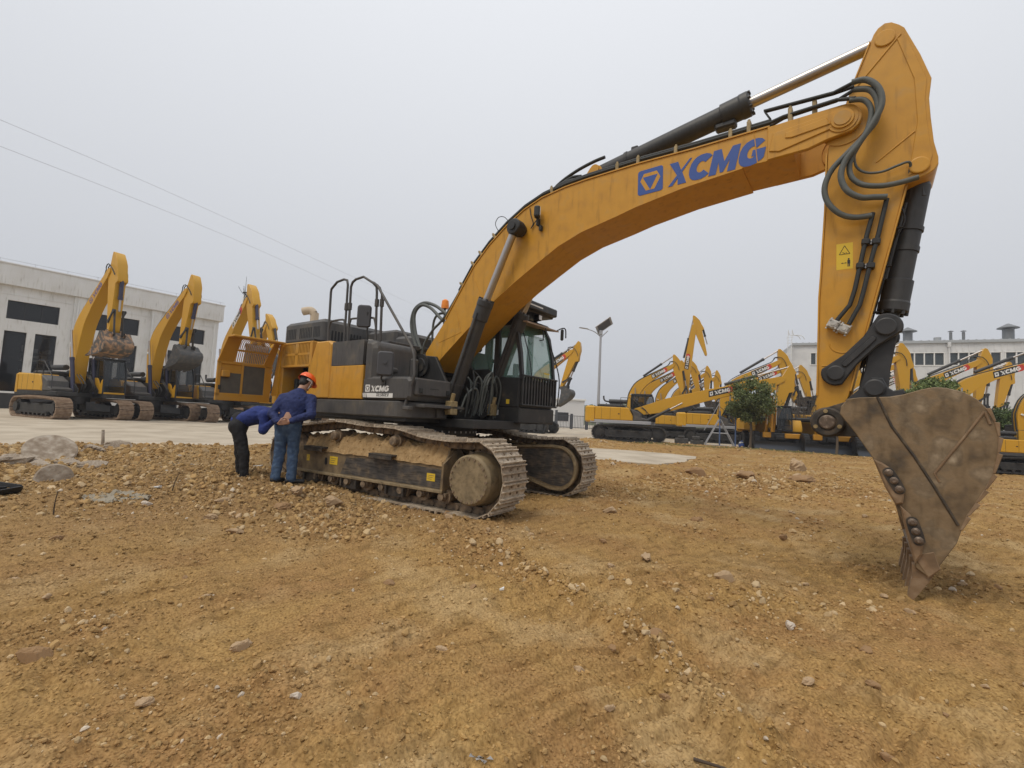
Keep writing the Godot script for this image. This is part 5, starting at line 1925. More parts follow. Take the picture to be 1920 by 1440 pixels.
	# ears that hold the arm pin and the link pin
	for s in [-1, 1]:
		var e := MB.new()
		var ep := PackedVector2Array()
		for k in 13:
			var t := deg_to_rad(lerpf(120, 285, k / 12.0))
			ep.append(Vector2(5.975 + .145 * cos(t), 1.475 + .145 * sin(t)))
		ep.append_array(P2([6.22, 1.34, 6.34, 1.20, 6.5, 1.30, 6.56, 1.75, 6.40, 1.72, 6.16, 1.70]))
		e.prism(ep, s * .30, s * .345, .008)
		part(e, "ear_plate", M.wear, bk)
		var b := MB.new()
		b.lathe(Vector3(5.975, 1.475, s * .345), Vector3(0, 0, s), P2([0, .148, .055, .148, .07, .13, .07, .085, .06, .08, .06, .0]), 32)
		var bo := part(b, "pin_boss", M.wear, bk)
		var pn := MB.new()
		pn.lathe(Vector3(5.975, 1.475, s * .40), Vector3(0, 0, s), P2([0, .07, .03, .07, .035, .06, .035, 0]), 24)
		part(pn, "pin", M.pin, bo)
		for t in [1.7, 3.6, 5.9]:
			var bb := MB.new()
			bb.lathe(Vector3(5.975 + .11 * cos(t), 1.475 + .11 * sin(t), s * .413), Vector3(0, 0, s), P2([0, .02, .008, .02, .008, 0]), 10)
			part(bb, "grease_bolt", M.brass, bo)
		var lg := MB.new()
		lg.prism(P2([6.12, 1.70, 6.28, 1.86, 6.33, 1.93, 6.42, 1.925, 6.46, 1.83, 6.50, 1.80, 6.57, 1.815, 6.59, 1.78, 6.56, 1.745, 6.40, 1.72]), s * .27, s * .33, .01)
		lg.lathe(Vector3(6.355, 1.825, s * .33), Vector3(0, 0, s), P2([0, .085, .03, .085, .04, .07, .04, 0]), 24)
		part(lg, "link_lug", M.link, bk)
	var xp := MB.new()
	xp.cyl(Vector3(5.975, 1.475, -.36), Vector3(5.975, 1.475, .36), .07, 20)
	xp.cyl(Vector3(6.355, 1.825, -.3), Vector3(6.355, 1.825, .3), .06, 20)
	xp.cyl(Vector3(6.445, 2.42, -.3), Vector3(6.445, 2.42, .3), .06, 20)
	xp.cyl(Vector3(6.04, 1.975, -.3), Vector3(6.04, 1.975, .3), .06, 20)
	part(xp, "pin_bar", M.wear, bk)

func build_excavator() -> void:
	var root := thing("excavator", "huge yellow crawler excavator in the dirt foreground, boom raised over the yard, engine door open", "excavator", Vector3(-1.346, 0, -8.671), 36.94)
	build_undercarriage(root)
	build_upper(root)
	build_boom(root)
	build_arm(root)
	build_bucket(root)

# ---------------------------------------------------------------- parked machines of the yard
var FM := {}

func xpoly(src: Array, o: Vector2, ang: float, sx: float, sy: float) -> PackedVector2Array:
	var r := PackedVector2Array()
	for i in range(0, src.size(), 2):
		var q := (Vector2(src[i], src[i + 1]) - o).rotated(-ang)
		r.append(Vector2(q.x * sx, q.y * sy))
	return r

const BOOM_SRC := [-.06, 2.30, -.03, 2.46, .42, 3.01, 1.02, 3.87, 1.34, 4.18, 1.68, 4.43, 2.02, 4.62, 2.34, 4.73, 2.74, 4.79, 3.09, 4.81, 5.66, 4.80, 6.10, 4.81, 6.22, 4.76, 6.26, 4.645, 6.18, 4.52, 5.97, 4.47, 5.79, 4.42, 5.14, 4.40, 3.85, 4.24, 3.04, 4.06, 2.66, 3.92, 2.28, 3.71, 1.88, 3.48, 1.50, 3.23, .84, 2.72, .15, 2.14, .02, 2.10, -.06, 2.18]
const ARM_SRC := [6.34, 5.45, 6.40, 5.57, 6.455, 5.60, 6.57, 5.53, 6.73, 5.14, 6.81, 4.86, 6.80, 4.46, 6.85, 4.02, 6.82, 3.93, 6.61, 3.85, 6.46, 3.16, 6.28, 2.36, 6.155, 1.78, 6.08, 1.50, 5.97, 1.38, 5.87, 1.52, 5.90, 2.78, 5.97, 4.40, 6.18, 5.01]
const BUCKET_SRC := [6.09, 1.55, 6.15, 1.69, 6.36, 1.71, 6.55, 1.735, 6.75, 1.80, 6.94, 1.76, 7.08, 1.62, 7.145, 1.40, 7.11, 1.10, 7.01, .86, 6.91, .62, 6.77, .30, 6.70, .20, 6.60, .40, 6.49, .77, 6.34, 1.15, 6.20, 1.39]
const FOOT := Vector2(.03, 2.20)
const TIP := Vector2(6.10, 4.645)
const PIN := Vector2(5.975, 1.475)

func far_meshes() -> void:
	var ba := (TIP - FOOT).angle()
	var aa := (PIN - TIP).angle()
	FM.ba = ba
	FM.aa = aa
	FM.bs = 5.7 / FOOT.distance_to(TIP)
	FM.as = 2.9 / TIP.distance_to(PIN)
	# track belt with its grousers, 4.3 m long
	var path := track_path(1.72, .44, .47, [[-1.0, .95], [-.4, .975], [.3, .975], [1.0, .95]])
	var n := 46
	var pitch := 0.0
	for i in path.size():
		pitch += path[i].distance_to(path[(i + 1) % path.size()])
	pitch /= n
	var belt := MB.new()
	for q in along_path(path, n):
		var t: Vector2 = q[1]
		var out := Vector2(-t.y, t.x)
		belt.xf = Transform3D(Basis(Vector3(t.x, t.y, 0), Vector3(out.x, out.y, 0), Vector3(0, 0, 1)), Vector3(q[0].x, q[0].y, 0))
		belt.bx(-pitch * .44, pitch * .40, -.03, 0, -.3, .3)
		for k in 3:
			var x := (-.36 + .36 * k) * pitch
			belt.bx(x - .014, x + .014, 0, .045, -.3, .3)
		belt.bx(-pitch * .5, pitch * .5, -.11, -.03, -.11, -.05)
		belt.bx(-pitch * .5, pitch * .5, -.11, -.03, .05, .11)
	FM.belt = belt.mesh()
	var fr := MB.new()
	fr.bx(-1.4, 1.4, .28, .66, -.2, .2, .03)
	fr.bx(-1.35, 1.2, .22, .30, -.26, .26, .01)
	for x in [-1.72, 1.72]:
		fr.lathe(Vector3(x, .47, -.16), Vector3(0, 0, 1), P2([0, 0, 0, .36, .32, .36, .32, 0]), 24)
		fr.lathe(Vector3(x, .47, -.26), Vector3(0, 0, 1), P2([0, 0, 0, .22, .52, .22, .52, 0]), 20)
	for k in 7:
		fr.lathe(Vector3(-1.2 + .4 * k, .2, -.24), Vector3(0, 0, 1), P2([0, 0, 0, .09, .48, .09, .48, 0]), 12)
	for k in 2:
		fr.bx(-.7 + 1.1 * k, -.4 + 1.1 * k, .62, .66, .1, .32, .01)
	FM.tframe = fr.mesh()
	var cf := MB.new()
	for sx in [-1, 1]:
		for sz in [-1, 1]:
			cf.hexa([Vector3(sx * .1, .42, sz * .2), Vector3(sx * .75, .42, sz * .2), Vector3(sx * 1.15, .36, sz * 1.05), Vector3(sx * .5, .36, sz * 1.05), Vector3(sx * .1, .82, sz * .2), Vector3(sx * .7, .82, sz * .2), Vector3(sx * 1.1, .66, sz * 1.05), Vector3(sx * .45, .66, sz * 1.05)])
	cf.lathe(Vector3(0, .7, 0), Vector3.UP, P2([0, 0, 0, .6, .35, .6, .35, 0]), 28)
	FM.centre = cf.mesh()
	var flat := Transform3D(Basis(Vector3(1, 0, 0), Vector3(0, 0, 1), Vector3(0, -1, 0)), Vector3.ZERO)
	var dk := MB.new()
	dk.xf = flat
	dk.prism(P2([-2.3, 1.34, 1.1, 1.34, 1.3, 1.2, 1.3, .45, .6, .45, .6, -.45, 1.5, -.45, 1.5, -1.38, -2.3, -1.38]), -1.24, -1.04, .02)
	FM.deck = dk.mesh()
	var cw := MB.new()
	cw.xf = flat
	var cp := PackedVector2Array()
	for i in 15:
		var t := lerpf(-1, 1, i / 14.0)
		cp.append(Vector2(-2.25 - .5 * sqrt(maxf(0.0, 1.0 - pow(absf(t), 3.6))), t * 1.36))
	cp.append(Vector2(-2.05, 1.36)); cp.append(Vector2(-2.05, -1.36))
	cw.prism(cp, -2.08, -1.06, .09)
	FM.cweight = cw.mesh()
	var sp := MB.new()
	sp.prism(P2([-2.04, 1.245, .25, 1.245, .25, 1.50, .0, 1.97, -.05, 2.02, -2.04, 2.04]), .62, 1.35, .04)
	FM.side_r = sp.mesh()
	var sl := MB.new()
	sl.prism(P2([-2.04, 1.245, -.35, 1.245, -.35, 1.95, -2.04, 2.0]), -1.35, -.62, .04)
	FM.side_l = sl.mesh()
	var tk := MB.new()
	tk.prism(P2([.26, 1.245, 1.12, 1.245, 1.15, 1.36, .75, 1.46, .70, 1.72, .10, 1.98, .26, 1.55]), .52, 1.33, .04)
	FM.tank = tk.mesh()
	var sd := MB.new()
	for x in [-1.62, -1.1, -.5]:
		sd.bx(x, x + .012, 1.28, 2.0, 1.349, 1.353)
	sd.bx(-.62, -.54, 1.6, 1.66, 1.35, 1.362)
	FM.seams = sd.mesh()
	var hd := MB.new()
	hd.bx(-1.95, -.35, 1.95, 2.22, -1.1, .9, .07)
	hd.bx(-1.3, -.5, 2.2, 2.34, -.9, -.1, .05)
	FM.hood = hd.mesh()
	var mf := MB.new()
	mf.cyl(Vector3(-1.3, 2.42, .35), Vector3(-.2, 2.42, .35), .13, 16)
	mf.tube(smooth3(PackedVector3Array([Vector3(-1.2, 2.4, .35), Vector3(-1.5, 2.42, .35), Vector3(-1.62, 2.55, .35), Vector3(-1.64, 2.75, .35)]), 3), .05, 10)
	FM.muffler = mf.mesh()
	var rl := MB.new()
	rl.tube(PackedVector3Array([Vector3(1.05, 1.3, 1.3), Vector3(1.0, 1.9, 1.28), Vector3(.1, 2.62, 1.28), Vector3(-.5, 2.62, 1.28), Vector3(-.5, 2.02, 1.28)]), .02, 6)
	rl.tube(PackedVector3Array([Vector3(.1, 2.62, 1.28), Vector3(.1, 1.98, 1.28)]), .02, 6)
	FM.rail = rl.mesh()
	# cab
	var za := -.42
	var zb := -1.38
	var cb := MB.new()
	for z in [[za - .05, za], [zb, zb + .05]]:
		cb.prism(P2([.0, 2.0, .1, 2.0, .1, 2.92, .0, 2.92]), z[0], z[1])
		cb.prism(P2([.82, 1.95, .92, 1.95, .92, 2.92, .82, 2.92]), z[0], z[1])
		cb.prism(P2([1.44, 1.3, 1.52, 1.3, 1.50, 2.1, 1.36, 2.84, 1.26, 2.92, 1.20, 2.88, 1.30, 2.78, 1.42, 2.1]), z[0], z[1])
		cb.prism(P2([.0, 2.86, 1.28, 2.86, 1.22, 2.95, .0, 2.95]), z[0], z[1])
	cb.bx(.0, .05, 1.3, 2.9, zb, za)
	cb.bx(.0, 1.3, 2.93, 2.99, zb - .01, za + .01, .02)
	cb.bx(1.42, 1.50, 1.24, 1.34, zb, za, .01)
	cb.bx(1.46, 1.51, 1.62, 1.66, zb + .04, za - .04)
	cb.bx(1.18, 1.24, 2.84, 2.95, zb, za, .01)
	cb.bx(.15, .5, 1.4, 2.4, -1.15, -.65, .06)
	cb.bx(.18, .36, 2.38, 2.62, -1.05, -.75, .05)
	FM.cab = cb.mesh()
	var cl := MB.new()
	for z in [[za - .04, za + .006], [zb - .006, zb + .04]]:
		cl.prism(P2([.0, 1.25, 1.46, 1.25, 1.46, 1.95, 1.36, 1.9, 1.20, 1.62, 1.05, 1.9, .95, 2.0, .0, 2.02]), z[0], z[1], .004)
	cl.bx(1.44, 1.53, 1.24, 1.32, zb + .05, za - .05, .01)
	FM.cablow = cl.mesh()
	var gl := MB.new()
	gl.quad(Vector3(1.505, 1.66, za - .05), Vector3(1.48, 2.1, za - .05), Vector3(1.48, 2.1, zb + .05), Vector3(1.505, 1.66, zb + .05), Vector3(1, 0, 0))
	gl.quad(Vector3(1.48, 2.1, za - .05), Vector3(1.30, 2.84, za - .05), Vector3(1.30, 2.84, zb + .05), Vector3(1.48, 2.1, zb + .05), Vector3(1, 0, 0))
	gl.quad(Vector3(1.505, 1.33, za - .05), Vector3(1.505, 1.62, za - .05), Vector3(1.505, 1.62, zb + .05), Vector3(1.505, 1.33, zb + .05), Vector3(1, 0, 0))
	FM.screen = gl.mesh()
	var gs := MB.new()
	for z in [za - .02, zb + .02]:
		gs.quad(Vector3(.1, 2.0, z), Vector3(.82, 1.95, z), Vector3(.82, 2.86, z), Vector3(.1, 2.86, z), Vector3(0, 0, 1))
		gs.quad(Vector3(.92, 1.95, z), Vector3(1.45, 1.95, z), Vector3(1.34, 2.8, z), Vector3(.92, 2.86, z), Vector3(0, 0, 1))
	FM.sidewin = gs.mesh()
	# boom foot bracket and hose tangle
	var bf := MB.new()
	for s in [-1, 1]:
		bf.prism(P2([-.45, 1.2, 1.15, 1.2, 1.2, 1.4, .45, 1.95, .1, 1.98, -.25, 1.7]), s * .36, s * .41)
	var r := RandomNumberGenerator.new()
	r.seed = 12
	for k in 7:
		var z := r.randf_range(-.3, .3)
		bf.tube(smooth3(PackedVector3Array([Vector3(1.0, 1.3, z), Vector3(1.1 + r.randf() * .2, 1.6, z), Vector3(.9, 1.95 + r.randf() * .2, z + .05), Vector3(.6, 2.1, z)]), 3), .02, 6)
	FM.bracket = bf.mesh()
	# boom, arm, bucket in their own joint frames
	var bm := MB.new()
	bm.prism(xpoly(BOOM_SRC, FOOT, ba, FM.bs, FM.bs), -.26, .26, .01)
	FM.boom = bm.mesh()
	var lb := MB.new()
	lb.prism(P2([-.1, .1, -.12, -.1, 0, -.2, 2.0, -.42, 4.4, -.30, 8.3, -.26, 8.68, -.16, 8.74, 0, 8.66, .14, 8.4, .18, 4.5, .38, 2.2, .40, .2, .22]), -.26, .26, .01)
	FM.long_boom = lb.mesh()
	var ar := MB.new()
	ar.prism(xpoly(ARM_SRC, TIP, aa, FM.as, FM.as), -.21, .21, .01)
	FM.arm = ar.mesh()
	var ap := MB.new()
	var run := xpoly([.42, 3.01, 1.02, 3.87, 1.34, 4.18, 2.02, 4.62, 2.74, 4.79, 3.88, 4.82, 5.66, 4.80], FOOT, ba, FM.bs, FM.bs)
	for z in [.12, .2, -.12, -.2]:
		var pts := PackedVector3Array()
		for i in run.size():
			pts.append(Vector3(run[i].x, run[i].y + .07, z))
		var j: Vector2 = Vector2(5.7 + .25, -.12)
		pts.append(Vector3(5.75, .42, z)); pts.append(Vector3(6.0, .1, z * 1.5)); pts.append(Vector3(5.9, -.35, z * 1.5)); pts.append(Vector3(5.7, -.62, z * 1.3))
		ap.tube(smooth3(pts, 2), .022, 6)
	FM.pipes = ap.mesh()
	var bk := MB.new()
	var bp := xpoly(BUCKET_SRC, PIN, aa, FM.as, FM.as)
	for s in [-1, 1]:
		bk.prism(bp, s * .56, s * .59)
	bk.ribbon(bp.slice(1, 13), -.56, .56, -.03)
	for s in [-1, 1]:
		bk.prism(xpoly([5.88, 1.46, 5.93, 1.38, 6.0, 1.36, 6.34, 1.20, 6.5, 1.3, 6.5, 1.73, 6.42, 1.93, 6.30, 1.9, 6.07, 1.6, 5.95, 1.6], PIN, aa, FM.as, FM.as), s * .24, s * .28)
	FM.bucket = bk.mesh()
	var bt := MB.new()
	for k in 5:
		bt.prism(xpoly([6.62, .34, 6.78, .34, 6.60, -.02, 6.56, .0], PIN, aa, FM.as, FM.as), -.54 + .26 * k, -.46 + .26 * k)
	FM.teeth = bt.mesh()
	for e in [[0, M.yellow_far], [1, M.yellow_far2]]:
		pass

func jt(p: Vector2, o: Vector2, ang0: float, sc: float, at: Vector2, ang: float) -> Vector2:
	return at + ((p - o).rotated(ang - ang0)) * sc

func rod2(parent: Node3D, called: String, a: Vector2, b: Vector2, z: float, share: float, r: float, shell := 0) -> void:
	var m := MB.new()
	var A := Vector3(a.x, a.y, z)
	var B := Vector3(b.x, b.y, z)
	var G := A.lerp(B, share)
	m.cyl(A, G, r, 12)
	m.cyl(G - (B - A).normalized() * .14, G, r * 1.18, 12)
	var c := part(m, called, M.cylinder if shell == 0 else M.navy, parent)
	var k := MB.new()
	k.cyl(G, B, r * .55, 10)
	part(k, "rod", M.chrome, c)

# o: pos, yaw, track yaw, boom and arm angles (degrees), bucket curl, decal kind
func far_excavator(label: String, group: String, X: float, Z: float, yaw: float, b_deg: float, a_deg: float, o := {}) -> Node3D:
	if not FM.has("ba"):
		far_meshes()
	var s: float = o.get("scale", 1.0)
	var root := thing(o.get("called", "parked_excavator"), label, "excavator", Vector3(X, o.get("y", YARD + .004), Z), yaw, group)
	root.scale = Vector3(s, s, s)
	var body: Material = o.get("paint", M.yellow_far)
	var tw: float = deg_to_rad(yaw - o.get("tyaw", yaw))
	var belt: Material = o.get("belt", M.dark)
	if not o.get("upper_only", false):
		for sd in [-1, 1]:
			var f := part(FM.tframe, "track_frame", M.dark, root)
			f.transform = Transform3D(Basis(Vector3.UP, tw), Basis(Vector3.UP, tw) * Vector3(0, 0, sd * 1.2))
			part(FM.belt, "track_belt", belt, f)
		part(FM.centre, "centre_frame", M.dark, root).rotation.y = tw
	part(FM.deck, "deck", o.get("skirt", M.grey), root)
	part(FM.cweight, "counterweight", body, root)
	var sr := part(FM.side_r, "side_panel", o.get("side", body), root)
	part(FM.seams, "door_gap", M.ink, sr)
	part(FM.side_l, "side_panel", o.get("side", body), root)
	part(FM.tank, "fuel_tank", M.grey, root)
	part(FM.hood, "engine_hood", M.dark, root)
	if o.get("muffler", true):
		part(FM.muffler, "muffler", M.cylinder, root)
	part(FM.rail, "guard_rail", M.dark, root)
	var cab := part(FM.cab, "cab", M.dark_clean, root)
	part(FM.cablow, "cab_door", o.get("cab_low", body), cab)
	part(FM.screen, "windscreen", M.glass_dark, cab)
	part(FM.sidewin, "side_window", M.glass_dark, cab)
	part(FM.bracket, "boom_bracket", M.dark, root)
	# joints
	var foot := Vector2(.15, 1.75)
	var b := deg_to_rad(b_deg)
	var a := deg_to_rad(a_deg)
	var long: bool = o.get("long", false)
	var Lb := 8.6 if long else 5.7
	var tip := foot + Vector2(cos(b), sin(b)) * Lb
	var pin := tip + Vector2(cos(a), sin(a)) * 2.9
	var bo := part(FM.long_boom if long else FM.boom, "boom", body, root)
	bo.transform = Transform3D(Basis(Vector3(0, 0, 1), b), Vector3(foot.x, foot.y, 0))
	if not long:
		part(FM.pipes, "hydraulic_pipe", M.rubber, bo)
	var ao := part(FM.arm, "arm", body, root)
	ao.transform = Transform3D(Basis(Vector3(0, 0, 1), a), Vector3(tip.x, tip.y, 0))
	var rod_b := jt(Vector2(1.98, 4.28), FOOT, FM.ba, FM.bs, foot, b)
	if long:
		rod_b = foot + Vector2(3.0, -.1).rotated(b)
	var low := Vector2(.85, 1.2)
	var tall := clampf(1.75 / low.distance_to(rod_b), .45, .9)
	for z in [-.42, .42]:
		rod2(root, "boom_cylinder", low, rod_b, z, tall, .085, o.get("shell", 0))
	var arm_tail := jt(Vector2(6.48, 5.52), TIP, FM.aa, FM.as, tip, a)
	var brk := jt(Vector2(3.14, 5.03), FOOT, FM.ba, FM.bs, foot, b)
	if long:
		brk = foot + Vector2(5.6, .45).rotated(b)
	rod2(root, "arm_cylinder", brk, arm_tail, 0, clampf(1.85 / brk.distance_to(arm_tail), .4, .9), .09, o.get("shell", 0))
	var bc0 := jt(Vector2(6.75, 4.0), TIP, FM.aa, FM.as, tip, a)
	var bc1 := jt(Vector2(6.50, 2.42), TIP, FM.aa, FM.as, tip, a)
	if o.get("bucket_cyl", true):
		rod2(root, "bucket_cylinder", bc0, bc1, 0, o.get("bc_share", .62), .085, o.get("shell", 0))
	if o.get("bucket", true):
		var curl: float = deg_to_rad(o.get("curl", 0.0))
		var bt := Transform3D(Basis(Vector3(0, 0, 1), a + curl), Vector3(pin.x, pin.y, 0))
		var bk := part(FM.bucket, "bucket", o.get("bucket_paint", M.wear), root)
		bk.transform = bt
		part(FM.teeth, "tooth_row", M.wear, bk)
		var lk := MB.new()
		var g0 := jt(Vector2(6.04, 1.975), TIP, FM.aa, FM.as, tip, a)
		var g1 := bc1
		var g2v: Vector2 = pin + (Vector2(6.355, 1.825) - PIN).rotated(a + curl - FM.aa) * FM.as
		for z in [-.26, .22]:
			lk.prism(link_outline(g0, .08, g1, .085, .045), z, z + .04)
			lk.prism(link_outline(g1, .08, g2v, .085, .05), z * .7, z * .7 + .04)
		part(lk, "tipping_link", M.link, root)
	# decal on the boom side
	var dk: int = o.get("decal", 1)
	var bang := FM.ba as float
	var c0: Vector2 = (Vector2(3.86, 4.40) - FOOT).rotated(-bang) * (FM.bs as float)
	var dirv := Vector2(1, .012).rotated(-bang)
	var z0 := .2615
	if long:
		c0 = Vector2(4.6, -.06)
		dirv = Vector2.RIGHT
	var bs := Basis(Vector3(dirv.x, dirv.y, 0), Vector3(-dirv.y, dirv.x, 0), Vector3(0, 0, 1))
	if dk == 1 or dk == 3:
		var pl := MB.new()
		pl.xf = Transform3D(bs, Vector3(c0.x, c0.y, z0))
		pl.prism(P2([-.06, -.03, 1.04, -.03, 1.12, .32, .02, .32]), 0, .003)
		var po := part(pl, "boom_sticker", M.ink if dk == 1 else M.white, bo)
		var pr := MB.new()
		pr.xf = pl.xf
		pr.prism(P2([1.04, -.03, 1.26, -.03, 1.40, .10, 1.36, .32, 1.12, .32]), 0, .003)
		part(pr, "sticker_end", M.red, po)
		var em := MB.new()
		em.xf = Transform3D(bs, Vector3(c0.x, c0.y, z0 + .003))
		em.prism(P2([.02, .03, .20, .03, .24, .25, .06, .25]), 0, .002)
		part(em, "sticker_emblem", M.white if dk == 1 else M.ink, po)
		var e3 := MB.new()
		e3.xf = Transform3D(bs, Vector3(c0.x, c0.y, z0 + .005))
		e3.prism(P2([.08, .19, .19, .19, .125, .07]), 0, .002)
		part(e3, "emblem_triangle", M.ink if dk == 1 else M.white, po)
		logo(po, Transform3D(bs * Basis.from_scale(Vector3(.86, 1, 1)), Vector3(c0.x, c0.y, z0 + .003) + bs * Vector3(.28, .035, 0)), .22, M.white if dk == 1 else M.ink, "sticker_letter", .002, true)
	elif dk == 2:
		emblem(bo, Transform3D(bs, Vector3(c0.x, c0.y, z0)), .26, M.blue_far, body)
		logo(bo, Transform3D(bs * Basis.from_scale(Vector3(.8, 1, 1)), Vector3(c0.x, c0.y, z0) + bs * Vector3(.32, .02, 0)), .23, M.blue_far, "logo_letter", .002)
	var wl := MB.new()
	wl.bx(1.55, 1.65, .85, 1.0, .27, .36, .02)
	if not long:
		part(wl, "work_lamp", M.white, bo)
	return root

func build_far_machines() -> void:
	M.navy = mat(L(.035, .035, .07), 0.4)
	M.belt_dusty = worn([[0.0, L(.20, .13, .085)], [0.5, L(.33, .235, .16)], [1.0, L(.44, .34, .25)]], 0.8, 0.0, 1.2, 51)
	M.belt_grey = worn([[0.0, L(.03, .03, .03)], [0.6, L(.06, .058, .055)], [1.0, L(.12, .11, .10)]], 0.7, 0.0, 1.2, 53)
	M.bucket_far = worn([[0.0, L(.05, .052, .055)], [0.6, L(.085, .085, .085)], [1.0, L(.16, .13, .1)]], 0.6, 0.1, 0.8, 55)
	M.bucket_rust = worn([[0.0, L(.06, .06, .06)], [0.45, L(.10, .09, .08)], [0.6, L(.34, .20, .11)], [1.0, L(.40, .25, .15)]], 0.6, 0.1, 0.6, 57)
	var gl := "excavators parked in the left row by the white building"
	far_excavator("yellow excavator at the left end of the row, rusty pale bucket hanging before its boom", gl, -21.18, -22.98, 24.7, 67, -81.9, {"decal": 2, "belt": M.belt_dusty, "bucket_paint": M.bucket_rust, "curl": -70.0, "shell": 1, "side": M.yellow_far, "skirt": M.dark})
	far_excavator("second yellow excavator from the left, dark grey bucket hanging before its cab", gl, -19.71, -25.85, 24.8, 64, -91.8, {"decal": 2, "belt": M.belt_dusty, "bucket_paint": M.bucket_far, "curl": -50.0, "shell": 1, "skirt": M.dark})
	far_excavator("yellow excavator partly hidden behind the open engine door, red edged sticker on its boom", gl, -17.05, -27.93, 36.9, 65.3, -68, {"decal": 3, "belt": M.belt_dusty, "bucket_paint": M.bucket_far, "curl": -50.0, "shell": 1, "skirt": M.dark})
	far_excavator("yellow excavator behind the engine door with only its folded arm showing above", gl, -20.1, -35.5, 35, 62, -60, {"decal": 1, "belt": M.belt_dusty, "bucket_paint": M.bucket_far, "curl": -30.0, "skirt": M.dark})
	far_excavator("yellow excavator behind the grey engine hood, only its arm head beside a pale duct", gl, -17.3, -38.5, 35, 62, -62, {"decal": 1, "belt": M.belt_dusty, "skirt": M.dark})
	var g2 := "excavators parked in the far right rows"
	far_excavator("yellow excavator behind the black cab, dark toothed bucket hanging over the white wall", g2, 1.33, -37.42, 24.8, 53.9, -105, {"bucket_paint": M.bucket_far, "curl": -18.0})
	far_excavator("yellow excavator with a very long low boom beside the street lamp", g2, 7.53, -29.81, 18, 15.5, -100, {"long": true, "belt": M.belt_grey, "skirt": M.galv, "bucket_paint": M.bucket_far, "curl": -60.0, "cab_low": M.dark_clean})
	far_excavator("yellow excavator right of the street lamp, black bucket held high above the long boom", g2, 9.96, -40.96, 22, 50, -72, {"bucket_paint": M.dark_clean, "curl": -75.0})
	far_excavator("yellow excavator behind the black high bucket, boom sticker half hidden", g2, 11.72, -44.25, 22, 50, -75, {"curl": -40.0})
	far_excavator("yellow excavator with a broad arm head left of the tall boom", g2, 14.4, -47.0, 22, 58, -72, {"curl": -20.0})
	far_excavator("yellow machine with the tallest upright boom and a thin bare arm folded down", g2, 14.31, -40.35, 22, 83.4, -68, {"bucket": false, "bc_share": .5, "long": true, "scale": .94})
	far_excavator("yellow excavator whose arm head shows just right of the tall boom", g2, 16.6, -49.5, 22, 56, -85, {"curl": -20.0})
	far_excavator("yellow excavator with a low arm head further right of the tall boom", g2, 18.5, -52.0, 22, 54, -85, {"curl": -20.0})
	far_excavator("yellow excavator behind the blue trestle and the round tree, boom rising right", g2, 15.0, -34.58, 19.5, 47, -69.8, {"belt": M.belt_grey, "skirt": M.galv, "curl": -20.0})
	far_excavator("yellow excavator with its arm head just behind that of the one by the round tree", g2, 17.3, -38.0, 19.5, 47, -70, {"curl": -20.0})
	far_excavator("yellow excavator behind the foreground arm, number plate on its right flank", g2, 19.9, -31.5, 22, 42, -82, {"scale": 1.08, "belt": M.belt_grey, "skirt": M.galv, "curl": -10.0})
	far_excavator("yellow excavator with an arm head right behind the tipping link of the foreground machine", g2, 23.0, -34.8, 22, 45, -84, {"scale": 1.05, "curl": -10.0})
	far_excavator("yellow excavator with a small arm head left of the sloping boom", g2, 26.2, -37.5, 22, 46, -84, {"curl": -10.0})
	far_excavator("yellow excavator with a sloping boom over the foreground bucket, black arm cylinder", g2, 26.6, -32.4, 22, 47, -92, {"scale": 1.05, "curl": -30.0, "bucket_paint": M.dark_clean})
	far_excavator("yellow excavator at the right edge with a large red ended sticker on its boom", g2, 24.6, -27.5, 22, 41, -80, {"curl": -30.0, "bucket_paint": M.dark_clean, "belt": M.belt_grey})
	far_excavator("yellow excavator behind the one with the red ended sticker, raised black bucket below its arm", g2, 30.6, -34.6, 22, 46, -96, {"curl": -70.0, "bucket_paint": M.dark_clean})
	far_excavator("yellow excavator between the arm heads behind the foreground bucket, farther back", g2, 29.0, -40.5, 22, 50, -84, {"curl": -20.0})
	far_excavator("yellow excavator in the back row above the round tree, arm head only", g2, 21.0, -42.0, 20, 47, -72, {"curl": -20.0})
	far_excavator("small yellow excavator low at the right edge beside the foreground bucket", "", 19.6, -18.3, 24, 60, -70, {"scale": .62, "decal": 0, "called": "mini_excavator", "y": .22, "belt": M.belt_grey, "curl": -20.0})

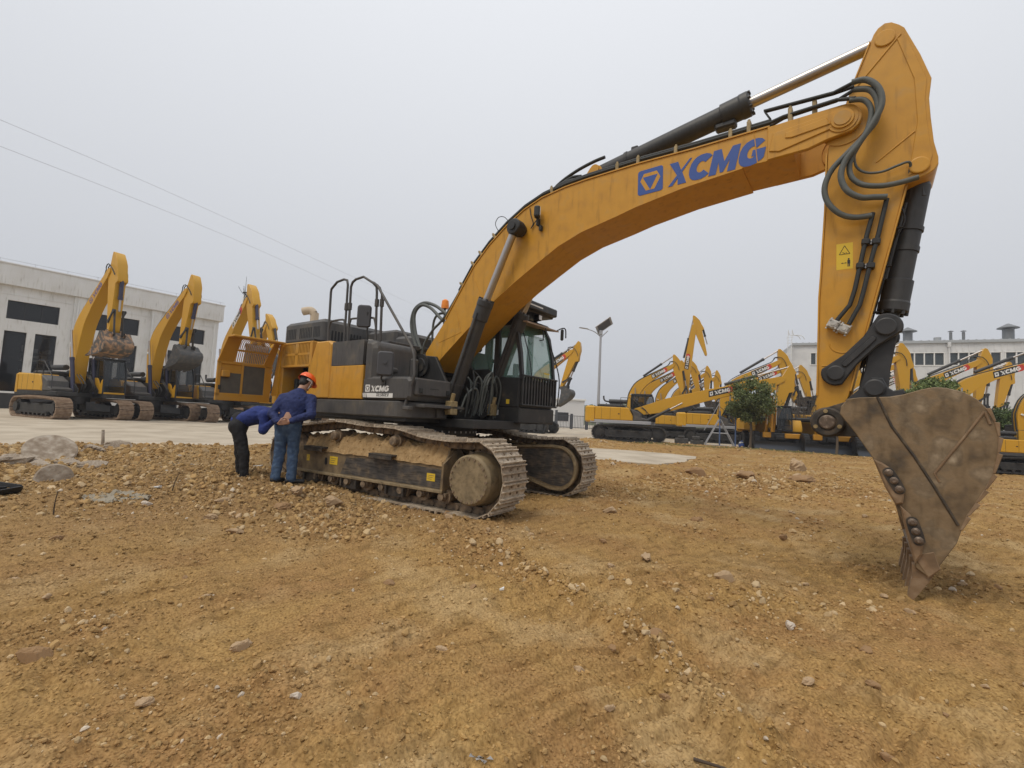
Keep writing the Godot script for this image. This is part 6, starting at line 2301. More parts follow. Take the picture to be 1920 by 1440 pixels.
# ---------------------------------------------------------------- wheeled excavators with blades, trestle, bundle
func wheeled_excavator(label: String, X: float, Z: float, yaw: float) -> void:
	if not FM.has("wheel"):
		var w := MB.new()
		w.lathe(Vector3(0, 0, -.15), Vector3(0, 0, 1), P2([0, .28, 0, .46, .04, .5, .26, .5, .30, .46, .30, .28]), 24)
		for k in 20:
			var t := TAU * k / 20
			w.bx(.49 * cos(t) - .02, .49 * cos(t) + .02, .49 * sin(t) - .02, .49 * sin(t) + .02, -.14, .14)
		FM.wheel = w.mesh()
		var hb := MB.new()
		hb.lathe(Vector3(0, 0, -.12), Vector3(0, 0, 1), P2([0, 0, 0, .29, .24, .29, .24, 0]), 18)
		FM.hub = hb.mesh()
		var bl := MB.new()
		bl.prism(P2([2.02, .05, 2.10, .05, 2.0, .20, 1.98, .34, 2.03, .47, 1.97, .47, 1.92, .34, 1.93, .20]), -1.25, 1.25, .008)
		for z in [-.7, .7]:
			bl.bx(1.3, 2.0, .35, .45, z - .05, z + .05, .01)
		FM.blade = bl.mesh()
		var ch := MB.new()
		ch.bx(-1.6, 1.5, .55, .95, -.45, .45, .03)
		ch.bx(-1.4, -1.2, .4, .6, -.95, .95, .02)
		ch.bx(1.1, 1.3, .4, .6, -.95, .95, .02)
		ch.bx(1.2, 1.6, .6, .8, -1.1, .1, .02)
		FM.chassis = ch.mesh()
		var lk := MB.new()
		lk.bx(1.55, 1.75, .68, .95, -1.1, -.35, .03)
		lk.bx(1.55, 1.75, .68, .98, .35, .75, .03)
		FM.locker = lk.mesh()
		var sb := MB.new()
		for z in [-.2, .2]:
			sb.prism(P2([1.3, 1.0, 1.5, 1.0, 1.9, 2.2, 1.75, 2.6, 1.55, 2.4, 1.6, 2.1]), z - .03, z + .03)
		sb.bx(1.55, 1.78, 1.5, 3.0, -.1, .1, .03)
		sb.cyl(Vector3(1.85, 1.0, 0), Vector3(1.85, 2.2, 0), .07, 10)
		FM.sboom = sb.mesh()
	var root := thing("wheeled_excavator", label, "excavator", Vector3(X, YARD + .004, Z), yaw, "small wheeled excavators with blades")
	part(FM.chassis, "chassis", M.dark, root)
	for x in [-1.3, 1.2]:
		for z in [-1.0, 1.0]:
			var w := part(FM.wheel, "wheel", M.black, root)
			w.position = Vector3(x, .5, z)
			part(FM.hub, "hub", M.dark_clean, w)
	part(FM.blade, "dozer_blade", M.blade, root)
	part(FM.locker, "locker", M.yellow_far2, root)
	var up := Transform3D(Basis().scaled(Vector3(.82, .82, .82)), Vector3(-.1, .05, .25))
	for q in [[FM.cab, "cab", M.dark_clean], [FM.cweight, "counterweight", M.yellow_far], [FM.side_r, "side_panel", M.yellow_far], [FM.hood, "engine_hood", M.dark]]:
		part(q[0], q[1], q[2], root).transform = up
	var c: Node3D = root.get_node("cab")
	part(FM.screen, "windscreen", M.glass_dark, c)
	part(FM.sidewin, "side_window", M.glass_dark, c)
	var bo := part(FM.sboom, "boom", M.yellow_far2, root)
	bo.position = Vector3(0, 0, .35)
	var ln := MB.new()
	for z in [.12, .58]:
		ln.tube(PackedVector3Array([Vector3(1.8, 2.9, z), Vector3(1.86, 2.2, z), Vector3(1.8, 1.4, z)]), .015, 6)
	part(ln, "hydraulic_hose", M.white, root)

func build_far_things() -> void:
	M.blade = mat(L(.05, .055, .065), .35, .5)
	wheeled_excavator("small wheeled excavator with a black blade left of the foreground arm", 15.1, -27.6, 104)
	wheeled_excavator("small wheeled excavator with a black blade below the foreground bucket pin", 17.0, -26.2, 104)
	wheeled_excavator("small wheeled excavator with its blade mostly hidden by the foreground bucket", 18.7, -24.8, 104)
	# trestle stair
	var t := thing("trestle_stair", "grey steel trestle stair with a blue post left of the round tree", "trestle", Vector3(12.2, YARD, -27.6), 20)
	for s in [-1, 1]:
		for q in [[-.8, 0, -.02, 1.55], [.8, 0, .02, 1.55], [-.8, 0, .8, 0], [-.42, .75, .42, .75]]:
			var b := MB.new()
			b.cyl(Vector3(q[0], q[1] + .03, s * .5), Vector3(q[2], q[3] + .03, s * .5), .03, 8)
			part(b, "strut", M.galv, t)
	for s in [-.03, 1.35]:
		var b := MB.new()
		b.cyl(Vector3(-.02 if s < 0 else .8, 0, .5), Vector3(-.02 if s < 0 else .8, 2.05, .5), .04, 8)
		part(b, "post", M.bluepost, t)
	for k in 6:
		var b := MB.new()
		b.bx(-.72 + .13 * k, -.50 + .13 * k, .2 + .24 * k, .23 + .24 * k, -.5, .5)
		part(b, "tread", M.dark, t)
	var rb := MB.new()
	rb.cyl(Vector3(-.85, .9, .5), Vector3(-.05, 2.5, .5), .018, 6)
	rb.cyl(Vector3(-.05, 2.5, .5), Vector3(-.02, 1.4, .5), .018, 6)
	part(rb, "hand_rail", M.galv, t)
	# blue and white bundle by the post
	var bu := thing("sack", "small blue sack tied with white cloth beside the blue post", "sack", Vector3(13.25, .32, -27.1), 0)
	var b1 := MB.new()
	b1.ball(Vector3(0, .14, 0), Vector3(.17, .16, .14), 12, 8)
	b1.ball(Vector3(.02, .34, 0), Vector3(.06, .08, .06), 8, 6)
	part(b1, "bag", mat(L(.05, .1, .32), .7), bu)
	var b2 := MB.new()
	b2.ball(Vector3(-.01, .29, .0), Vector3(.12, .05, .10), 10, 6)
	b2.ball(Vector3(-.12, .26, .05), Vector3(.06, .04, .05), 8, 6)
	part(b2, "cloth", M.white, bu)
	# stacked grey parts beyond the long boom machine
	var k2 := thing("machine_parts", "stack of dark grey machine parts lying beside the long boom excavator", "machine parts", Vector3(10.9, YARD, -28.6), 20)
	for q in [[-.9, -.1, 0, .35], [0, .75, 0, .28], [.1, .55, .28, .52], [-.7, -.35, .35, .5]]:
		var b := MB.new()
		b.bx(q[0], q[1], q[2], q[3], -.3, .3, .04)
		part(b, "crate_part", M.belt_grey, k2)
	# street lamp with a solar panel
	var lp := thing("street_lamp", "grey solar street lamp with one curved arm, beside the long boom excavator", "street lamp", Vector3(6.17, YARD, -33.45), 0)
	var p := MB.new()
	p.tube(PackedVector3Array([Vector3(0, 0, 0), Vector3(0, 7.35, 0)]), .115, 12, true, .075)
	p.bx(-.22, .22, 0, .03, -.22, .22)
	part(p, "pole", M.galv, lp)
	var a := MB.new()
	a.tube(smooth3(PackedVector3Array([Vector3(0, 7.15, 0), Vector3(-.45, 7.5, 0), Vector3(-1.0, 7.68, 0)]), 4), .035, 8)
	a.tube(PackedVector3Array([Vector3(0, 7.1, 0), Vector3(.5, 7.62, 0)]), .035, 8)
	part(a, "arm", M.galv, lp)
	var h := MB.new()
	h.xf = Transform3D(Basis(Vector3(0, 0, 1), -.12), Vector3(-1.22, 7.72, 0))
	h.bx(-.34, .30, -.03, .03, -.12, .12, .02)
	part(h, "lamp_head", M.galv, lp)
	var sp := MB.new()
	sp.xf = Transform3D(Basis(Vector3(0, 0, 1), .66) * Basis(Vector3.RIGHT, -.75), Vector3(.22, 8.0, 0))
	sp.bx(-.66, .66, -.02, .03, -.38, .38, .008)
	var so := part(sp, "solar_panel", M.galv, lp)
	var cells := MB.new()
	cells.xf = sp.xf
	for i in 4:
		for j in 2:
			cells.bx(-.62 + .315 * i, -.335 + .315 * i, .0305, .033, -.34 + .345 * j, -.01 + .345 * j)
	cells.bx(-.5, .5, -.026, -.0205, -.3, .3)
	part(cells, "solar_cells", mat(L(.10, .105, .12), .3), so)
	var box := MB.new()
	box.bx(-.12, .12, 7.3, 7.62, -.1, .1, .02)
	part(box, "battery_box", M.galv, lp)
	# two power lines high over the left building
	for q in [[Vector3(-52, 18.6, 0), Vector3(-34.6, 19.3, -30), Vector3(-24.0, 21.8, -75), Vector3(-8, 24.5, -140)], [Vector3(-51, 16.6, 0), Vector3(-34.4, 17.5, -30), Vector3(-30.5, 21.9, -75), Vector3(-24, 25, -140)]]:
		var w := MB.new()
		w.tube(smooth3(PackedVector3Array(q), 8), .013, 5)
		tag(part(w, "power_line", M.galv, self), "upper of the two thin power lines crossing the sky at left" if q[0].y > 17 else "lower of the two thin power lines crossing the sky at left", "power line", "power lines")

# ---------------------------------------------------------------- buildings
func wall_with_holes(b: MB, x0: float, x1: float, y0: float, y1: float, holes: Array, z0: float, z1: float) -> void:
	# plain wall in the xy plane with rectangular openings: cut into a grid of boxes
	var xs := [x0, x1]
	var ys := [y0, y1]
	for h in holes:
		for k in 2:
			if not xs.has(h[k]) and h[k] > x0 and h[k] < x1:
				xs.append(h[k])
			if not ys.has(h[2 + k]) and h[2 + k] > y0 and h[2 + k] < y1:
				ys.append(h[2 + k])
	xs.sort()
	ys.sort()
	for i in xs.size() - 1:
		var run := -1
		for j in ys.size():
			var solid := false
			if j < ys.size() - 1:
				solid = true
				var cx: float = (xs[i] + xs[i + 1]) / 2
				var cy: float = (ys[j] + ys[j + 1]) / 2
				for h in holes:
					if cx > h[0] and cx < h[1] and cy > h[2] and cy < h[3]:
						solid = false
			if solid and run < 0:
				run = j
			if not solid and run >= 0:
				b.bx(xs[i], xs[i + 1], ys[run], ys[j], z0, z1)
				run = -1

func build_left_building() -> void:
	# drawn with x along the wall (away from the camera), z out of the wall
	var d := Vector3(.61, 0, -.79).normalized()
	var o := thing("white_building", "long white rendered building with a blank parapet behind the left row of excavators", "building", Vector3(-35.7, 0, -33.0))
	o.transform = Transform3D(Basis(d, Vector3.UP, d.cross(Vector3.UP)), Vector3(-35.7, 0, -33.0))
	var wm := worn([[0.0, L(.66, .645, .615)], [0.3, L(.72, .71, .685)], [0.7, L(.75, .745, .725)], [1.0, L(.79, .785, .77)]], 0.85, 0.0, 0.10, 71, 0.01, 6)
	runs(wm, .96, Vector3(.5, .06, .5), 411)
	var holes := []
	var x := -19.5
	while x < 13.0:
		holes.append([x, x + 2.70, 6.6, 7.92])
		holes.append([x, x + 1.12, YARD, 5.75])
		holes.append([x + 1.55, x + 2.70, 2.9, 5.75])
		x += 4.85
	var b := MB.new()
	wall_with_holes(b, -24, 13.35, YARD, 8.95, holes, -.35, 0.0)
	part(b, "wall", wm, o)
	var p := MB.new()
	p.bx(-24, 13.6, 8.95, 10.40, -.35, .32, .01)
	p.bx(-24, 13.66, 10.40, 10.50, -.4, .38, .01)
	p.bx(-24, 13.4, 8.3, 8.34, 0, .03)
	part(p, "parapet", wm, o)
	var e := MB.new()
	e.bx(13.0, 13.35, YARD, 8.95, -14, -.35)
	e.bx(13.0, 13.6, 8.95, 10.45, -14, -.35)
	e.bx(-24, 13.0, 9.0, 9.2, -14, -.35)
	part(e, "end_wall", wm, o)
	x = -19.5
	while x < 13.5:
		var pl := MB.new()
		pl.bx(x - 1.42, x - .72, YARD, 8.95, 0, .16, .01)
		part(pl, "pilaster", wm, o)
		if x < 13.0:
			for h in [[x, x + 2.70, 6.6, 7.92, 3], [x, x + 1.12, YARD, 5.75, 1], [x + 1.55, x + 2.70, 2.9, 5.75, 1]]:
				var f := MB.new()
				f.bx(h[0], h[1], h[2], h[2] + .06, -.30, -.22)
				f.bx(h[0], h[1], h[3] - .06, h[3], -.30, -.22)
				for k in h[4] + 1:
					var xx: float = lerpf(h[0] + .03, h[1] - .03, float(k) / h[4])
					f.bx(xx - .03, xx + .03, h[2] + .06, h[3] - .06, -.30, -.22)
				if h[4] == 1:
					f.bx(h[0], h[1], 3.9, 3.96, -.29, -.23)
				var w := part(f, "window" if h[2] > 1 else "doorway", M.dark_clean, o)
				var g := MB.new()
				g.quad(Vector3(h[0], h[2], -.27), Vector3(h[1], h[2], -.27), Vector3(h[1], h[3], -.27), Vector3(h[0], h[3], -.27), Vector3(0, 0, 1))
				part(g, "pane", M.pane, w)
		x += 4.85
	# inside: a floor, a back wall and shelves of goods behind the glass
	var inn := MB.new()
	inn.bx(-24, 13.0, YARD, YARD + .05, -6, -.4)
	inn.bx(-24, 13.0, YARD, 9.0, -6.2, -6.0)
	inn.bx(-24, 13.0, 6.05, 6.3, -6, -.4)
	part(inn, "interior", mat(L(.10, .10, .10), .8), o)
	var r := RandomNumberGenerator.new()
	r.seed = 8
	var sh := MB.new()
	var goods := MB.new()
	for k in 6:
		var xx := -18.0 + 4.85 * k
		for y in [1.2, 2.0, 2.9, 3.7, 4.4]:
			sh.bx(xx - .4, xx + 1.4, y, y + .05, -2.4, -1.6)
			var gx := xx - .35
			while gx < xx + 1.2:
				var gw := r.randf_range(.15, .4)
				goods.bx(gx, gx + gw, y + .05, y + r.randf_range(.25, .6), -2.3, -1.7)
				gx += gw + r.randf_range(.02, .2)
	part(sh, "shelf", M.dark, o)
	part(goods, "shelf_goods", mat(L(.35, .34, .32), .7), o)
	# lightning rail along the parapet and the aerial at the far end
	var rl := MB.new()
	rl.cyl(Vector3(-24, 10.72, .2), Vector3(13.6, 10.72, .2), .012, 5)
	for k in 22:
		rl.cyl(Vector3(-23.5 + 1.75 * k, 10.48, .2), Vector3(-23.5 + 1.75 * k, 10.74, .2), .012, 5)
	part(rl, "roof_rail", M.galv, o)
	var rain := MB.new()
	for xx in [3.55, 8.25, 12.95]:
		rain.cyl(Vector3(xx, YARD, .24), Vector3(xx, 8.6, .24), .06, 8)
	part(rain, "downpipe", M.white, o)
	var an := thing("aerial_mast", "white aerial mast with short whips on the far roof corner", "mast", Vector3(-26.3, 10.4, -45.2))
	var am := MB.new()
	am.cyl(Vector3(0, -.3, 0), Vector3(0, 1.5, 0), .28, 10, .16)
	part(am, "base", M.white, an)
	var aw := MB.new()
	aw.cyl(Vector3(0, 1.4, 0), Vector3(0, 3.4, 0), .03, 6, .012)
	for k in 5:
		aw.tube(smooth3(PackedVector3Array([Vector3(0, 1.5, 0), Vector3(.3 * cos(k * 1.3), 1.8, .3 * sin(k * 1.3)), Vector3(.6 * cos(k * 1.3), 2.3, .6 * sin(k * 1.3))]), 3), .02, 5)
	aw.cyl(Vector3(-.2, 1.8, 0), Vector3(.2, 1.8, 0), .09, 8)
	part(aw, "whip", M.dark, an)
	# low dark wall and white board in front of the doorway at the left edge
	var lw := thing("low_wall", "low dark wall with white coping before the left doorways", "wall", Vector3(-33.4, 0, -30.9))
	lw.transform = Transform3D(o.transform.basis, Vector3(-34.9, 0, -32.0))
	var lb := MB.new()
	lb.bx(-6, 5.5, YARD, 1.35, -.2, 0)
	part(lb, "wall_body", mat(L(.03, .03, .032), .7), lw)
	var lc := MB.new()
	lc.bx(-6, 5.5, 1.35, 1.48, -.24, .04, .01)
	part(lc, "coping", M.white, lw)

func build_right_building() -> void:
	var d := Vector3(.9058, 0, .4238).normalized()
	var o := thing("industrial_hall", "long pale industrial hall of ribbed sheet metal with roof vents at right", "building")
	o.transform = Transform3D(Basis(d, Vector3.UP, d.cross(Vector3.UP)), Vector3(32.8, 0, -55.0))
	var cm := worn([[0.0, L(.58, .585, .585)], [0.6, L(.66, .665, .665)], [1.0, L(.72, .72, .72)]], 0.6, 0.1, 0.12, 81)
	var holes := []
	var strip := []
	for k in 9:
		var x0 := 9.6 + 4.45 * k
		holes.append([x0, x0 + 4.15, 9.15, 10.42])
		strip.append([x0, x0 + 4.15])
	holes.append([1.75, 2.85, 9.25, 10.55])
	var b := MB.new()
	wall_with_holes(b, 0, 52, YARD, 11.45, holes, -.25, 0)
	var wall := part(b, "wall", cm, o)
	var rb := MB.new()
	for k in 104:
		var x := .25 + .5 * k
		var blocked := false
		for h in holes:
			if x > h[0] - .05 and x < h[1] + .05:
				blocked = true
		if blocked:
			rb.bx(x - .05, x + .05, YARD, 9.1, 0, .035)
			rb.bx(x - .05, x + .05, 10.6, 11.4, 0, .035)
		else:
			rb.bx(x - .05, x + .05, YARD, 11.4, 0, .035)
	part(rb, "sheet_rib", cm, wall).set_meta("kind", "stuff")
	for h in holes:
		var n := 5 if h[0] > 5 else 2
		var f := MB.new()
		f.bx(h[0] - .08, h[1] + .08, h[2] - .1, h[2], -.1, .07)
		f.bx(h[0] - .08, h[1] + .08, h[3], h[3] + .1, -.1, .07)
		for k in n + 1:
			var x: float = lerpf(h[0], h[1], float(k) / n)
			f.bx(x - .05, x + .05, h[2], h[3], -.15, .05)
		var w := part(f, "window", M.white, o)
		for k in n:
			var g := MB.new()
			g.quad(Vector3(lerpf(h[0], h[1], float(k) / n), h[2], -.12), Vector3(lerpf(h[0], h[1], float(k + 1) / n), h[2], -.12), Vector3(lerpf(h[0], h[1], float(k + 1) / n), h[3], -.12), Vector3(lerpf(h[0], h[1], float(k) / n), h[3], -.12), Vector3(0, 0, 1))
			part(g, "pane", M.pane_grey, w)
	var gt := MB.new()
	gt.bx(-.1, 52, 11.45, 11.75, -.2, .22, .02)
	part(gt, "gutter", M.galv2, o)
	var rf := MB.new()
	rf.hexa([Vector3(0, 11.6, 0), Vector3(52, 11.6, 0), Vector3(52, 11.6, -12), Vector3(0, 11.6, -12), Vector3(0, 11.78, 0), Vector3(52, 11.78, 0), Vector3(52, 12.7, -12), Vector3(0, 12.7, -12)])
	for k in 80:
		rf.bx(.3 + .64 * k, .42 + .64 * k, 11.78, 11.84, -.6, -.02)
	part(rf, "roof", M.galv2, o)
	var sd := MB.new()
	sd.bx(-.05, .25, YARD, 11.6, -24, -.25)
	part(sd, "end_wall", cm, o)
	var inr := MB.new()
	inr.bx(.3, 51, 8.0, 11.5, -3.2, -3.0)
	part(inr, "interior", mat(L(.16, .17, .18), .8), o)
	for x in [14.1, 32.0]:
		var dp := MB.new()
		dp.bx(x - .14, x + .14, 11.0, 11.5, .0, .28, .03)
		dp.cyl(Vector3(x, YARD, .14), Vector3(x, 11.1, .14), .085, 8)
		part(dp, "downpipe", cm, o)
	# roof vents with conical hats
	for q in [[11.03, .42, .95, .82], [19.24, .46, 1.05, .85]]:
		var v := MB.new()
		v.cyl(Vector3(q[0], 11.7, -1.2), Vector3(q[0], 11.9 + q[2], -1.2), q[1], 20)
		v.lathe(Vector3(q[0], 11.9 + q[2] + .12, -1.2), Vector3.UP, P2([0, 0, 0, q[3], .06, q[3], .5, .08, .52, 0]), 24)
		for k in 4:
			v.cyl(Vector3(q[0] + q[1] * cos(k * PI / 2), 11.85 + q[2], -1.2 + q[1] * sin(k * PI / 2)), Vector3(q[0] + q[1] * cos(k * PI / 2), 12.1 + q[2], -1.2 + q[1] * sin(k * PI / 2)), .02, 5)
		part(v, "roof_vent", M.vent, o)
	for x in [14.58, 15.62]:
		var v := MB.new()
		v.cyl(Vector3(x, 11.7, -.9), Vector3(x, 12.75, -.9), .13, 12)
		v.lathe(Vector3(x, 12.83, -.9), Vector3.UP, P2([0, 0, 0, .24, .03, .24, .12, .03, .12, 0]), 16)
		part(v, "roof_pipe", M.vent, o)
	var lo := MB.new()
	lo.cyl(Vector3(13.44, 11.7, -.8), Vector3(13.44, 12.2, -.8), .32, 16)
	part(lo, "low_vent", M.galv2, o)
	# ladder with its safety cage at the near corner
	var ld := thing("cage_ladder", "grey cage ladder standing at the left corner of the ribbed hall", "ladder")
	ld.transform = o.transform
	var lm := MB.new()
	for x in [-.55, -.15]:
		lm.tube(smooth3(PackedVector3Array([Vector3(x, YARD, .3), Vector3(x, 12.3, .3), Vector3(x + .2, 12.65, .25), Vector3(x + 1.0, 12.6, .1), Vector3(x + 1.3, 12.2, .0)]), 3), .035, 6)
	part(lm, "rail", M.white, ld)
	for k in 32:
		var rg := MB.new()
		rg.cyl(Vector3(-.55, .6 + .37 * k, .3), Vector3(-.15, .6 + .37 * k, .3), .02, 5)
		part(rg, "rung", M.white, ld)
	for k in 14:
		var hp := MB.new()
		var pts := PackedVector3Array()
		for j in 9:
			var t := PI * j / 8.0
			pts.append(Vector3(-.35 + .4 * cos(t), 4.0 + .64 * k, .3 + .6 * sin(t)))
		hp.tube(pts, .02, 5)
		part(hp, "cage_hoop", M.white, ld)
	# white low building and dark fence far behind the cab, hills beyond
	var wb := thing("low_building", "low white building behind the dark fence, seen past the black cab", "building", Vector3(2, 0, -72))
	var wbm := MB.new()
	wbm.bx(-14, 9.2, YARD, 4.5, -8, 0, .02)
	part(wbm, "wall", mat(L(.62, .62, .62), .8), wb)
	var wr := MB.new()
	wr.bx(-14.2, 9.4, 4.5, 4.75, -8.2, .2, .02)
	part(wr, "roof_edge", M.white, wb)
	for k in 5:
		var gm := MB.new()
		gm.bx(-11 + 4 * k, -9.2 + 4 * k, 1.3, 2.6, .0, .05)
		part(gm, "window", M.dark_clean, wb)
	var fe := thing("fence", "dark railing fence on posts in front of the low white building", "fence", Vector3(-8, 0, -62))
	for k in 11:
		var fp := MB.new()
		fp.bx(2.0 * k - .16, 2.0 * k + .16, YARD, 2.7 if k % 2 else 2.3, -.16, .16)
		part(fp, "post", M.fence, fe)
	var fb := MB.new()
	for y in [.5, 2.0]:
		fb.bx(0, 20, y, y + .06, -.03, .03)
	part(fb, "rail", M.fence, fe)
	for k in 100:
		if k % 10:
			var ba := MB.new() if not FM.has("fbar") else null
			if ba:
				ba.bx(-.02, .02, YARD + .1, 2.1, -.02, .02)
				FM.fbar = ba.mesh()
			part(FM.fbar, "bar", M.fence, fe).position.x = .2 * k
	var hill := MB.new()
	var nh := noise(.02, 91, 4)
	var rowsn := []
	for i in 121:
		var xx := -260.0 + 560.0 * i / 120.0
		var row := []
		for j in 6:
			var zz := -150.0 - j * 14.0
			row.append(Vector3(xx, (3.0 + 5.5 * sin(j * .6) + 3.0 * nh.get_noise_2d(xx * 2.0, zz)) if j > 0 else .2, zz))
		rowsn.append(row)
	for i in 120:
		for j in 5:
			hill.quad(rowsn[i][j], rowsn[i + 1][j], rowsn[i + 1][j + 1], rowsn[i][j + 1], Vector3(0, 1, .3))
	struct(hill, "hills", mat(L(.10, .11, .05), .9))
	# far wood on the hills
	var r := RandomNumberGenerator.new()
	r.seed = 31
	var mm := MultiMesh.new()
	mm.transform_format = MultiMesh.TRANSFORM_3D
	mm.use_colors = true
	mm.mesh = rock_mesh(55, 2, 1.2, .6)
	mm.instance_count = 1600
	for k in 1600:
		var x := r.randf_range(-240, 280)
		var j := r.randf_range(0.2, 3.0)
		var z := -150.0 - 14.0 * j
		var y := 2.0 + 5.5 * sin(j * .6) * .9
		var s := r.randf_range(.7, 2.0)
		mm.set_instance_transform(k, Transform3D(Basis.from_euler(Vector3(0, r.randf() * 6.0, 0)).scaled(Vector3(s, s, s)), Vector3(x, y, z)))
		mm.set_instance_color(k, Color(.06, .085, .03).lerp(Color(.13, .14, .06), r.randf()))
	var mo := MultiMeshInstance3D.new()
	mo.multimesh = mm
	var wm2 := mat(Color.WHITE, .9)
	wm2.vertex_color_use_as_albedo = true
	mo.material_override = wm2
	mo.name = "distant_wood"
	add_child(mo)
	tag(mo, "hazy green wood on the low hills behind the yard", "wood")
	mo.set_meta("kind", "stuff")

func build_buildings() -> void:
	M.pane = mat(Color(.05, .06, .07, .55), .05)
	M.pane.transparency = BaseMaterial3D.TRANSPARENCY_ALPHA
	M.pane_grey = mat(Color(.30, .34, .36, .6), .06)
	M.pane_grey.transparency = BaseMaterial3D.TRANSPARENCY_ALPHA
	M.galv2 = mat(L(.40, .42, .43), .5, .3)
	M.vent = mat(L(.19, .20, .21), .5, .3)
	M.fence = mat(L(.06, .065, .075), .6)
	M.bluepost = mat(L(.08, .13, .26), .5)
	build_left_building()
	build_right_building()

# ---------------------------------------------------------------- small trees
func leaf_mesh() -> ArrayMesh:
	var m := MB.new()
	for k in 4:
		var b := Basis.from_euler(Vector3(rng.randf_range(-1, 1), rng.randf() * TAU, rng.randf_range(-1, 1)))
		m.xf = Transform3D(b, Vector3(rng.randf_range(-.06, .06), rng.randf_range(-.05, .05), rng.randf_range(-.06, .06)))
		m.ftri(Vector3(0, 0, 0), Vector3(.03, .045, .004), Vector3(0, .10, 0), Vector3(0, 0, 1))
		m.ftri(Vector3(0, 0, 0), Vector3(0, .10, 0), Vector3(-.03, .045, .004), Vector3(0, 0, 1))
	return m.mesh()

func tree(label: String, at: Vector3, h: float, crown_r: float, crown_h: float, trunk_r: float, count: int, seedn: int, cols: Array, group: String, called := "small_tree") -> void:
	var r := RandomNumberGenerator.new()
	r.seed = seedn
	var root := thing(called, label, "tree", at, 0, group)
	var t := MB.new()
	var cy := h - crown_h * .5
	t.tube(smooth3(PackedVector3Array([Vector3(0, -.1, 0), Vector3(.03, h * .25, .02), Vector3(-.02, cy * .8, 0), Vector3(0, h * .9, 0)]), 3), trunk_r, 10, true, trunk_r * .3)
	var lobes := []
	for k in 26:
		var d := Vector3(r.randfn(), r.randfn(), r.randfn()).normalized() * pow(r.randf(), .45)
		var p := Vector3(d.x * crown_r * .92, cy + d.y * crown_h * .47, d.z * crown_r * .92)
		lobes.append([p, r.randf_range(.14, .36) * crown_r, r.randf_range(.65, 1.35)])
		var y0 := clampf(p.y - .5 * Vector2(p.x, p.z).length() - .2, h * .25, h * .85)
		t.tube(PackedVector3Array([Vector3(0, y0, 0), Vector3(p.x * .5, lerpf(y0, p.y, .6), p.z * .5), p]), trunk_r * .28, 5, false, .006)
	part(t, "trunk", mat(L(.13, .10, .07), .9), root)
	var mm := MultiMesh.new()
	mm.transform_format = MultiMesh.TRANSFORM_3D
	mm.use_colors = true
	mm.mesh = FM.leaf
	mm.instance_count = count
	for k in count:
		var l: Array = lobes[r.randi() % lobes.size()]
		var d := Vector3(r.randfn(), r.randfn() * .8, r.randfn()) * .55
		var p: Vector3 = l[0] + d * l[1]
		var sc := r.randf_range(.7, 1.3) * crown_r / 1.1
		mm.set_instance_transform(k, Transform3D(Basis.from_euler(Vector3(r.randf() * 6, r.randf() * 6, r.randf() * 6)).scaled(Vector3.ONE * sc), p))
		mm.set_instance_color(k, (cols[0] as Color).lerp(cols[1], r.randf()) * float(l[2]))
	var mo := MultiMeshInstance3D.new()
	mo.multimesh = mm
	mo.material_override = M.leaf
	mo.name = "crown"
	mo.set_meta("kind", "stuff")
	root.add_child(mo)

func build_trees() -> void:
	rng.seed = 4
	FM.leaf = leaf_mesh()
	M.leaf = mat(Color.WHITE, .6)
	M.leaf.vertex_color_use_as_albedo = true
	M.leaf.backlight = Color(.25, .3, .12)
	M.leaf.metallic_specular = .35
	var c := [Color(.075, .105, .03), Color(.17, .20, .08)]
	var g := "small trees planted along the kerb strip"
	tree("round leafy tree with its thin trunk, right of the blue trestle", Vector3(13.5, .33, -26.6), 3.85, 1.22, 2.5, .09, 4300, 1, c, g)
	tree("slim tree with yellowish leaves just left of the foreground arm", Vector3(16.2, .33, -23.5), 3.0, .85, 1.7, .07, 1600, 2, [Color(.16, .15, .04), Color(.28, .24, .07)], g)
	tree("bushy green treetop showing above the foreground bucket", Vector3(20.5, .33, -23.0), 4.0, 1.25, 2.1, .09, 4200, 3, [Color(.085, .125, .035), Color(.20, .25, .09)], g)
	tree("green tree at the right edge beyond the bucket", Vector3(21.6, .33, -20.0), 2.9, 1.1, 1.7, .08, 2600, 5, [Color(.06, .10, .03), Color(.13, .17, .07)], g)
	# the bare bush beside the hall
	var r := RandomNumberGenerator.new()
	r.seed = 9
	var o := thing("bare_bush", "grey leafless bush between the parked machines left of the foreground arm", "bush", Vector3(18.6, YARD, -30.2))
	var b := MB.new()
	for k in 70:
		var p := Vector3(r.randf_range(-.8, .8), 0, r.randf_range(-.5, .5))
		var q := p * 1.5 + Vector3(r.randf_range(-.3, .3), r.randf_range(2.0, 3.7), r.randf_range(-.3, .3))
		b.tube(PackedVector3Array([p, p.lerp(q, .5) + Vector3(r.randf_range(-.1, .1), 0, 0), q]), .022, 4, false, .008)
		for j in 4:
			var s := p.lerp(q, r.randf_range(.4, .95))
			b.tube(PackedVector3Array([s, s + Vector3(r.randf_range(-.4, .4), r.randf_range(.1, .5), r.randf_range(-.3, .3))]), .010, 3, false, .004)
	part(b, "branches", mat(L(.10, .085, .07), .9), o)

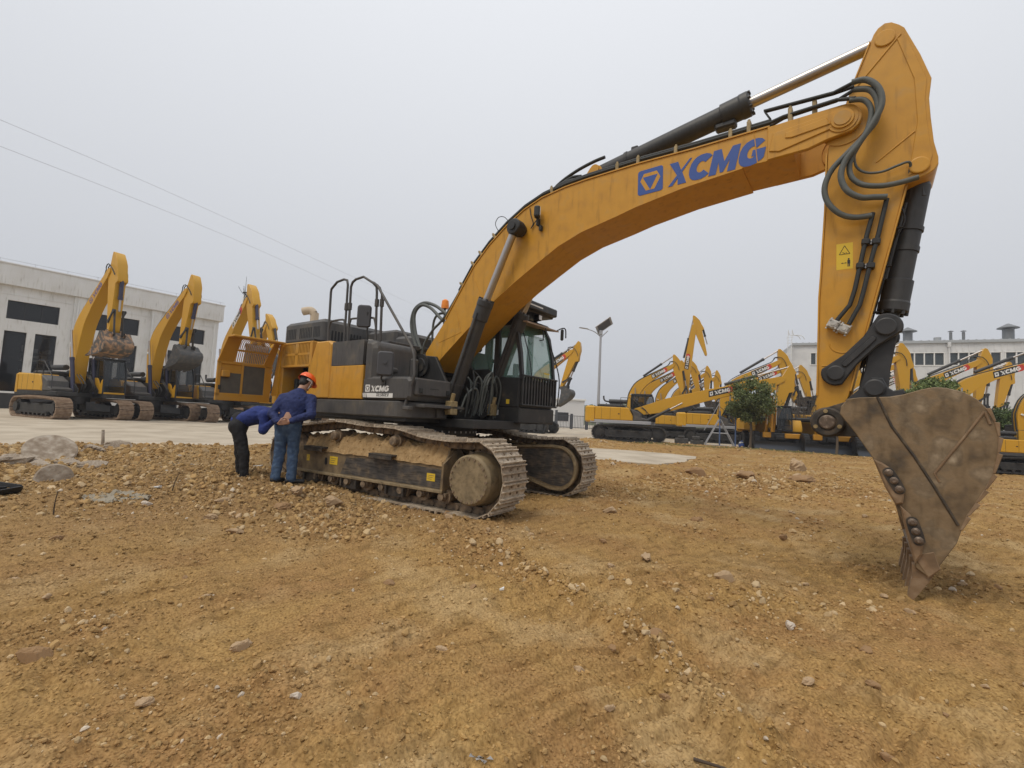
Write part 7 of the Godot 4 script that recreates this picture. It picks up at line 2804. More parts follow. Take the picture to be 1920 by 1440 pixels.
# ---------------------------------------------------------------- people: smooth bodies meshed as surface nets
class Field:
	var lo: Vector3
	var n: Vector3i
	var h: float
	var f: PackedFloat32Array
	var wr := FastNoiseLite.new()
	func _init(a: Vector3, b: Vector3, cell: float) -> void:
		lo = a
		h = cell
		n = Vector3i(int((b.x - a.x) / h) + 2, int((b.y - a.y) / h) + 2, int((b.z - a.z) / h) + 2)
		f.resize(n.x * n.y * n.z)
		f.fill(1.0)
		wr.frequency = 1.0
		wr.seed = 5
		wr.fractal_octaves = 2
	# tapered capsule a-b, joined with a smooth minimum; sq squashes across the given axis
	func cap(a: Vector3, b: Vector3, ra: float, rb: float, k: float, flat := Vector3.ZERO, amount := 1.0, folds := 0.0, fq := 40.0) -> void:
		var m := maxf(ra, rb) + k + h * 2.0
		var p0 := a.min(b) - Vector3(m, m, m)
		var p1 := a.max(b) + Vector3(m, m, m)
		var i0 := Vector3i(((p0 - lo) / h).floor()).clamp(Vector3i.ZERO, n - Vector3i.ONE)
		var i1 := Vector3i(((p1 - lo) / h).ceil()).clamp(Vector3i.ZERO, n - Vector3i.ONE)
		var ab := b - a
		var l2 := maxf(ab.length_squared(), 1e-9)
		var squash := flat != Vector3.ZERO
		for z in range(i0.z, i1.z + 1):
			for y in range(i0.y, i1.y + 1):
				var at := (z * n.y + y) * n.x
				for x in range(i0.x, i1.x + 1):
					var p := lo + Vector3(x, y, z) * h
					var q := p - a
					var t := clampf(q.dot(ab) / l2, 0.0, 1.0)
					var d := q - ab * t
					if squash:
						d += flat * d.dot(flat) * (amount - 1.0)
					var v := d.length() - lerpf(ra, rb, t)
					if folds > 0.0 and v < 0.05:
						v += folds * (0.5 * sin(fq * (p.y + 0.05 * sin(p.x * 17.0 + p.z * 11.0)) + 5.0 * sin(p.x * 9.0 - p.z * 13.0)) + 2.6 * absf(wr.get_noise_3d(p.x * 7.0 + p.y * 3.0, p.y * 9.0 - p.x * 4.0, p.z * 7.0)) - 0.6)
					var o := f[at + x]
					var e := clampf(0.5 + 0.5 * (o - v) / k, 0.0, 1.0)
					f[at + x] = lerpf(o, v, e) - k * e * (1.0 - e)
	func cut(nrm: Vector3, dist: float) -> void:   # keep what lies on the far side of a plane
		for z in n.z:
			for y in n.y:
				for x in n.x:
					var at := (z * n.y + y) * n.x + x
					if f[at] < 0.1:
						f[at] = maxf(f[at], dist - (lo + Vector3(x, y, z) * h).dot(nrm))
	func mesh() -> ArrayMesh:
		var vs := PackedVector3Array()
		var ns := PackedVector3Array()
		var idx := PackedInt32Array()
		idx.resize(f.size())
		idx.fill(-1)
		var sx := 1
		var sy := n.x
		var sz := n.x * n.y
		for z in range(1, n.z - 2):
			for y in range(1, n.y - 2):
				for x in range(1, n.x - 2):
					var at := z * sz + y * sy + x
					var v0 := f[at]
					if v0 > h * 2.5 or v0 < -h * 2.5:
						continue
					var c := [v0, f[at + sx], f[at + sy], f[at + sx + sy], f[at + sz], f[at + sx + sz], f[at + sy + sz], f[at + sx + sy + sz]]
					var mk := 0
					for k in 8:
						if c[k] < 0.0:
							mk |= 1 << k
					if mk == 0 or mk == 255:
						continue
					var s := Vector3.ZERO
					var cnt := 0
					for e in [[0, 1], [2, 3], [4, 5], [6, 7], [0, 2], [1, 3], [4, 6], [5, 7], [0, 4], [1, 5], [2, 6], [3, 7]]:
						var a: float = c[e[0]]
						var b: float = c[e[1]]
						if (a < 0.0) != (b < 0.0):
							var t := a / (a - b)
							var pa := Vector3(e[0] & 1, (e[0] >> 1) & 1, e[0] >> 2)
							var pb := Vector3(e[1] & 1, (e[1] >> 1) & 1, e[1] >> 2)
							s += pa.lerp(pb, t)
							cnt += 1
					idx[at] = vs.size()
					vs.append(lo + (Vector3(x, y, z) + s / cnt) * h)
					ns.append(Vector3(c[1] - c[0] + c[3] - c[2] + c[5] - c[4] + c[7] - c[6], c[2] - c[0] + c[3] - c[1] + c[6] - c[4] + c[7] - c[5], c[4] - c[0] + c[5] - c[1] + c[6] - c[2] + c[7] - c[3]).normalized())
		var ix := PackedInt32Array()
		for z in range(2, n.z - 2):
			for y in range(2, n.y - 2):
				for x in range(2, n.x - 2):
					var at := z * sz + y * sy + x
					if idx[at] < 0 and f[at] > h * 3.0:
						continue
					var a := f[at] < 0.0
					for ax in 3:
						var st: int = [sx, sy, sz][ax]
						var u: int = [sy, sz, sx][ax]
						var w: int = [sz, sx, sy][ax]
						if a != (f[at + st] < 0.0):
							var q := [idx[at], idx[at - u], idx[at - u - w], idx[at - w]]
							if q.min() < 0:
								continue
							if a:
								ix.append_array([q[0], q[2], q[1], q[0], q[3], q[2]])
							else:
								ix.append_array([q[0], q[1], q[2], q[0], q[2], q[3]])
		var arr := []
		arr.resize(Mesh.ARRAY_MAX)
		arr[Mesh.ARRAY_VERTEX] = vs
		arr[Mesh.ARRAY_NORMAL] = ns
		arr[Mesh.ARRAY_INDEX] = ix
		var m := ArrayMesh.new()
		m.add_surface_from_arrays(Mesh.PRIMITIVE_TRIANGLES, arr)
		return m

func add_hand(fl: Field, wrist: Vector3, dir: Vector3, across: Vector3, palm: Vector3, thumb_side: float, curl: float) -> void:
	# palm, four unequal fingers with two bends, and a thumb from the side of the palm
	dir = dir.normalized()
	across = (across - dir * across.dot(dir)).normalized()
	palm = dir.cross(across) * signf(dir.cross(across).dot(palm))
	var kn := wrist + dir * .085
	for i in 4:
		var off := across * (-.030 + .020 * i)
		fl.cap(wrist + off * .7 + dir * .015, kn + off, .015, .013, .008)
		var l: float = [.068, .078, .074, .058][i]
		var d1 := (dir * cos(curl * .6) + palm * sin(curl * .6)).normalized()
		var d2 := (dir * cos(curl * 1.5) + palm * sin(curl * 1.5)).normalized()
		var d3 := (dir * cos(curl * 2.2) + palm * sin(curl * 2.2)).normalized()
		var a := kn + off
		var b := a + d1 * l * .5
		var c := b + d2 * l * .32
		var e := c + d3 * l * .26
		fl.cap(a, b, .0100, .0092, .003)
		fl.cap(b, c, .0092, .0085, .003)
		fl.cap(c, e, .0085, .0078, .003)
	var ts := across * thumb_side
	var t0 := wrist + dir * .022 + ts * .032
	var t1 := t0 + (dir * .6 + ts * .7 + palm * .35).normalized() * .042
	fl.cap(t0 - ts * .01, t1, .014, .011, .006)
	fl.cap(t1, t1 + (dir * .85 + ts * .25 + palm * .4).normalized() * .034, .0108, .009, .003)

func add_head(fl: Field, c: Vector3, face: Vector3, up: Vector3) -> void:
	# c is the middle of the skull; face points where the nose points
	face = face.normalized()
	up = (up - face * up.dot(face)).normalized()
	var side := face.cross(up)
	fl.cap(c + up * .035 - face * .02, c + up * .03 + face * .025, .088, .082, .03, side, 1.12)
	fl.cap(c - up * .02 + face * .03, c - up * .085 + face * .06, .070, .045, .03, side, 1.1)
	fl.cap(c - up * .10 + face * .062, c - up * .105 + face * .075, .028, .022, .02)
	fl.cap(c + up * .015 + face * .10, c - up * .022 + face * .120, .012, .016, .012)
	fl.cap(c + up * .03 + face * .088 - side * .03, c + up * .03 + face * .088 + side * .03, .017, .017, .012)
	fl.cap(c - up * .058 + face * .098 - side * .018, c - up * .058 + face * .098 + side * .018, .009, .009, .008)
	for s in [-1, 1]:
		fl.cap(c + up * .01 + face * .0 + side * s * .082, c - up * .03 + face * .005 + side * s * .082, .020, .013, .006, side, 1.7)
		fl.cap(c - up * .005 + face * .085 + side * s * .045, c - up * .02 + face * .07 + side * s * .055, .022, .02, .015)

func eye_balls(root: Node3D, c: Vector3, face: Vector3, up: Vector3, parent: Node3D) -> void:
	face = face.normalized()
	up = (up - face * up.dot(face)).normalized()
	var side := face.cross(up)
	for s in [-1, 1]:
		var m := MB.new()
		m.ball(c + up * .008 + face * .092 + side * s * .032, Vector3.ONE * .011, 8, 6)
		part(m, "eye", M.ink, parent)

func build_people() -> void:
	var skin := mat(L(.40, .225, .15), .6)
	var navy := worn([[0.0, L(.010, .018, .075)], [0.5, L(.015, .027, .11)], [1.0, L(.025, .04, .14)]], .85, 0.0, 3.0, 91)
	var navy2 := worn([[0.0, L(.010, .022, .12)], [0.5, L(.014, .032, .17)], [1.0, L(.022, .045, .21)]], .85, 0.0, 3.0, 94)
	var jean := worn([[0.0, L(.025, .05, .105)], [0.45, L(.04, .075, .145)], [0.7, L(.06, .105, .18)], [1.0, L(.10, .15, .23)]], .9, 0.0, 2.0, 92)
	var black := mat(L(.010, .010, .012), .85)
	var shoe := mat(L(.012, .012, .014), .6)
	var hair := mat(L(.012, .010, .010), .6)
	# ---- the man in jeans, back to the camera, leaning in towards the engine bay
	var base := Vector3(-3.55, 0.17, -7.62)
	var o := thing("person", "person in navy jacket, jeans and orange hard hat, hands behind the back", "person", base)
	var J := {}
	for e in [["footL", -3.66, .19, -7.56], ["footR", -3.43, .18, -7.60], ["kneeL", -3.66, .66, -7.64], ["kneeR", -3.46, .66, -7.66], ["hipL", -3.64, 1.06, -7.60], ["hipR", -3.45, 1.06, -7.62], ["waist", -3.54, 1.13, -7.62], ["chest", -3.51, 1.40, -7.70], ["neck", -3.49, 1.60, -7.78], ["shL", -3.71, 1.49, -7.72], ["shR", -3.29, 1.50, -7.80], ["elL", -3.80, 1.24, -7.58], ["haL", -3.62, 1.10, -7.43], ["elR", -3.20, 1.25, -7.62], ["haR", -3.46, 1.13, -7.41], ["head", -3.44, 1.79, -7.90]]:
		J[e[0]] = Vector3(e[1], e[2], e[3]) - base
	var face := Vector3(.42, -.52, -.72)
	var up := Vector3(.18, .86, -.5)
	var B := Field.new(Vector3(-.45, -.05, -.5), Vector3(.5, 2.0, .4), .014)
	for s in ["L", "R"]:
		B.cap(J["hip" + s], J["knee" + s], .075, .05, .03)
		B.cap(J["knee" + s], J["foot" + s] + Vector3(0, .06, 0), .048, .035, .03)
		B.cap(J["sh" + s], J["el" + s], .045, .036, .03)
		B.cap(J["el" + s], J["ha" + s], .036, .026, .02)
	B.cap(J.waist, J.chest, .12, .13, .05)
	B.cap(J.chest, J.neck, .12, .06, .05)
	B.cap(J.neck, J.head - Vector3(.0, .06, -.03), .058, .056, .02)
	var body := part(B.mesh(), "body", skin, o)
	var H := Field.new(J.head - Vector3(.2, .22, .2), J.head + Vector3(.2, .2, .2), .007)
	H.cap(J.neck + Vector3(.01, .04, -.01), J.head - Vector3(.02, .05, -.03), .056, .056, .02)
	add_head(H, J.head, face, up)
	var hd := part(H.mesh(), "head", skin, body)
	eye_balls(o, J.head, face, up, hd)
	var hands := Field.new(J.haL - Vector3(.12, .14, .1), J.haR + Vector3(.12, .14, .12), .005)
	add_hand(hands, J.haR + Vector3(.02, .0, .0), Vector3(-1, -.12, .05), Vector3(0, 1, .2), Vector3(0, .2, 1), 1.0, .45)
	add_hand(hands, J.haL, Vector3(1, .15, .15), Vector3(0, 1, 0), Vector3(0, .1, -1), 1.0, .5)
	hands.cap(J.elR.lerp(J.haR, .75), J.haR + Vector3(.02, 0, 0), .030, .026, .01)
	hands.cap(J.elL.lerp(J.haL, .8), J.haL, .030, .026, .01)
	part(hands.mesh(), "hand", skin, body)
	var hr := Field.new(J.head - Vector3(.2, .2, .2), J.head + Vector3(.2, .2, .2), .009)
	var fn := face.normalized()
	var un := (up - fn * up.dot(fn)).normalized()
	hr.cap(J.head + un * .03 - fn * .035, J.head - un * .045 - fn * .045, .088, .068, .02)
	part(hr.mesh(), "hair", hair, body)
	# jacket
	var C := Field.new(Vector3(-.45, .7, -.5), Vector3(.5, 1.65, .45), .0135)
	var fl := Vector3(.1, 0, 1).normalized()
	C.cap(J.waist + Vector3(0, -.16, 0), J.chest, .178, .20, .06, fl, 1.40, .008, 34.0)
	C.cap(J.chest, J.chest.lerp(J.neck, .55), .195, .15, .06, fl, 1.35, .005, 28.0)
	C.cap(J.shL.lerp(J.shR, .1), J.shL.lerp(J.shR, .9), .085, .085, .06)
	C.cap(J.neck - Vector3(0, .05, -.02), J.neck + Vector3(.01, .015, -.01), .082, .075, .03)
	for s in ["L", "R"]:
		C.cap(J["sh" + s], J["el" + s], .084, .068, .035, Vector3.ZERO, 1.0, .007, 46.0)
		C.cap(J["el" + s], J["ha" + s].lerp(J["el" + s], .12), .070, .048, .03, Vector3.ZERO, 1.0, .007, 52.0)
	C.cut(Vector3(0, 1, .12).normalized(), .865)
	part(C.mesh(), "jacket", navy, o)
	# jeans
	var T := Field.new(Vector3(-.4, -.02, -.4), Vector3(.45, 1.1, .4), .0135)
	T.cap(J.hipL.lerp(J.hipR, .15), J.hipL.lerp(J.hipR, .85), .125, .125, .05, fl, 1.15, .003, 30.0)
	T.cap(J.waist + Vector3(0, -.02, 0), J.waist - Vector3(0, .08, 0), .155, .16, .04, fl, 1.35)
	for s in ["L", "R"]:
		T.cap(J["hip" + s], J["knee" + s], .112, .082, .03, Vector3.ZERO, 1.0, .004, 23.0)
		T.cap(J["knee" + s], J["foot" + s] + Vector3(0, .05, 0), .084, .074, .03, Vector3.ZERO, 1.0, .005, 38.0)
	part(T.mesh(), "jeans", jean, o)
	for q in [["L", Vector3(.06, 0, -.16)], ["R", Vector3(.16, 0, -.10)]]:
		var S := Field.new(J["foot" + q[0]] - Vector3(.25, .15, .25), J["foot" + q[0]] + Vector3(.3, .15, .25), .01)
		var f0: Vector3 = J["foot" + q[0]]
		S.cap(f0 + Vector3(0, .015, .0) - q[1] * .25, f0 + Vector3(0, .0, 0) + q[1] * .9, .045, .040, .03, Vector3.UP, 1.15)
		S.cap(f0 + Vector3(0, .05, 0), f0 + Vector3(0, .01, 0), .045, .045, .03)
		part(S.mesh(), "shoe", shoe, o)
	# helmet: shell with ridge and brim, white headband beneath
	var hh := MB.new()
	var hc: Vector3 = J.head + un * .03
	hh.xf = Transform3D(Basis(fn.cross(un), un, -fn), hc)
	var rows := 10
	var seg := 28
	for i in rows:
		for j in seg:
			var q := []
			for e in [[i, j], [i + 1, j], [i + 1, j + 1], [i, j + 1]]:
				var th: float = PI * .5 * e[0] / rows
				var ph: float = TAU * e[1] / seg
				var rr := sin(th)
				var ridge := .008 * exp(-pow(rr * cos(ph) / .18, 2.0)) * cos(th)
				q.append(Vector3(rr * cos(ph) * .128, cos(th) * .128 + ridge + .005, rr * sin(ph) * .150))
			var nrm: Vector3 = (q[0] + q[2]).normalized()
			hh.tri(q[0], q[1], q[2], q[0].normalized(), q[1].normalized(), q[2].normalized())
			hh.tri(q[0], q[2], q[3], q[0].normalized(), q[2].normalized(), q[3].normalized())
	for j in seg:
		var q := []
		for e in [j, j + 1]:
			var ph: float = TAU * e / seg
			var b := Vector3(cos(ph) * .128, .006, sin(ph) * .150)
			var front := maxf(0.0, -sin(ph))
			var w := .012 + .035 * front * front
			q.append([b, b + Vector3(cos(ph) * w, -.012 - .01 * front, sin(ph) * w)])
		hh.quad(q[0][0], q[1][0], q[1][1], q[0][1], Vector3.UP)
		hh.quad(q[0][0] - Vector3(0, .006, 0), q[1][0] - Vector3(0, .006, 0), q[1][1] - Vector3(0, .003, 0), q[0][1] - Vector3(0, .003, 0), Vector3.DOWN)
	var ho := part(hh, "hard_hat", mat(L(.85, .115, .012), .3), o)
	var hb := MB.new()
	hb.xf = hh.xf
	hb.lathe(Vector3(0, -.035, 0), Vector3.UP, P2([0, .098, .03, .104, .03, .100, 0, .094]), 24)
	part(hb, "headband", M.white, ho)
	var cs := MB.new()
	cs.tube(smooth3(PackedVector3Array([hc + fn.cross(un) * .10 + fn * .02, J.head + fn.cross(un) * .085 - un * .08 + fn * .04, J.head - un * .14 + fn * .07])), .005, 5)
	part(cs, "chin_strap", M.white, ho)
	# ---- the second one, bent over at the hips, head hidden behind the first
	var base2 := Vector3(-4.35, .10, -7.80)
	var p2 := thing("person", "person in navy top and black trousers bending forward beside the track", "person", base2)
	var K := {}
	for e in [["footL", -4.42, .12, -7.92], ["footR", -4.24, .13, -7.72], ["kneeL", -4.44, .56, -7.90], ["kneeR", -4.27, .56, -7.72], ["hipL", -4.50, 1.00, -7.92], ["hipR", -4.42, 1.00, -7.72], ["waist", -4.44, 1.10, -7.82], ["chest", -4.16, 1.20, -7.86], ["neck", -3.92, 1.24, -7.90], ["shL", -4.02, 1.22, -8.05], ["shR", -4.00, 1.20, -7.72], ["elL", -3.84, 1.02, -8.06], ["haL", -3.72, 1.16, -7.98], ["elR", -3.98, .96, -7.68], ["haR", -3.80, 1.13, -7.66], ["head", -3.76, 1.22, -7.95]]:
		K[e[0]] = Vector3(e[1], e[2], e[3]) - base2
	var face2 := Vector3(.75, -.6, -.1)
	var up2 := Vector3(.65, .75, 0)
	var B2 := Field.new(Vector3(-.35, -.05, -.45), Vector3(.8, 1.4, .4), .014)
	for s in ["L", "R"]:
		B2.cap(K["hip" + s], K["knee" + s], .07, .05, .03)
		B2.cap(K["knee" + s], K["foot" + s] + Vector3(0, .06, 0), .046, .035, .03)
		B2.cap(K["sh" + s], K["el" + s], .043, .035, .03)
		B2.cap(K["el" + s], K["ha" + s], .035, .025, .02)
	B2.cap(K.waist, K.chest, .11, .12, .05)
	B2.cap(K.chest, K.neck, .11, .06, .05)
	B2.cap(K.neck, K.head, .055, .055, .02)
	var body2 := part(B2.mesh(), "body", skin, p2)
	var H2 := Field.new(K.head - Vector3(.2, .22, .2), K.head + Vector3(.2, .2, .2), .008)
	add_head(H2, K.head, face2, up2)
	var hd2 := part(H2.mesh(), "head", skin, body2)
	eye_balls(p2, K.head, face2, up2, hd2)
	var hr2 := Field.new(K.head - Vector3(.2, .2, .2), K.head + Vector3(.2, .2, .2), .01)
	var f2 := face2.normalized()
	var u2 := (up2 - f2 * up2.dot(f2)).normalized()
	hr2.cap(K.head + u2 * .04 - f2 * .02, K.head - u2 * .03 - f2 * .045, .092, .072, .02)
	part(hr2.mesh(), "hair", hair, body2)
	var h2 := Field.new(K.haR - Vector3(.15, .15, .45), K.haL + Vector3(.25, .18, .45), .006)
	add_hand(h2, K.haR, Vector3(1, .1, .1), Vector3(0, .4, 1), Vector3(.1, 1, 0), -1.0, .5)
	add_hand(h2, K.haL, Vector3(1, .1, .1), Vector3(0, .4, 1), Vector3(.1, 1, 0), 1.0, .5)
	part(h2.mesh(), "hand", mat(L(.50, .10, .05), .6), body2).set_meta("label", "hands in red work gloves")
	var C2 := Field.new(Vector3(-.4, .6, -.5), Vector3(.8, 1.45, .45), .0135)
	C2.cap(K.waist + Vector3(-.02, -.02, 0), K.chest, .155, .175, .06, Vector3(.35, -.93, 0).normalized(), 1.25, .005, 30.0)
	C2.cap(K.chest, K.chest.lerp(K.neck, .7), .17, .125, .06, Vector3(0, 1, 0), 1.2, .005, 30.0)
	C2.cap(K.shL, K.shR, .08, .08, .05)
	C2.cap(K.neck - Vector3(.04, 0, 0), K.neck, .075, .07, .03)
	for s in ["L", "R"]:
		C2.cap(K["sh" + s], K["el" + s], .078, .062, .035, Vector3.ZERO, 1.0, .006, 48.0)
		C2.cap(K["el" + s], K["ha" + s].lerp(K["el" + s], .12), .062, .044, .03, Vector3.ZERO, 1.0, .006, 52.0)
	C2.cut(Vector3(.9, .43, 0).normalized(), (K.waist as Vector3).dot(Vector3(.9, .43, 0).normalized()) - .075)
	part(C2.mesh(), "jacket", navy2, p2)
	var T2 := Field.new(Vector3(-.4, -.02, -.4), Vector3(.45, 1.25, .4), .0135)
	T2.cap(K.hipL.lerp(K.hipR, .15), K.hipL.lerp(K.hipR, .85), .13, .13, .05)
	T2.cap(K.hipL.lerp(K.hipR, .5), K.waist + Vector3(.0, .0, 0), .14, .14, .05)
	for s in ["L", "R"]:
		T2.cap(K["hip" + s], K["knee" + s], .112, .078, .03, Vector3.ZERO, 1.0, .005, 30.0)
		T2.cap(K["knee" + s], K["foot" + s] + Vector3(0, .05, 0), .076, .062, .03, Vector3.ZERO, 1.0, .007, 55.0)
	part(T2.mesh(), "trousers", black, p2)
	for q in [["L", Vector3(-.05, 0, .18)], ["R", Vector3(.19, 0, .04)]]:
		var f0: Vector3 = K["foot" + q[0]]
		var S := Field.new(f0 - Vector3(.25, .15, .3), f0 + Vector3(.3, .15, .3), .01)
		S.cap(f0 - q[1] * .25, f0 + q[1] * .9, .043, .038, .03, Vector3.UP, 1.15)
		S.cap(f0 + Vector3(0, .05, 0), f0 + Vector3(0, .01, 0), .043, .043, .03)
		part(S.mesh(), "shoe", shoe, p2)

# ---------------------------------------------------------------- rubble and litter on the lot
func on_ground(x: float, z: float, dy := 0.0) -> Vector3:
	return Vector3(x, ground(x, z) + dy, z)

func rock_thing(label: String, x: float, z: float, s: Vector3, turn: float, sd: int, m: Material, tilt := 0.0, called := "rock", cat := "rock", grp := "", sink := .25) -> void:
	var key := "rock%d" % (sd % 6)
	if not FM.has(key):
		FM[key] = rock_mesh(500 + sd % 6, 4, .72, .35)
	var o := part(FM[key], called, m, self)
	o.transform = Transform3D(Basis.from_euler(Vector3(tilt, turn, tilt * .5)).scaled_local(s), on_ground(x, z, s.y * (.72 - sink * 1.6)))
	tag(o, label, cat, grp)

func build_debris() -> void:
	var st := worn([[0.0, L(.30, .195, .105)], [0.5, L(.42, .295, .175)], [1.0, L(.52, .40, .265)]], .95, 0, 2.5, 301, .02, 5, 2.0)
	var brown := worn([[0.0, L(.20, .115, .055)], [0.5, L(.29, .175, .085)], [1.0, L(.37, .25, .14)]], .95, 0, 2.5, 303, .02, 5, 2.0)
	var conc := worn([[0.0, L(.19, .145, .10)], [0.45, L(.29, .235, .18)], [0.7, L(.37, .315, .25)], [1.0, L(.47, .42, .36)]], .95, 0, 1.0, 305, .012, 7, 2.5)
	var white := worn([[0.0, L(.48, .41, .33)], [1.0, L(.62, .55, .47)]], .9, 0, 3.0, 307)
	# individual stones that stand out
	rock_thing("large pale boulder lying in the rubble between the concrete slab and the bucket", 10.0, -16.5, Vector3(.48, .42, .36), .4, 1, st, .1)
	rock_thing("flat brown stone half sunk near the left edge of the foreground", -2.36, -2.50, Vector3(.10, .055, .06), .2, 2, brown)
	rock_thing("rounded tan stone in the left foreground, right of the flat brown one", -1.43, -2.72, Vector3(.055, .045, .042), 1.0, 3, st)
	rock_thing("small grey tan stone below the rounded one in the left foreground", -1.56, -2.20, Vector3(.04, .028, .03), .7, 4, st)
	rock_thing("small white quartz stone in the middle foreground", -.93, -2.30, Vector3(.036, .028, .028), .3, 5, white)
	rock_thing("brown clod beside the wheel rut in the middle foreground", .97, -3.1, Vector3(.075, .065, .06), .9, 0, brown)
	rock_thing("pinkish stone with a broken face in front of the track", 2.0, -4.35, Vector3(.12, .07, .09), .5, 2, st)
	rock_thing("flat pale stone left of the pinkish broken one", 1.45, -4.9, Vector3(.11, .045, .07), 1.4, 3, st)
	rock_thing("dark clod lying out in the scraped soil right of the track", 2.75, -6.9, Vector3(.10, .075, .08), .2, 4, brown)
	rock_thing("pale stone in the heap by the front of the near track", 1.55, -7.15, Vector3(.16, .10, .12), .8, 5, st)
	rock_thing("grey stone in the rubble heap below the persons", -2.35, -6.55, Vector3(.13, .10, .11), .3, 1, st)
	rock_thing("square tan stone on the dirt left of the track", -3.45, -5.65, Vector3(.085, .065, .07), .1, 0, st)
	rock_thing("broad flat stone left of the square tan one", -3.75, -6.4, Vector3(.14, .06, .10), 1.2, 2, st)
	rock_thing("pale stone before the shoes of the jeans wearer", -3.05, -7.0, Vector3(.15, .11, .12), 2.0, 3, st)
	rock_thing("brown stone at the front edge of the heap by the persons", -2.95, -6.35, Vector3(.12, .09, .10), .5, 4, brown)
	rock_thing("long pale stone in the middle of the left dirt field", -2.9, -5.2, Vector3(.12, .04, .05), .2, 5, st)
	rock_thing("pale stone close to the grey plastic sheet", -4.55, -6.1, Vector3(.08, .055, .06), .9, 1, white)
	rock_thing("brown lump at the end of the concrete slab", 5.0, -12.6, Vector3(.36, .18, .26), .4, 2, brown, 0, "dirt_clod", "clod")
	rock_thing("dark lump of soil left of the large boulder", 6.1, -12.2, Vector3(.42, .20, .30), 1.4, 3, brown, 0, "dirt_clod", "clod")
	rock_thing("reddish lump of soil right of the dark one", 7.4, -12.0, Vector3(.34, .17, .28), .2, 4, brown, 0, "dirt_clod", "clod")
	rock_thing("pale stone below the large boulder", 8.6, -14.2, Vector3(.16, .11, .12), .6, 0, st)
	rock_thing("grey stone with white crust in the right foreground", 2.05, -3.45, Vector3(.06, .05, .05), .6, 1, white)
	rock_thing("flat stone in the right foreground near the image edge", 3.0, -2.75, Vector3(.075, .035, .05), .3, 5, st)
	# smaller loose stones one can count
	var r := RandomNumberGenerator.new()
	r.seed = 19
	var loose := []
	for k in 48:
		var d := 2.0 * pow(5.0, r.randf())
		var x := r.randf_range(-1.1, 1.1) * d
		if lot_d(x, -d) < .3 or slab_d(Vector2(x, -d)) > -.3 or absf(x / d) > 1.05:
			continue
		var s := r.randf_range(.015, .028) * sqrt(d)
		var tan_one := r.randf() < .6
		var kindof := "%s %s loose stones %s" % ["coarser" if s > .0215 * sqrt(d) else "smaller", "tan" if tan_one else "brown", "in the near foreground" if d < 3.0 else "in the middle of the dirt" if d < 5.5 else "on the far dirt"]
		loose.append([x / d, kindof, x, d, s, tan_one, r.randf_range(.55, .85), r.randf_range(.6, .9), r.randf() * 6.0, r.randi() % 6])
	loose.sort_custom(func(u, w): return u[0] < w[0])
	var seen := {}
	for e in loose:
		seen[e[1]] = seen.get(e[1], 0) + 1
		var ord: String = ["", "leftmost", "second from left", "third from left", "fourth from left", "fifth from left", "sixth from left", "seventh from left", "eighth from left", "ninth from left"][mini(seen[e[1]], 9)]
		rock_thing("%s of the %s" % [ord, e[1]], e[2], -e[3], Vector3(e[4], e[4] * e[6], e[4] * e[7]), e[8], e[9], st if e[5] else brown, 0, "loose_stone", "stone", "loose stones on the dirt lot")
	# concrete wreckage at the left edge: two round pile heads and broken slabs
	for q in [["large round concrete pile head leaning back behind the smaller one", -7.95, -8.30, .36, .13, .85, -.05], ["smaller round concrete pile head facing the camera in the rubble", -6.47, -6.86, .215, .16, .28, .35]]:
		var c := MB.new()
		c.lathe(Vector3.ZERO, Vector3(0, 0, 1), P2([-q[4], 0, -q[4], q[3] * .98, -.02, q[3], 0, q[3] - .02, 0, 0]), 40)
		var o := part(c, "concrete_pile_head", conc, self)
		var yaw := atan2(-q[1], -q[2])
		o.transform = Transform3D(Basis(Vector3.UP, yaw + .1) * Basis(Vector3.RIGHT, -q[5]), on_ground(q[1], q[2], -q[3] * q[6] + .12))
		tag(o, q[0], "concrete")
	var sl := [["long broken concrete slab lying between the two round pile heads", -7.55, -7.72, 1.0, .16, .30, -.5, .12], ["tilted concrete block right of the large round pile head", -8.0, -9.2, .45, .20, .30, -.35, .3], ["pale broken concrete lump behind the tilted block", -8.05, -9.75, .42, .24, .3, .3, -.2], ["crumbled grey concrete piece right of the smaller pile head", -6.7, -7.75, .42, .18, .30, .6, .1], ["low concrete shard at the foot of the large pile head", -7.3, -7.95, .4, .12, .28, -.1, .15], ["sandy concrete lump at the left image edge", -8.0, -7.7, .55, .24, .4, .2, .1]]
	var i := 0
	for q in sl:
		var key := "chunk%d" % i
		i += 1
		var o := part(rock_mesh(700 + i, 3, .8, .7), "concrete_chunk", conc, self)
		o.transform = Transform3D(Basis.from_euler(Vector3(q[7], q[6], q[7] * .6)).scaled_local(Vector3(q[3] * .55, q[4] * .8, q[5] * .6)), on_ground(q[1], q[2], q[4] * .15))
		tag(o, q[0], "concrete", "broken concrete at the edge of the lot")
	var ps := MB.new()
	ps.tube(PackedVector3Array([Vector3(-.02, -.1, 0), Vector3(0, .12, .01), Vector3(-.03, .36, 0)]), .035, 8, true, .025)
	var po := part(ps, "stake", conc, self)
	po.position = on_ground(-8.5, -10.0)
	tag(po, "short grey stake standing in the rubble right of the concrete blocks", "stake")
	# black plastic crate lid at the left edge
	var bp := thing("plastic_tray", "crushed black plastic tray lying flat at the left edge", "plastic tray", on_ground(-6.62, -6.1, -.01), 12)
	var t := MB.new()
	t.bx(-.55, .26, 0, .02, -.22, .22, .004)
	t.hexa([Vector3(-.55, .0, .20), Vector3(.26, .0, .20), Vector3(.26, .0, .22), Vector3(-.55, .0, .22), Vector3(-.55, .09, .22), Vector3(.26, .05, .22), Vector3(.26, .05, .24), Vector3(-.55, .09, .24)])
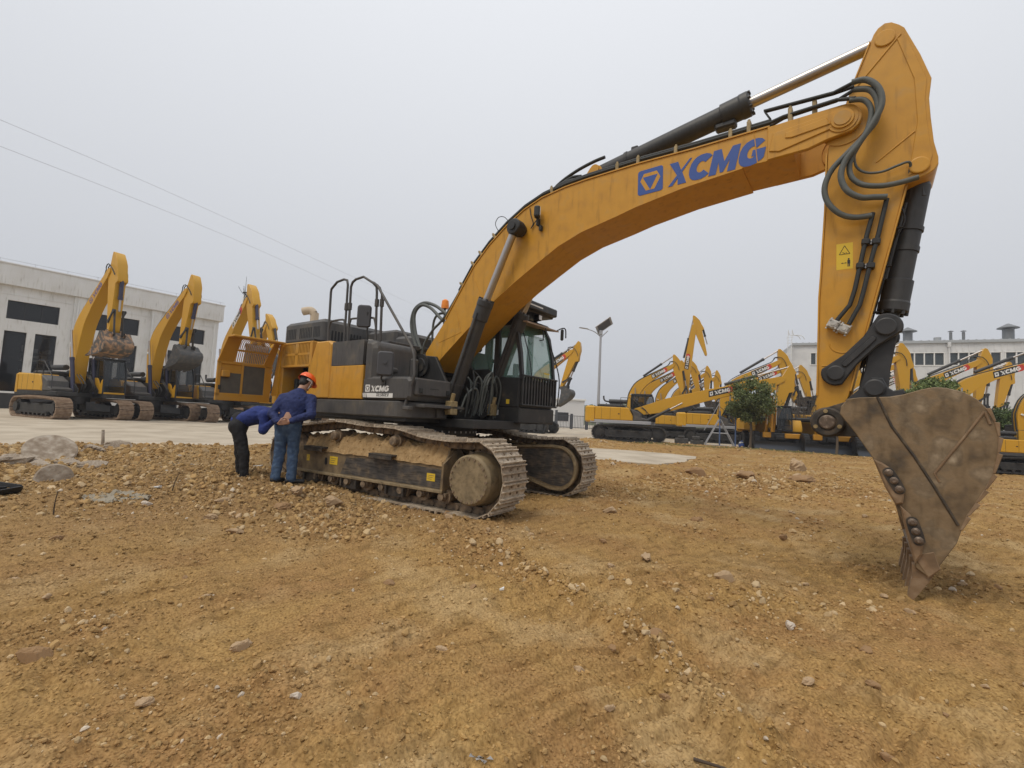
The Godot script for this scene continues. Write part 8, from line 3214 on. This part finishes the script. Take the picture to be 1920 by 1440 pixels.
	t.hexa([Vector3(-.55, .0, -.22), Vector3(.26, .0, -.22), Vector3(.26, .0, -.20), Vector3(-.55, .0, -.20), Vector3(-.55, .12, -.24), Vector3(.24, .10, -.24), Vector3(.24, .10, -.22), Vector3(-.55, .12, -.22)])
	t.hexa([Vector3(.24, .0, -.22), Vector3(.26, .0, -.22), Vector3(.26, .0, .22), Vector3(.24, .0, .22), Vector3(.27, .09, -.22), Vector3(.30, .09, -.22), Vector3(.30, .05, .22), Vector3(.27, .05, .22)])
	for k in 3:
		t.bx(-.45 + .25 * k, -.42 + .25 * k, .02, .07, -.2, .2)
	part(t, "tray", M.black, bp)
	# crumpled grey plastic sheet
	var gs := MB.new()
	var nf := noise(2.2, 333, 3)
	var g := []
	for a in 29:
		var row := []
		for b in 17:
			var x := -.44 + .88 * a / 28.0
			var z := -.24 + .48 * b / 16.0
			var wob := .10 * nf.get_noise_2d(x * 1.5 + 7.0, z * 3.0)
			row.append(Vector3(x + wob, .012 + .022 * absf(nf.get_noise_2d(x * .9, z * 1.6)) + ground(-5.15 + x, -6.35 + z) - ground(-5.15, -6.35), z + wob))
		g.append(row)
	for a in 28:
		for b in 16:
			var ex := -1.0 + 2.0 * a / 28.0
			var ez := -1.0 + 2.0 * b / 16.0
			if ex * ex + ez * ez < .85 + .2 * nf.get_noise_2d(a * .4, b * .5):
				gs.quad(g[a][b], g[a + 1][b], g[a + 1][b + 1], g[a][b + 1], Vector3.UP)
	var go := part(gs, "plastic_sheet", worn([[0.0, L(.24, .205, .15)], [1.0, L(.31, .28, .22)]], .85, 0, 1.0, 335), self)
	go.position = on_ground(-5.15, -6.35, -.005)
	tag(go, "crumpled grey plastic sheet half buried in the dirt at left", "plastic sheet")
	# pale duct that shows above the hood
	var dc := MB.new()
	dc.tube(smooth3(PackedVector3Array([Vector3(0, 0, 0), Vector3(0, 8.0, 0), Vector3(-.05, 8.55, 0), Vector3(-.35, 8.85, 0), Vector3(-.95, 8.75, 0)]), 4), .32, 14)
	var dco := part(dc, "duct", mat(L(.52, .42, .30), .7), self)
	dco.position = Vector3(-16.1, YARD, -37.5)
	tag(dco, "pale bent duct pipe rising behind the grey engine hood", "duct")
	# litter and twigs
	for q in [["small white scrap of paper beside the grey plastic sheet", -5.0, -6.85, .055], ["white scrap on the dirt behind the bending person", -4.75, -9.1, .07], ["bright white scrap on the dirt in the middle foreground", .0, -3.75, .018]]:
		var m := MB.new()
		m.hexa([Vector3(-q[3], 0, -q[3] * .6), Vector3(q[3], 0, -q[3] * .7), Vector3(q[3] * .9, .01, q[3] * .6), Vector3(-q[3], .005, q[3] * .7), Vector3(-q[3], .012, -q[3] * .6), Vector3(q[3], .03, -q[3] * .7), Vector3(q[3] * .9, .025, q[3] * .6), Vector3(-q[3], .015, q[3] * .7)])
		var o := part(m, "paper_scrap", M.white, self)
		o.position = on_ground(q[1], q[2], .006)
		tag(o, q[0], "paper scrap")
	var rag := MB.new()
	for k in 9:
		var a := Vector3(r.randf_range(-.03, .03), r.randf_range(0, .012), r.randf_range(-.02, .02))
		rag.ftri(a, a + Vector3(r.randf_range(-.028, .028), r.randf_range(0, .018), r.randf_range(-.02, .02)), a + Vector3(r.randf_range(-.028, .028), r.randf_range(0, .018), r.randf_range(-.02, .02)), Vector3.UP)
	var ro := part(rag, "plastic_scrap", mat(L(.30, .29, .28), .6), self)
	ro.position = on_ground(-.05, -1.92, .004)
	tag(ro, "torn silvery plastic scrap at the bottom edge of the view", "plastic scrap")
	for q in [["bent dry twig sticking up from the dirt at left", -5.15, -5.5, [0, 0, 0, .0, .16, 0, .02, .30, .0], .009], ["second dry twig standing between the sheet and the persons", -4.6, -6.6, [0, 0, 0, .03, .15, 0, .10, .30, .02], .008], ["dark twig lying in the bottom right foreground", .92, -1.98, [-.10, .01, -.06, 0, .02, 0, .12, .012, .09], .007], ["leaning wire in the rubble before the persons", -3.9, -8.6, [0, 0, 0, -.15, .14, 0, -.32, .22, .05], .008]]:
		var m := MB.new()
		var a: Array = q[3]
		m.tube(PackedVector3Array([Vector3(a[0], a[1], a[2]), Vector3(a[3], a[4], a[5]), Vector3(a[6], a[7], a[8])]), q[4], 6, true, q[4] * .5)
		var o := part(m, "twig", mat(L(.07, .05, .035), .9), self)
		o.position = on_ground(q[1], q[2])
		tag(o, q[0], "twig")

func build_all() -> void:
	build_excavator()
	build_people()
	build_debris()
	build_buildings()
	build_far_machines()
	build_far_things()
	build_trees()

func _ready() -> void:
	setup_view()
	make_materials()
	build_ground()
	build_gravel()
	build_all()
